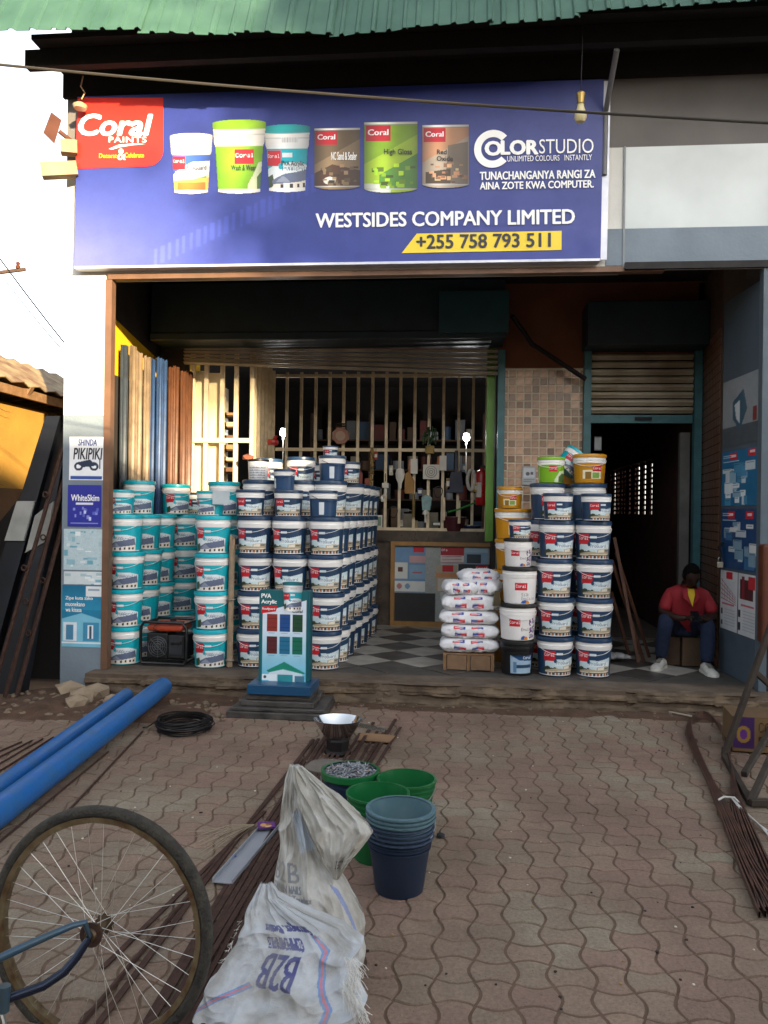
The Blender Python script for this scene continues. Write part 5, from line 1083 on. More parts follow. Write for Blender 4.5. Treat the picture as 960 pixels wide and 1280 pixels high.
lo = sack('cloth_sack', [(1104, 326, 340, 2.70, .01), (1118, 319, 350, 2.67, .03), (1134, 311, 384, 2.63, .05), (1150, 305, 430, 2.60, .07), (1172, 301, 453, 2.55, .08), (1192, 290, 448, 2.52, .085), (1212, 278, 447, 2.48, .09), (1240, 262, 460, 2.43, .09), (1265, 248, 450, 2.38, .075), (1280, 242, 436, 2.35, .04), (1296, 252, 410, 2.33, .02)], imL, 4.0, 'whiter nail sack slumped in front, print upside down', fold=.024)
fr = MB(); random.seed(8)
for k in range(260):
    t = random.random(); p = at(436 + 22 * math.sin(t * 9) * .3 + 8 * t, 1195 + t * 80, 2.36 + .0 * t) ; p.x += random.uniform(-.02, .02)
    d = Vector((random.uniform(-.01, .035), random.uniform(-.03, .0), random.uniform(-.045, .0))); fr.tube([p, p + d * .6 + Vector((0, 0, .004)), p + d], .0007, 3)
for k in range(40):
    t = random.random(); p = at(303 - 40 * t, 1150 + 90 * t, 2.46); d = Vector((random.uniform(-.014, .0), random.uniform(-.02, 0), random.uniform(-.02, .01))); fr.tube([p, p + d], .0007, 3)
wb(fr, 'frayed_edge', mat('white_thread', '#d8d6d0', rough=.8), lo)
# ================================================================ BICYCLE
wc = at(124, 1160, 2.33); RW = .345
bk = empty('bicycle', (wc.x, wc.y, 0), 0, 'old blue bicycle at the lower left, its rear wheel in view', 'bicycle')
ax = Vector((math.cos(math.radians(66)) * -1, -math.sin(math.radians(66)) , .04)).normalized()   # axle direction
ax = Vector((-.08, -.99, .06)).normalized()
e1_ = Vector((0, 0, 1)).cross(ax).normalized(); e2_ = ax.cross(e1_).normalized(); C0 = Vector((0, 0, wc.z))
def cir(r, o=0, n=72): return [C0 + e1_ * r * math.cos(a) + e2_ * r * math.sin(a) + ax * o for a in np.linspace(0, 2 * math.pi, n + 1)[:-1]]
wh = empty('wheel', (0, 0, 0), parent=bk)
ty = MB().tube(cir(RW), .019, 12, closed=True); 
ty.build('tyre', mat('old_tyre', '#1f1d1b', rough=.85, var=.4, scale=30, bump=.8, bscale=120, col2='#3d392f'), wh, smooth=True)
rim = MB(); 
ring = [cir(RW - .014, .015), cir(RW - .03, .013), cir(RW - .03, -.013), cir(RW - .014, -.015)]; n = 72
for k in range(4):
    for i in range(n):
        if k == 3: continue
        rim.add([ring[k][i], ring[k][(i + 1) % n], ring[(k + 1) % 4][(i + 1) % n], ring[(k + 1) % 4][i]], [(0, 1, 2, 3)])
o = rim.build('rim', mat('tarnished_rim', '#8f8468', rough=.4, metal=.7, var=.5, scale=20, col2='#5e4630'), wh); o.modifiers.new('t', 'SOLIDIFY').thickness = .0015
SPK = mat('spoke_steel', '#c6c4bc', rough=.3, metal=.7, var=.2)
for k in range(36):
    a = 2 * math.pi * k / 36; sd_ = 1 if k % 2 else -1; b = a + (.9 if (k // 2) % 2 else -.9)
    p = C0 + (e1_ * math.cos(a) + e2_ * math.sin(a)) * (RW - .028); q = C0 + (e1_ * math.cos(b) + e2_ * math.sin(b)) * .026 + ax * .03 * sd_
    MB().tube([q, p], .0009, 4).build('spoke', SPK, wh)
hb = MB(); 
def along(mb, prof, n=20):
    k = len(mb.v)
    for r, z in prof:
        for j in range(n): a = 2 * math.pi * j / n; mb.v.append(tuple(C0 + ax * z + e1_ * r * math.cos(a) + e2_ * r * math.sin(a)))
    for i in range(len(prof) - 1):
        for j in range(n): mb.f.append((k + i * n + j, k + i * n + (j + 1) % n, k + (i + 1) * n + (j + 1) % n, k + (i + 1) * n + j)); mb.m.append(0)
along(hb, [(0, -.05), (.012, -.05), (.012, -.036), (.03, -.034), (.03, -.03), (.014, -.027), (.014, .027), (.03, .03), (.03, .034), (.014, .036), (.02, .05), (.016, .058), (.008, .058), (.008, .07), (0, .07)])
hb.build('hub', mat('rusty_hub', '#6a5844', rough=.5, metal=.6, var=.5, scale=40), wh, smooth=True)
cg = MB(); along(cg, [(.02, .046), (.036, .046), (.036, .049), (.02, .049)], 18); cg.build('sprocket', RUST, wh)
BLU = mat('old_blue_enamel', '#2c4a60', rough=.35, metal=.2, var=.5, scale=14, col2='#3b4a4e')
L0 = lambda x, y, Y: at(x, y, Y) - Vector((wc.x, wc.y, 0)); HB = C0 + ax * .065
MB().tube([HB + Vector((.006, 0, .004)), L0(106, 1153, 2.25), L0(90, 1157, 2.23), L0(60, 1170, 2.2), L0(20, 1188, 2.15), L0(-40, 1216, 2.1), L0(-120, 1250, 2.05)], [.006, .009, .01, .011, .012, .012, .012], 10).build('chain_stay', BLU, bk, smooth=True)
MB().tube([HB, L0(110, 1175, 2.24), L0(96, 1196, 2.22), L0(80, 1215, 2.2), L0(55, 1232, 2.17), L0(8, 1249, 2.13), L0(-60, 1262, 2.1)], [.006, .011, .013, .013, .013, .013, .013], 10).build('frame_stay', mat('blue_black_enamel', '#232c3e', rough=.25, metal=.5, var=.3), bk, smooth=True)
MB().tube([L0(6, 1232, 2.12), L0(4, 1264, 2.12)], .016, 12).build('lug', BLU, bk, smooth=True)
MB().tube([L0(0, 1262, 2.12), L0(10, 1300, 2.1), L0(30, 1340, 2.1)], .008, 8).build('stand_leg', STEEL, bk, smooth=True)
# ================================================================ LEANING BEAMS IN THE ALLEY
SBM = mat('blackened_steel', '#16191f', rough=.4, metal=.3, var=.35, scale=5); WBD = mat('worn_white_band', '#8e908c', rough=.6, var=.3)
for i, (t0, t1, b0_, b1_) in enumerate([((57, 520), (75, 520), (-62, 900), (-30, 900)), ((72, 545), (88, 520), (-20, 900), (22, 900))]):
    t = empty('steel_beam', gnd(-20 + 40 * i, 905).to_tuple(), 0, ['outer dark steel beam with white band leaning in the alley', 'inner dark steel beam with white band next to the pillar'][i], 'steel beam', 'dark steel beams leaning in the alley')
    Yb = 6.3 + .0 * i; Yt = 6.9
    def qd(s0, s1, off, m, nme, w_=.1):
        P = lambda s, a, b: at(a[0] + (b[0] - a[0]) * s, a[1] + (b[1] - a[1]) * s, Yt + (Yb - Yt) * s) + Vector((0, off, 0))
        a, b, c, d = P(s0, t0, b0_), P(s0, t1, b1_), P(s1, t1, b1_), P(s1, t0, b0_); bk_ = Vector((0, w_, 0))
        wb(MB().hexa([d, c, c + bk_, d + bk_, a, b, b + bk_, a + bk_]), nme, m, t)
    qd(0, 1, 0, SBM, 'beam'); qd(.28, .41, -.035, WBD, 'white_band', .02)
for i, (tp_, bt_, Yt, Yb) in enumerate([((79, 560), (-12, 935), 6.75, 6.15), ((79, 600), (5, 905), 6.76, 6.2), ((79, 650), (20, 905), 6.77, 6.25)]):
    a = at(*tp_, Yt); b = at(*bt_, Yb); b.z = max(b.z, .01); t = empty('angle_iron', b.to_tuple(), 0, ['leftmost rusty angle iron leaning before the dark beams', 'middle rusty angle iron with ring lugs leaning in the alley', 'rusty angle iron nearest the pillar, leaning'][i], 'angle iron', 'rusty angle irons leaning in the alley')
    wb(MB().beam(a, b, .035, .008).beam(a + Vector((.016, -.012, 0)), b + Vector((.016, -.012, 0)), .006, .03), 'bar', RUST, t)
    for s_ in (.2, .5): c = a.lerp(b, s_ + .08 * i) + Vector((-.03, -.02, 0)); wb(MB().tube([c + Vector((.022 * math.cos(x), 0, .022 * math.sin(x))) for x in np.linspace(0, 5.9, 12)], .007, 6, closed=True), 'ring_lug', RUST, t, smooth=True)
db = MB().hexa([Vector((-4.7, 6.95, 0)), Vector((-3.55, 6.95, 0)), Vector((-3.55, 7.02, 0)), Vector((-4.7, 7.02, 0)), Vector((-4.35, 7.1, 1.35)), Vector((-3.55, 7.1, 2.3)), Vector((-3.55, 7.16, 2.3)), Vector((-4.35, 7.16, 1.35))])  # added near-black panel standing in for the dark void of the alley
tag(db.build('dark_steel_sheet', mat('sooty_sheet', '#0f1012', rough=.6)), 'near black panel added for the dark alley void behind the leaning bars', 'metal sheet')
# ================================================================ RIGHT SIDE: STRAP BUNDLE, METAL FRAME, BOX
sb = empty('strap_bundle', gnd(905, 1000).to_tuple(), 0, 'looped bundle of flat black iron strips tied with white cord at right', 'strip bundle')
random.seed(17)
STR = mat('black_strip_iron', '#3d302a', rough=.5, metal=.3, var=.4, scale=10, col2='#63463a')
for k in range(7):
    o_ = (k - 3) * 2.1 + random.uniform(-.6, .6); pts = [gnd(960 + o_ * 3 + 8, 1150), gnd(935 + o_ * 1.6, 1090), gnd(905 + o_ * .9, 1020), gnd(884 + o_ * .4, 975), gnd(864 + o_ * .5, 930), gnd(861 + o_ * .4, 912), gnd(868, 902 - o_ * .4), gnd(882, 899 - o_ * .4), gnd(897 - o_ * .3, 908), gnd(908 - o_ * .3, 930), gnd(914, 965), gnd(920 + o_, 1010), gnd(944 + o_ * 2, 1080), gnd(968 + o_ * 3, 1145)]
    pts = [p + Vector((0, 0, .02 + .002 * k)) for p in pts]; mb = MB(); n_ = len(pts)
    # smooth the loop and sweep an upright flat strip along it
    cur = []
    for i in range(n_ - 1):
        p0, p1, p2, p3 = pts[max(0, i - 1)], pts[i], pts[i + 1], pts[min(n_ - 1, i + 2)]
        for s_ in np.linspace(0, 1, 5)[:-1]: cur.append(.5 * ((2 * p1) + (-p0 + p2) * s_ + (2 * p0 - 5 * p1 + 4 * p2 - p3) * s_ ** 2 + (-p0 + 3 * p1 - 3 * p2 + p3) * s_ ** 3))
    cur.append(pts[-1]); vs = []; fs = []
    for i, p in enumerate(cur):
        d = (cur[min(i + 1, len(cur) - 1)] - cur[max(0, i - 1)]).normalized(); sd_ = Vector((d.y, -d.x, 0)) * .0035
        vs += [p - sd_ - Vector((0, 0, .013)), p + sd_ - Vector((0, 0, .013)), p + sd_ + Vector((0, 0, .013)), p - sd_ + Vector((0, 0, .013))]
    for i in range(len(cur) - 1):
        for j in range(4): fs.append((4 * i + j, 4 * i + (j + 1) % 4, 4 * i + 4 + (j + 1) % 4, 4 * i + 4 + j))
    wb(mb.add(vs, fs), 'iron_strap', STR, sb)
CRD = mat('white_cord', '#c9c6c0', rough=.8)
wb(MB().tube([gnd(898, 1000, .04), gnd(905, 996, .055), gnd(918, 997, .055), gnd(926, 1006, .03)], .006, 6), 'cord', CRD, sb, smooth=True)
for k in range(3): wb(MB().tube([gnd(915, 998, .05), gnd(928 + 4 * k, 1015 + k * 2, .03), gnd(945 + 6 * k, 1028 + k * 5, .012), gnd(962 + 3 * k, 1040 + k * 9, .01)], .004, 5), 'cord_end', CRD, sb, smooth=True)
tag(MB().tube([gnd(788, 880, .01), gnd(868, 896, .02)], .007, 6).build('pale_rod', mat('pale_rod', '#a89a86', rough=.5)), 'thin pale rod lying along the dirt near the strip loop', 'rod')
FRM = mat('grimy_frame_steel', '#3f362e', rough=.7, metal=.3, var=.4, scale=14)
mf = empty('metal_frame', gnd(945, 985).to_tuple(), 0, 'grimy crossed metal stand at the right edge holding a carton', 'metal frame')
for a, b in [(at(968, 770, 5.4), gnd(905, 945, .02)), (gnd(905, 945, .02), gnd(938, 1003, .02)), (gnd(938, 1003, .02), at(985, 900, 4.9)), (gnd(938, 1003, .03), gnd(1010, 1003, .03)), (at(968, 905, 5.5), gnd(930, 968, .02)), (at(942, 838, 5.45), at(975, 868, 5.5))]: wb(MB().beam(a, b, .035, .035), 'tube', FRM, mf, bevel=.004)
q = gnd(945, 960); im = Img(70, 50, '#6d5436'); im.rect(.0, .0, .3, .9, '#37184e'); im.ell(.15, .5, .1, .25, '#8a6a28'); im.ell(.15, .5, .05, .14, '#5a2474'); im.text(.36, .15, 'COMP', '#241a14', 1, ky=2); im.text(.36, .55, 'EX', '#241a14', 2, ky=2)
bx_ = empty('carton', (q.x + .16, q.y + .3, 0), -.1, 'brown cardboard carton with purple panel behind the metal frame', 'carton')
MB().box(-.2, .25, 0, .3, .01, .24).build('box', mat('carton_board', '#644c30', rough=.9, var=.2), bx_); o = sheet('printed_side', im, (0, 0, 0), XD, DN, .44, .225); o.parent = bx_; o.location = (-.195, -.003, .237)
q = gnd(950, 893, 0); cl = MB(); random.seed(4)
for k in range(10): rock(cl, random.uniform(-.05, .05), random.uniform(-.03, .03), random.uniform(.01, .05), random.uniform(.015, .03), seed=k)
tag(cl.build('crumpled_bag', mat('pale_film', '#aeb9be', rough=.3), loc=(q.x, q.y + .15, .0), smooth=True), 'little crumpled pale plastic bag by the step at right', 'plastic bag')
og = at(954, 740, 6.4); tag(MB().box(-.02, .3, 0, .12, -.42, .36).build('orange_panel', mat('orange_panel', '#5a2a10', rough=.6, var=.25), loc=(og.x + .07, 6.55, og.z), bevel=.02), 'burnt orange panel standing at the right edge', 'panel')
# sticks by the doorway, small sack, padlock
for i, (a, b) in enumerate([((765, 700), (805, 828)), ((768, 672), (798, 828)), ((764, 740), (786, 818)), ((770, 690), (812, 822))]):
    b_ = gnd(*b, FL); a_ = at(*a, b_.y + .25); tag(MB().beam(a_, b_, .03, .02).build('timber_stick', mat('red_brown_timber', '#5d3a28', rough=.7, var=.3), None), ['front timber stick leaning beside the buckets', 'tallest timber stick leaning beside the buckets', 'short pale stick leaning closest to the buckets', 'rear timber stick leaning toward the doorway'][i], 'stick', 'timber sticks leaning by the doorway')
q = gnd(772, 830, FL); b = MB(); 
for k in range(3): rock(b, (-.06, .03, .1)[k], (.0, .02, -.01)[k], .05, (.1, .09, .06)[k], seed=20 + k)
o = b.build('small_plastic_sack', mat('grey_white_film', '#98989a', rough=.5, var=.4, scale=20), loc=(q.x, q.y + .1, FL), smooth=True); o.modifiers.new('s', 'SUBSURF').levels = 2; tag(o, 'small grubby white plastic sack on the floor by the doorway', 'sack')
pa = at(903, 705, 7.45); pd = empty('padlock', (pa.x - .03, 7.42, pa.z + .02), 0, 'pale padlock hanging on a dark hasp by the poster panel', 'padlock')
MB().box(-.025, .025, -.012, .012, -.05, .0).build('body', mat('pale_brass', '#c9c3ae', rough=.35, metal=.3), pd, bevel=.004)
MB().tube([(-.016, 0, 0), (-.016, 0, .03), (0, 0, .045), (.016, 0, .03), (.016, 0, 0)], .005, 8).build('shackle', STEEL, pd, smooth=True)
MB().tube([(0, 0, .04), (.01, .01, .09), (-.01, .01, .13), (.03, .03, .17)], .012, 6).build('hasp', IRON, pd)
# ================================================================ POSTERS
def poster(name, im, x0, y0, x1, y1, Y, label, curl=.001):
    a = at(x0, y0, Y); b = at(x1, y0, Y); c = at(x0, y1, Y); b.z = a.z; c.x = a.x
    t = sheet(name, im, (0, 0, 0), XD, DN, b.x - a.x, a.z - c.z, curl=curl, seed=x0); t.location = a; return tag(t, label, 'poster')
def posterp(x0, y0, x1, y1, Y): return (x0, y0, x1, y1, Y)
PYY = PF0 - .004
im = Img(60, 80, '#eef0f2'); im.rect(.05, .9, .95, .97, '#2a50a0'); im.ell(.28, .68, .13, .1, '#20304a'); im.ell(.28, .68, .07, .05, '#eef0f2'); im.ell(.72, .68, .13, .1, '#20304a'); im.ell(.72, .68, .07, .05, '#eef0f2'); im.poly([(.2, .6), (.6, .52), (.8, .66), (.4, .7)], '#20304a'); im.rect(.86, .5, .9, .74, '#20304a')
p1 = poster('poster', im, 87, 546, 130, 600, PYY, 'white poster with motorbike drawing and blue letters, highest on the pillar')
for s_, y0, y1, x0, x1 in (('SHINDA', 549, 557, 98, 121), ('PIKIPIKI', 560, 574, 92, 128)):
    a = at(x0, y0, PYY - .003); b = at(x1, y0, PYY - .003); c = at(x0, y1, PYY - .003); text('lettering', s_, TBLUE if y0 < 555 else TDARK, a, XD, DN, b.x - a.x, a.z - c.z, p1, bold=.02, shear=.15)
im = Img(60, 80, '#2a2f96'); im.rect(.1, .32, .9, .42, '#2a2f96'); rs = np.random.RandomState(2)
for k in range(14): x, y = rs.rand(2); im.rect(.1 + .75 * x, .52 + .25 * y, .15 + .78 * x, .58 + .28 * y, rs.choice(['#c8d0ee', '#5a66c0', '#8890d4']))
im.rect(.25, .43, .75, .48, '#e0e0f0'); im.rect(.1, .9, .9, .93, '#8890d4')
p2 = poster('poster', im, 85, 606, 127, 658, PYY, 'deep blue poster with white product name, second on the pillar')
a = at(89, 618, PYY - .003); b = at(124, 618, PYY - .003); c = at(89, 626, PYY - .003); text('lettering', 'WhiteSkim', TWHITE, a, XD, DN, b.x - a.x, a.z - c.z, p2, bold=.02)
im = Img(60, 70, '#b8ccd2').noise(.1, 3); rs = np.random.RandomState(5)
for k in range(30): x, y = rs.rand(2); im.rect(x * .9, y * .9, x * .9 + rs.rand() * .25, y * .9 + rs.rand() * .14, rs.choice(['#e6ecec', '#8fb8c6', '#a8c4cc', '#6ea6b8', '#d2dcde']))
poster('poster', im, 80, 661, 128, 712, PYY, 'torn pale blue poster remains in the middle of the pillar')
im = Img(60, 40, '#d2dcde'); 
for k in range(12): x, y = rs.rand(2); im.rect(x, y, x + .15, y + .2, rs.choice(['#7fb0c4', '#e6ecec', '#a8c4cc']))
poster('poster', im, 80, 714, 128, 730, PYY, 'narrow strip of torn whitish poster above the large teal one')
im = Img(70, 120, '#1f7fa4'); im.grad(0, 0, 1, .4, '#1d6f94', '#2a8fb4'); im.poly([(0, .55), (.5, .45), (1, .55), (1, 1), (0, 1)], '#7cc0d8'); im.rect(.05, .6, .38, .9, '#dfeaf0'); im.rect(.12, .64, .3, .88, '#4a86a8'); im.rect(.55, .6, .95, .9, '#3f8fb4'); im.rect(.66, .64, .8, .86, '#e6eef2'); im.rect(.7, .66, .76, .86, '#2a4858'); im.rect(0, .92, 1, .94, '#e8eef0'); im.rect(.6, .02, 1, .18, '#e4e8e8'); im.rect(.66, .06, .94, .09, '#99aabb')
p5 = poster('poster', im, 78, 731, 127, 808, PYY, 'large teal poster with white slogan and house door, lowest on the pillar')
for k, s_ in enumerate(['Zipe kuta zako', 'muonekano', 'wa kisasa']):
    y = 745 + 7 * k; x1 = [116, 106, 102][k]; a = at(82, y, PYY - .003); b = at(x1, y, PYY - .003); c = at(82, y + 5.5, PYY - .003); text('lettering', s_, TWHITE, a, XD, DN, b.x - a.x, a.z - c.z, p5, bold=.02)
# posters on the door leaf
def leafp(im, s0, s1, z0, z1, label):
    a = D0 + dd * (s0 * (D1 - D0).length) + dn * .004; a.z = z1; t = sheet('poster', im, (0, 0, 0), dd, DN, (s1 - s0) * (D1 - D0).length, z1 - z0, curl=.001); t.location = a; return tag(t, label, 'poster', None)
zl = lambda y: at(925, y, 7.15).z
im = Img(60, 70, '#8d9398'); im.rect(0, .72, 1, 1, '#4d555c'); im.poly([(.3, .35), (.6, .2), (.7, .5), (.5, .8), (.3, .6)], '#3a5a6c'); im.poly([(.35, .4), (.5, .35), (.5, .7), (.4, .6)], '#c8d0d4'); im.rect(.85, .5, .95, .7, '#7a3030')
leafp(im, .02, .97, zl(555), zl(470), 'grey sheet with torn blue scraps, highest on the right panel')
def busy(seed, base, cols_, n_, reds):
    rs = np.random.RandomState(seed); im = Img(70, 90, base)
    for k in range(n_): x, y = rs.rand(2); w_, h_ = .08 + .2 * rs.rand(), .06 + .18 * rs.rand(); im.rect(x * .85, .2 + y * .7, x * .85 + w_, .2 + y * .7 + h_, rs.choice(cols_)); im.rect(x * .85 + .02, .2 + y * .7 + .02, x * .85 + w_ - .03, .2 + y * .7 + .03, '#30506a')
    for (a, b) in reds: im.rect(a, b, a + .2, b + .12, '#c9202e'); im.rect(a + .04, b + .03, a + .16, b + .07, '#f0d0d0')
    for i in range(4): im.rect(.05, .08 + i * .035, .05 + .4 * rs.rand() + .1, .09 + i * .035, '#cfe0ea')
    return im
leafp(busy(1, '#1d6a94', ['#dfe8ec', '#8fb4c8', '#4a8fb4', '#c8d4da'], 22, [(.25, .05), (.75, .02)]), .02, .97, zl(632), zl(562), 'blue and white product poster with two red tags, right panel')
leafp(busy(2, '#17406e', ['#b8c4cc', '#3a6a94', '#7a98ac', '#d8dad8'], 16, [(.2, .05), (.7, .05)]), .02, .97, zl(712), zl(636), 'dark blue tool poster in the middle of the right panel')
im = Img(60, 100, '#c6c9cb'); im.rect(.35, .02, .7, .14, '#b82a34')
for k in range(5): im.poly([(.05, .15 + k * .08), (.9, .42 + k * .03), (.9, .43 + k * .03), (.05, .165 + k * .08)], '#8a2f3a'); im.rect(.1 + k * .15, .15 + .06 * k, .115 + k * .15, .5, '#8a2f3a')
im.rect(.1, .55, .8, .58, '#b85a60'); im.rect(.05, .65, .15, .75, '#3a3f44'); im.rect(.05, .85, .15, .93, '#3a3f44')
for k in range(6): im.rect(.25, .65 + k * .05, .85, .66 + k * .05, '#9a9ea2')
leafp(im, .02, .50, zl(792), zl(716), 'white leaflet with red lattice drawing, lower left on the right panel')
im = Img(60, 100, '#c6c9cb'); im.rect(.1, .1, .8, .42, '#4a1f26'); im.rect(.2, .05, .35, .42, '#7a2a34'); im.rect(.55, .04, .9, .24, '#b82a34'); im.rect(.15, .5, .85, .53, '#b85a60'); im.rect(.02, .6, .14, .72, '#2a2f34'); im.rect(.02, .8, .14, .93, '#2a2f34')
for k in range(7): im.rect(.25, .6 + k * .05, .9, .61 + k * .05, '#9a9ea2')
leafp(im, .52, .99, zl(792), zl(716), 'white leaflet with dark red block picture, lower right on the right panel')
# display case posters
Yd = 9.86
def dposter(im, x0, y0, x1, y1, label, dy=0): return poster('poster', im, x0, y0, x1, y1, Yd - dy, label)
bgm = Img(120, 90, '#a4a9a6').noise(.1); dposter(bgm.rect(0, .62, .45, 1, '#2c2c2e').rect(.5, .0, .7, .7, '#c2c8c4'), 491, 682, 612, 776, 'faded backing paper and dark lower corner inside the counter case')
im = Img(60, 80, '#6f95bb'); im.rect(0, .35, .45, .7, '#d8dcd8'); im.rect(.15, .45, .3, .55, '#5a3a34'); im.rect(.5, .2, 1, .35, '#c8a0a0'); im.rect(.5, .4, 1, .7, '#86a8c4'); im.rect(.6, .55, .9, .58, '#c05050'); im.rect(0, .75, 1, .97, '#dfe3e0'); im.ell(.2, .86, .08, .06, '#c08080'); im.ell(.45, .86, .08, .06, '#80a0c0'); im.rect(.62, 0, .95, .12, '#c9202e')
dposter(im, 492, 683, 532, 740, 'light blue price poster at the left of the counter case', .005)
im = Img(70, 50, '#b8a0a0'); im.rect(0, 0, 1, .5, '#b02a34'); im.text(.05, .1, 'Ofa', '#ffffff'); im.rect(0, .5, 1, .9, '#e0d8d4')
for k in range(4): im.rect(.05, .55 + k * .09, .9, .58 + k * .09, '#b85a5a')
dposter(im, 551, 684, 580, 704, 'red headed notice at the top middle of the counter case', .007)
im = Img(60, 60, '#8fb0c8'); im.rect(.1, .4, .7, .9, '#3a464e'); im.rect(.0, .0, 1, .3, '#a8c4d4'); dposter(im, 581, 684, 610, 706, 'pale blue sheet at the top right of the counter case', .006)
im = Img(80, 60, '#2f3236'); im.rect(.55, .05, .95, .45, '#c9202e'); im.text(.58, .15, 'Coral', '#ffffff'); im.text(.05, .6, 'Textured', '#e0e0e0'); im.text(.05, .78, 'Paint', '#e0e0e0'); dposter(im, 573, 705, 612, 727, 'dark grey poster with red corner tag in the counter case', .009)
im = Img(60, 60, '#b8a890'); im.rect(.3, .02, .8, .25, '#c9202e'); im.rect(.0, .3, 1, .45, '#d09060'); im.rect(.1, .5, .9, .95, '#cfc8b8'); im.rect(.5, .6, .8, .8, '#7f9070'); dposter(im, 545, 706, 572, 740, 'tan and white leaflet beside the dark poster in the counter case', .008)
im = Img(30, 100, '#e3e6e6'); im.rect(0, 0, 1, .12, '#1d6f8c'); im.rect(0, .5, 1, .6, '#1d7f8c'); im.rect(.2, .15, .8, .2, '#444444'); im.rect(.1, .3, .9, .48, '#a0b8c0'); poster('poster', im, 457, 680, 467, 770, 9.845, 'narrow white and teal poster on the counter pillar behind buckets')
im = Img(50, 60, '#a9aeb0'); im.rect(.1, .1, .9, .6, '#c8ccd0'); im.ell(.4, .4, .15, .1, '#555a60'); im.rect(.6, .3, .8, .45, '#555a60'); im.rect(.1, .7, .9, .74, '#666a70'); im.rect(.1, .8, .7, .84, '#666a70'); poster('poster', im, 653, 583, 670, 606, 8.64, 'small white notice on the mosaic wall behind the green pail')
im = Img(30, 60, '#5f6468'); im.rect(.1, .1, .9, .9, '#85898c'); poster('poster', im, 743, 546, 752, 563, 8.6, 'tiny grey card beside the right doorway')
# ================================================================ GOODS HANGING ON THE GRILLE
YG = 9.84
def hang(name, x, y, label, Y=YG, cat='hanging tool'):
    p = at(x, y, Y); return empty(name, p.to_tuple(), 0, label, cat, 'goods hung on the shop grille')
U = .0099
def add(t, mb, name, m, smooth=True, **k): return mb.build(name, m, t, smooth=smooth, **k)
RB2 = mat('dull_red_rubber', '#8a4436', rough=.6, var=.3); BRS = mat('old_brass', '#8d7440', rough=.45, metal=.5, var=.4); OW = mat('off_white_plastic', '#d2cfc6', rough=.5, var=.1); TAN = mat('tan_leather', '#a07840', rough=.7, var=.2)
t = hang('weighing_scale', 426, 545, 'round pinkish metal spring scale hung high on the grille'); s_ = MB(); s_.prism([(.1 * math.cos(a) * (1 + .12 * (i % 2)), .1 * math.sin(a) * (1 + .12 * (i % 2))) for i, a in enumerate(np.linspace(0, 2 * math.pi, 17)[:-1])], -.03, .02); add(t, s_, 'dial_case', mat('pinkish_tin', '#a5745e', rough=.5, var=.3), False, bevel=.006); d_ = MB().prism([(.06 * math.cos(a), .06 * math.sin(a)) for a in np.linspace(0, 6.28, 17)[:-1]], -.036, -.03); add(t, d_, 'dial', mat('dial_face', '#b79a80', rough=.4)); add(t, MB().tube([(-.05, 0, .12), (-.06, 0, .15), (.06, 0, .15), (.05, 0, .12)], .01, 6, closed=True), 'hook', RUST)
t = hang('red_valve', 341, 553, 'red round valve fixed on the side bars of the grille', 9.0, 'valve'); add(t, MB().lathe([(0, -.03), (.06, -.03), (.07, 0), (.06, .03), (0, .04)], 14).tube([(0, 0, 0), (.05, -.04, .07)], .02, 8), 'body', mat('red_enamel', '#a8201c', rough=.35), bevel=0)
t = hang('brass_tap_string', 465, 588, 'long string of brass taps hanging left on the grille', cat='taps')
for k in range(6): add(t, MB().lathe([(0, 0), (.02, .005), (.026, .03), (.015, .06), (.02, .08), (0, .085)], 10, c=(random.uniform(-.02, .02), -.03, .2 - k * .085)).tube([(0, -.03, .24 - k * .085), (.03, -.06, .2 - k * .085)], .008, 6), 'tap', BRS)
t = hang('white_tap', 482, 612, 'white and grey plastic tap hanging mid grille', cat='tap'); add(t, MB().box(-.04, .04, -.06, 0, .02, .08).tube([(0, -.03, .02), (0, -.03, -.06), (-.04, -.05, -.1), (-.03, -.05, -.15)], .02, 8), 'body', OW, False, bevel=.006); add(t, MB().tube([(0, -.03, .1), (0, -.03, .2)], .006, 5), 'cord', BLACKP)
t = hang('plastic_scoop', 500, 598, 'white spoon shaped scoop hanging mid grille', cat='scoop'); add(t, MB().lathe([(0, -.14), (.02, -.12), (.025, -.06), (.05, .0), (.058, .06), (.045, .11), (0, .13)], 16, sy=.4).tube([(0, 0, .13), (0, 0, .24)], .006, 5), 'body', OW)
t = hang('leather_tag', 446, 600, 'dull red house shaped rubber piece hanging by the navy stack', cat='rubber piece'); add(t, MB().prism([(-.07, -.15), (.07, -.15), (.07, .08), (.03, .14), (-.03, .14), (-.07, .08)], -.02, .01), 'body', RB2, False, bevel=.006)
t = hang('tan_pouch', 512, 603, 'tan angular leather pouch right of the white scoop', cat='pouch'); add(t, MB().prism([(-.06, -.14), (.05, -.14), (.06, .02), (-.01, .14), (-.06, .1)], -.02, .01), 'body', TAN, False, bevel=.006)
for i, (x, y, lb) in enumerate([(517, 583, 'white card with orange side hanging left of the square fan'), (553, 579, 'white card with orange side hanging right of the square fan')]):
    t = hang('packed_card', x, y, lb, cat='packet'); add(t, MB().box(-.035, .05, -.03, -.0, -.09, .09), 'card', OW, False); add(t, MB().box(-.06, -.036, -.028, -.0, -.09, .08), 'side', mat('orange_card', '#b5703a', rough=.6), False)
t = hang('square_fan', 539, 590, 'square white extractor fan grille hung on the bars', cat='fan'); add(t, MB().box(-.1, .1, -.03, 0, -.09, .09), 'frame', OW, False, bevel=.006); f_ = MB(); [f_.tube([(r_ * math.cos(a), -.035, r_ * math.sin(a)) for a in np.linspace(0, 6, 18)], .004, 5, closed=True) for r_ in (.02, .045, .07)]; add(t, f_, 'rings', mat('grey_ring', '#8a8880', rough=.5))
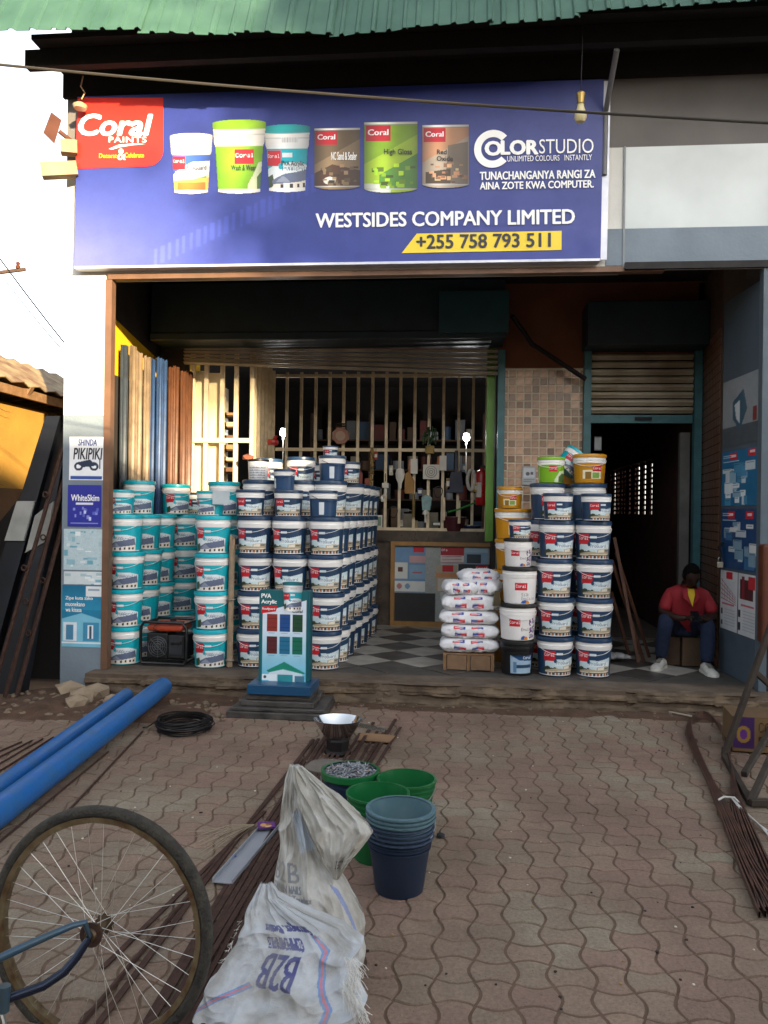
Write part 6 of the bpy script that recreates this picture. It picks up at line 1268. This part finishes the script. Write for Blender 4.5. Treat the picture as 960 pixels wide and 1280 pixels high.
t = hang('hand_brush', 537, 545, 'dark green scrubbing brush hanging above the square fan', cat='brush'); b = MB(); [b.tube([(x * .02, 0, 0), (x * .022 + random.uniform(-.02, .02), -.03, random.uniform(-.12, .12))], .008, 4) for x in range(-4, 5) for _ in range(5)]; add(t, b, 'bristles', mat('green_bristle', '#3c5a3a', rough=.8)); add(t, MB().box(-.05, .06, -.02, .01, -.22, -.12), 'tin', BRS, False, bevel=.01)
t = hang('dustpan', 570, 600, 'dark blue grey dustpan with long handle hanging at right', cat='dustpan'); add(t, MB().prism([(-.12, -.16), (.1, -.16), (.07, .1), (-.06, .1)], -.04, 0).box(-.02, .02, -.03, 0, .1, .36), 'body', mat('slate_plastic', '#2e3346', rough=.5), False, bevel=.006)
t = hang('white_coil', 589, 600, 'white and cream coiled hose behind the fire extinguisher', cat='coil'); add(t, MB().tube([(.045 * math.cos(a), -.02, .12 * math.sin(a)) for a in np.linspace(0, 6, 18)], .022, 8, closed=True), 'coil', OW)
t = hang('fire_extinguisher', 602, 632, 'red fire extinguisher with white label hanging at the grille end', cat='fire extinguisher')
REDE = mat('extinguisher_red', '#b3141c', rough=.3, var=.1); add(t, MB().lathe([(0, 0), (.07, .005), (.075, .02), (.075, .37), (.06, .42), (.025, .44), (.025, .46), (0, .46)], 20), 'cylinder', REDE); add(t, MB().box(-.02, .05, -.02, .02, .46, .49).tube([(-.02, 0, .47), (-.06, 0, .5)], .01, 6), 'valve', BLACKP, False); add(t, MB().lathe([(.0755, .1), (.0755, .28)], 8, a0=math.radians(200), a1=math.radians(265)), 'paper_label', OW); add(t, MB().tube([(.03, -.02, .47), (.09, -.03, .42), (.085, -.03, .15)], .01, 6), 'hose', BLACKP)
t = hang('tap_pack', 390 + 74, 628, 'clear bag of small fittings hanging low on the grille', cat='bag of fittings'); add(t, MB().prism([(-.06, -.1), (.06, -.08), (.07, .08), (0, .12), (-.06, .08)], -.03, .01), 'bag', mat('cloudy_film', '#9a9488', rough=.3, var=.4, scale=30), False, bevel=.01)
t = hang('teal_pack', 533, 628, 'pale teal packet hanging under the square fan', cat='packet'); add(t, MB().prism([(-.05, -.1), (.05, -.1), (.07, .06), (0, .1), (-.06, .06)], -.02, .01), 'packet', mat('pale_teal_film', '#7fa0a0', rough=.4, var=.3, scale=20), False, bevel=.006)
t = empty('maroon_pot', (at(567, 664, 9.7).x, 9.95, 1.335), 0, 'maroon plastic basin standing on the counter with things in it', 'basin'); add(t, MB().lathe([(0, 0), (.12, 0), (.15, .17), (.16, .175), (.15, .18), (.13, .05), (0, .04)], 24), 'body', mat('maroon_plastic', '#4d1c24', rough=.4))
t = empty('blue_basin', (at(590, 664, 9.7).x, 9.98, 1.335), 0, 'low blue basin on the counter right of the maroon one', 'basin'); add(t, MB().lathe([(0, 0), (.08, 0), (.13, .07), (.12, .075), (.07, .02), (0, .02)], 20), 'body', mat('blue_basin', '#20345a', rough=.4))
p = at(560, 640, 9.8); tag(MB().tube([p, p + Vector((.12, 0, .03)), p + Vector((.24, -.02, .08)), p + Vector((.33, -.02, .12))], .012, 6).build('green_hose', mat('green_rod', '#3a8a3c', rough=.4), smooth=True), 'green curved plastic handle sticking out above the maroon basin', 'handle')
t = empty('green_bottle', (at(450, 643, 8.9).x, 8.95, FL + 4 * PIT + .335), 0, 'lime green bottle standing on the navy stack by the grille', 'bottle'); t.location.z = at(450, 643, 8.95).z; add(t, MB().box(-.04, .04, -.03, .03, 0, .2), 'body', LIMEP, False, bevel=.01); add(t, MB().lathe([(.02, .2), (.02, .22), (0, .22)], 10), 'cap', LIMEP)
p = at(302, 590, 7.9); t = MB(); rock(t, 0, 0, 0, .09, seed=5); tag(t.build('grey_cloth_bundle', mat('grey_cloth', '#5c5854', rough=.9, var=.3), loc=(p.x, 8.5, p.z), smooth=True), 'grey cloth bundle hanging left of the chevron patterned pail', 'cloth')
p = at(309, 572, 8.5); t = MB(); rock(t, 0, 0, 0, .07, seed=6); tag(t.build('red_cloth_bundle', mat('terracotta_cloth', '#8a4a38', rough=.9, var=.3), loc=(p.x, 8.5, p.z), smooth=True), 'reddish cloth bundle above the grey one', 'cloth')
for (x, y, lb, nm_, cat_, kind_) in [(459, 608, 'dark red rubber boot shape hanging beside the taps', 'rubber_boot', 'boot', 0), (473, 652, 'small white framed card standing at the left end of the counter', 'framed_card', 'card', 1), (532, 645, 'white metal clip lamp low under the teal packet', 'clip_lamp', 'lamp', 2), (555, 636, 'beige plastic pipe length hanging upright behind the basin', 'plastic_pipe', 'pipe', 3),
    (517, 632, 'brass coloured pipe length hanging upright under the white card', 'brass_pipe', 'pipe', 4), (574, 640, 'cream wooden stick standing behind the basin', 'wood_stick', 'stick', 3), (492, 640, 'coil of black cable hanging low at middle of the grille', 'cable_coil', 'cable', 5), (447, 628, 'yellow brown tape roll hanging by the lime bottle', 'tape_roll', 'tape', 6), (548, 615, 'black cable coil hanging right of the teal packet', 'cable_coil', 'cable', 5), (506, 640, 'grey hand drill hanging low beside the brass pipe', 'hand_drill', 'drill', 7)]:
    t = hang(nm_, x, y, lb, cat=cat_)
    if kind_ == 0: add(t, MB().prism([(-.03, .1), (.04, .1), (.04, -.04), (.1, -.08), (.1, -.12), (-.03, -.12)], -.04, .02), 'body', RB2, False, bevel=.008)
    elif kind_ == 1: add(t, MB().box(-.05, .05, -.02, 0, -.07, .08), 'frame', OW, False); add(t, MB().box(-.035, .035, -.023, -.02, -.05, .06), 'card', mat('green_card', '#7d9a84', rough=.6), False)
    elif kind_ == 2: add(t, MB().tube([(0, -.02, -.08), (0, -.02, .06)], .014, 8).lathe([(.045, 0), (.02, .05), (0, .055)], 12, c=(0, -.03, .02)), 'body', OW)
    elif kind_ in (3, 4): add(t, MB().tube([(0, -.02, -.14), (0, -.02, .14)], .018, 10), 'tube', BRS if kind_ == 4 else CREAM)
    elif kind_ == 5: add(t, MB().tube([(.05 * math.cos(q_) * (1 + .1 * math.sin(3 * q_)), -.03, .07 * math.sin(q_)) for q_ in np.linspace(0, 18, 50)], .006, 5), 'cable', BLACKP)
    elif kind_ == 6: add(t, MB().tube([(.03 * math.cos(q_), -.02, .03 * math.sin(q_)) for q_ in np.linspace(0, 6, 14)], .014, 6, closed=True), 'roll', TAN)
    else: add(t, MB().box(-.05, .05, -.04, 0, .0, .04).box(-.04, -.01, -.035, -.005, -.08, 0).tube([(.05, -.02, .02), (.12, -.02, .02)], .008, 6), 'body', mat('tool_grey', '#55585c', rough=.4), False, bevel=.004)
for i_, (x, y, w_, h_, col, lb, nm_) in enumerate([(459, 655, .09, .07, '#7a2a22', 'small red box on the ledge right of the white framed card', 'small_box'), (489, 588, .05, .12, '#b8b2a0', 'cream blister card hanging left of the white scoop', 'blister_card'), (525, 615, .06, .09, '#3c4a6a', 'dark blue pouch hanging between square fan and white scoop', 'pouch'), (560, 605, .05, .14, '#8a6a3a', 'brown brush card hanging beside the dustpan', 'brush_card'),
    (470, 570, .05, .09, '#a83a2c', 'red card hanging just above the brass taps', 'red_card'), (546, 655, .12, .06, '#3f4a3c', 'dark green box lying on the counter before the basin', 'small_box'), (519, 655, .07, .09, '#9a8a68', 'tan tin standing on the counter under the brass pipe', 'small_tin'), (501, 654, .06, .08, '#c4beb0', 'white jar standing on the counter under the hand drill', 'jar'), (595, 610, .05, .1, '#c9a23a', 'yellow card hanging just left of the fire extinguisher', 'yellow_card'), (580, 585, .04, .1, '#5a7a8a', 'blue grey card hanging above the white hose coil', 'hanging_card')]):
    t = hang(nm_, x, y, lb, cat='card' if 'card' in nm_ else 'box', Y=9.83 if y < 640 else 9.95); mc = mat('goods_colour_%s' % nm_ + col[1:3], col, rough=.55, var=.3, scale=20)
    if nm_ in ('small_tin', 'jar'): add(t, MB().lathe([(0, -h_ / 2), (w_ / 2, -h_ / 2), (w_ / 2, h_ * .3), (w_ * .42, h_ * .34), (w_ * .42, h_ / 2), (0, h_ / 2)], 16), 'body', mc)
    else:
        add(t, MB().box(-w_ / 2, w_ / 2, -.03, 0, -h_ / 2, h_ / 2), 'body', mc, False, bevel=.004); add(t, MB().box(-w_ * .35, w_ * .35, -.032, -.0305, -h_ * .2, h_ * .25), 'print', OW, False)
        if y < 640: add(t, MB().tube([(0, -.01, h_ / 2), (0, -.0, h_ / 2 + .08)], .003, 4), 'cord', BLACKP)
# inner left shelf with ledgers
for k in range(6):
    p = at(284 + 2 * (k % 2), 520 + k * 14, 9.2); tag(MB().box(-.08, .08, -.1, .1, 0, .03 + .02 * (k % 2)).build('stacked_carton', mat(['tan_carton', 'cream_carton', 'brown_carton'][k % 3], ['#a88458', '#d2bf98', '#6a4a34'][k % 3], rough=.8), loc=tuple(p), rz=random.uniform(-.3, .3)), ['topmost', 'second', 'third', 'fourth', 'fifth', 'lowest'][k] + ' small carton on the narrow sunlit shelf at left inside', 'carton', 'cartons on the sunlit inner shelf')
wb(MB().box(at(278, 500, 9.2).x, at(279, 500, 9.2).x + .02, 9.1, 9.35, FL, 3.0), 'shelf_post', CREAM, shop)
for k in range(6): p = at(284, 520 + k * 14, 9.2); wb(MB().box(p.x - .1, p.x + .1, 9.08, 9.32, p.z - .02, p.z - .002), 'inner_shelf', DWOOD, shop)
# shelves and stock in the dark interior
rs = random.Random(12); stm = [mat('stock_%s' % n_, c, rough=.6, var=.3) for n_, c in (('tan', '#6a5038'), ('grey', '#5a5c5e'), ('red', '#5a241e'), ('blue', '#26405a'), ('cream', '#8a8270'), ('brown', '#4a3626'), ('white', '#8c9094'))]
sk = empty('shop_shelf', (-1, 12.3, FL), 0, 'dark shelves filled with stock at the back of the shop', 'shelf')
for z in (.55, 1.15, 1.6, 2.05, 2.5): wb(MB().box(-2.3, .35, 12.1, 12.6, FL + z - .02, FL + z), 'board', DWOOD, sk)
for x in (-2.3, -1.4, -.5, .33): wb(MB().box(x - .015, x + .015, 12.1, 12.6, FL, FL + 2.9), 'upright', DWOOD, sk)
snames = ['box', 'tin', 'box', 'tin']; used_s = set()
wd = ['leftmost', 'second', 'third', 'fourth', 'fifth', 'sixth', 'seventh', 'eighth', 'ninth', 'tenth', 'eleventh', 'twelfth', 'thirteenth', 'fourteenth']
for zi, z in enumerate((1.15, 1.6, 2.05, 2.5)):
    x = -2.24; k = 0
    while x < .2 and k < 14:
        w_ = rs.uniform(.09, .2); h_ = rs.uniform(.12, .32); kd = rs.random() < .4; mb = MB()
        if kd: mb.lathe([(0, 0), (w_ / 2, 0), (w_ / 2, h_ * .8), (w_ / 2 + .004, h_ * .8), (w_ / 2 + .004, h_ * .85), (0, h_ * .85)], 14)
        else: mb.box(-w_ / 2, w_ / 2, -.1, .1, 0, h_)
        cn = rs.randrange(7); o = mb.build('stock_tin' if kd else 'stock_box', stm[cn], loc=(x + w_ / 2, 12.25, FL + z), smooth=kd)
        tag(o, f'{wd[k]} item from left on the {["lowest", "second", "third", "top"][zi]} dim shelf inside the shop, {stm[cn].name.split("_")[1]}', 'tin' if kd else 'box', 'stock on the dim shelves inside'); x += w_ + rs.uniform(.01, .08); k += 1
# two glowing bulbs
GL = mat('lit_bulb_glass', '#ffffff', rough=.3, emit=14, var=0)
for i, (x, y, Y) in enumerate([(583, 547, 11.2), (354, 541, 10.6)]):
    p = at(x, y, Y); t = empty('lit_bulb', p.to_tuple(), 0, ['glowing white bulb seen through the right of the grille', 'glowing white bulb seen through the left of the grille'][i], 'light bulb'); MB().lathe([(0, .06), (.03, .055), (.04, .02), (.045, 0), (.04, -.025), (.015, -.05), (0, -.065)], 16).build('glass', GL, t, smooth=True)
    MB().lathe([(.012, -.06), (.014, -.1), (0, -.1)], 10).tube([(0, 0, -.1), (0, 0, -.5)], .005, 6).build('stem', OW, t)
    pl_ = bpy.data.lights.new('bulb_light', 'POINT'); pl_.energy = 3; pl_.shadow_soft_size = .06; lo_ = bpy.data.objects.new('bulb_light', pl_); COL.objects.link(lo_); lo_.location = p + Vector((0, -.1, 0))
# ================================================================ PERSON
def skin(name, pts, edges, m, parent, sub_=2, root=0):
    me = bpy.data.meshes.new(name); me.from_pydata([p[:3] for p in pts], edges, []); o = bpy.data.objects.new(name, me); COL.objects.link(o)
    if parent: o.parent = parent
    me.materials.append(m); s_ = o.modifiers.new('skin', 'SKIN'); s_.use_smooth_shade = True
    for i, p in enumerate(pts): r = p[3]; me.skin_vertices[0].data[i].radius = (r, r) if not isinstance(r, tuple) else r; me.skin_vertices[0].data[i].use_root = i == root
    o.modifiers.new('sub', 'SUBSURF').levels = sub_; o.modifiers['sub'].render_levels = sub_; return o
pe = empty('person', (2.08, 7.65, FL), 0, 'man in red shirt and jeans sitting hunched on a block, head down', 'person')
SK = mat('dark_skin', '#2e1c14', spec=.3, rough=.55, var=.15); SH = mat('red_shirt_cloth', '#8a1520', rough=.8, var=.15, scale=12, bump=.3); JN = mat('blue_jeans', '#14223e', rough=.9, var=.25, scale=25, bump=.3); HR = mat('black_hair', '#080706', spec=.1, rough=.95, bump=.6, bscale=150); YS = mat('yellow_vest', '#c9a81c', rough=.8)
# local coordinates: x right, y away from the street, z up from the porch floor
hx = .01
body = [(hx, .14, .36, .10), (hx, .08, .55, .11), (hx, -.02, .68, .09), (hx, -.07, .74, .055), (hx, -.12, .80, .056), (hx, -.145, .87, .078), (hx, -.15, .90, .07),
        (-.16, -.03, .67, .05), (-.24, -.06, .52, .04), (-.12, -.20, .475, .034), (-.045, -.25, .49, .026), (.18, -.03, .66, .05), (.24, -.08, .50, .04), (.13, -.21, .465, .034), (.055, -.25, .49, .026)]
skin('body', body, [(0, 1), (1, 2), (2, 3), (3, 4), (4, 5), (5, 6), (2, 7), (7, 8), (8, 9), (9, 10), (2, 11), (11, 12), (12, 13), (13, 14)], SK, pe)
# head with face
hd = MB(); Wn, Hn = 28, 20; vs = []
for j in range(Hn + 1):
    ph = math.pi * j / Hn
    for i in range(Wn):
        a = 2 * math.pi * i / Wn; x = math.sin(ph) * math.sin(a); y = -math.sin(ph) * math.cos(a); z = math.cos(ph); f_ = max(0, -y)
        sx_ = .074 * (1 - .18 * max(0, -z)); sy_ = .092; sz_ = .112; yy = y * sy_ * (1 + .0 * f_)
        # jaw, nose, brow, eye sockets, lips
        d = 0; d += .022 * math.exp(-((x / .16) ** 2 + ((z + .15) / .2) ** 2)) * (y < 0); d += .008 * math.exp(-((z - .22) / .09) ** 2) * f_; d -= .010 * (math.exp(-(((x - .38) / .17) ** 2 + ((z - .05) / .12) ** 2)) + math.exp(-(((x + .38) / .17) ** 2 + ((z - .05) / .12) ** 2))) * (y < 0); d += .010 * math.exp(-((x / .3) ** 2 + ((z + .5) / .1) ** 2)) * (y < 0); d += .01 * math.exp(-((x / .3) ** 2 + ((z + .8) / .15) ** 2)) * (y < 0)
        vs.append((x * sx_, yy - d, z * sz_))
fs = [(j * Wn + i, j * Wn + (i + 1) % Wn, (j + 1) * Wn + (i + 1) % Wn, (j + 1) * Wn + i) for j in range(Hn) for i in range(Wn)]
hd.add(vs, fs)
for s_ in (-1, 1): hd.lathe([(0, 0), (.012, .004), (.02, .02), (.018, .04), (0, .05)], 8, c=(s_ * .074, .005, -.03), sx=.45)
head = hd.build('head', SK, pe, loc=(hx, -.15, .865), smooth=True); head.rotation_euler = (.62, 0, .05)
hr = MB(); vs = []
for j in range(10):
    ph = math.pi * .56 * j / 9
    for i in range(Wn): a = 2 * math.pi * i / Wn; rr_ = 1.05; y = -math.sin(ph) * math.cos(a); k_ = 1 if y > -.55 or j < 5 else .9; vs.append((math.sin(ph) * math.sin(a) * .074 * rr_ * k_, y * .092 * rr_ * k_, math.cos(ph) * .112 * rr_))
hr.add(vs, [(j * Wn + i, j * Wn + (i + 1) % Wn, (j + 1) * Wn + (i + 1) % Wn, (j + 1) * Wn + i) for j in range(9) for i in range(Wn)])
o = hr.build('hair', HR, pe, loc=(hx, -.15, .865), smooth=True); o.rotation_euler = (.62, 0, .05)
for s_ in (-1, 1):   # hands: palm, four bent fingers and a thumb around the phone
    px_ = hx + s_ * .045; P = [(px_ + s_ * .02, -.235, .488, .02), (px_, -.275, .49, .022)]; E_ = [(0, 1)]
    for f in range(4):
        k = len(P); bx0 = px_ - s_ * .002 - .0 * f; zz = .505 - .012 * f; P += [(bx0, -.30, zz, .008), (px_ - s_ * .02, -.315, zz - .004, .0075), (px_ - s_ * (.036 - .003 * f), -.305, zz - .006, .0065)]; E_ += [(1, k), (k, k + 1), (k + 1, k + 2)]
    k = len(P); P += [(px_ - s_ * .012, -.265, .515, .009), (px_ - s_ * .028, -.28, .522, .0075)]; E_ += [(1, k), (k, k + 1)]
    skin('hand', P, E_, SK, pe, 1)
o = MB().box(-.036, .036, -.004, .004, -.07, .07).build('phone', mat('dark_phone', '#15161a', rough=.15), loc=(2.08 + hx, 7.65 - .30, FL + .51), bevel=.003); o.rotation_euler = (-1.0, 0, 0); tag(o, 'dark phone held in the hands of the sitting man', 'phone')
sh_ = [(hx, .14, .34, (.17, .13)), (hx, .09, .47, (.175, .13)), (hx, .01, .60, (.17, .12)), (hx, -.04, .70, (.11, .08)), (hx, -.075, .765, (.065, .06)), (-.14, -.02, .685, .06), (-.19, -.05, .60, .062), (-.21, -.09, .515, .062), (.16, -.02, .675, .06), (.20, -.06, .59, .062), (.222, -.10, .50, .064), (hx - .08, .04, .40, .09), (hx + .10, .04, .40, .09)]
skin('shirt', sh_, [(0, 1), (1, 2), (2, 3), (3, 4), (3, 5), (5, 6), (6, 7), (3, 8), (8, 9), (9, 10), (1, 11), (1, 12)], SH, pe)
MB().add([(hx - .035, -.155, .70), (hx + .035, -.155, .70), (hx + .004, -.185, .58), (hx - .03, -.13, .74), (hx + .03, -.13, .74)], [(0, 1, 2), (0, 3, 4, 1)]).build('vest', YS, pe)
for s_ in (-1, 1): MB().add([(hx + s_ * .03, -.14, .745), (hx + s_ * .075, -.12, .73), (hx + s_ * .07, -.165, .66), (hx + s_ * .03, -.175, .665), (hx + s_ * .012, -.19, .60)], [(0, 1, 2, 3), (3, 2, 4)]).build('collar', SH, pe)
jn = [(hx, .16, .33, .13), (-.10, .06, .40, .10), (-.20, -.13, .465, .078), (-.215, -.15, .40, .072), (-.225, -.10, .24, .068), (-.225, -.06, .09, .06), (.11, .06, .39, .10), (.13, -.18, .445, .078), (.145, -.21, .38, .072), (.135, -.23, .22, .068), (.125, -.24, .08, .06)]
skin('jeans', jn, [(0, 1), (1, 2), (2, 3), (3, 4), (4, 5), (0, 6), (6, 7), (7, 8), (8, 9), (9, 10)], JN, pe)
SHO = mat('white_trainer', '#c9c6be', rough=.6, var=.2, scale=20)
for (x, y, rz) in ((-.235, -.09, -.55), (.12, -.27, .1)):
    P = [(-.0, .05, .04), (0, 0, 0)]; mb = MB(); n_ = 12; prof = [(.085, .030, .052), (.06, .038, .085), (.02, .042, .098), (-.03, .044, .078), (-.08, .048, .062), (-.13, .05, .052), (-.165, .044, .042), (-.185, .02, .03)]
    vs = []
    for (yy, hw, hh) in prof:
        for i in range(n_): a = 2 * math.pi * i / n_; vs.append((hw * math.cos(a), yy, max(0.004, hh / 2 + hh / 2 * math.sin(a))))
    fs = [(k * n_ + i, k * n_ + (i + 1) % n_, (k + 1) * n_ + (i + 1) % n_, (k + 1) * n_ + i) for k in range(len(prof) - 1) for i in range(n_)] + [tuple(range(n_)), tuple(range((len(prof) - 1) * n_, len(prof) * n_))]
    shoe = mb.add(vs, fs).build('shoe', SHO, pe, loc=(x, y + .0, .0), smooth=True, rz=rz)
    so_ = MB(); ol = [(.034, .09), (.044, .03), (.044, -.03), (.053, -.10), (.05, -.15), (.03, -.185), (0, -.195), (-.03, -.185), (-.05, -.15), (-.053, -.10), (-.044, -.03), (-.044, .03), (-.034, .09)]
    so_.add([(a, b, 0) for a, b in ol] + [(a, b, .022) for a, b in ol], [tuple(range(13)), tuple(range(13, 26))] + [(i, (i + 1) % 13, 13 + (i + 1) % 13, 13 + i) for i in range(13)]).build('sole', OW, shoe)
    lc = MB(); [lc.tube([(-.022, -.02 - .022 * k, .088 - .007 * k), (.022, -.028 - .022 * k, .088 - .007 * k)], .004, 4) for k in range(4)]; lc.build('laces', mat('grey_lace', '#77746c', rough=.8), shoe)
sblk = empty('wood_block_seat', (2.06, 7.85, FL), 0, 'brown wooden block the sitting man is perched on', 'seat')
MB().box(-.16, .0, -.14, .14, 0, .27).build('block', DWOOD, sblk, bevel=.01); MB().box(.01, .19, -.16, .14, 0, .27).build('block', mat('tan_block', '#5f4a36', rough=.8, var=.3), sblk, bevel=.01)
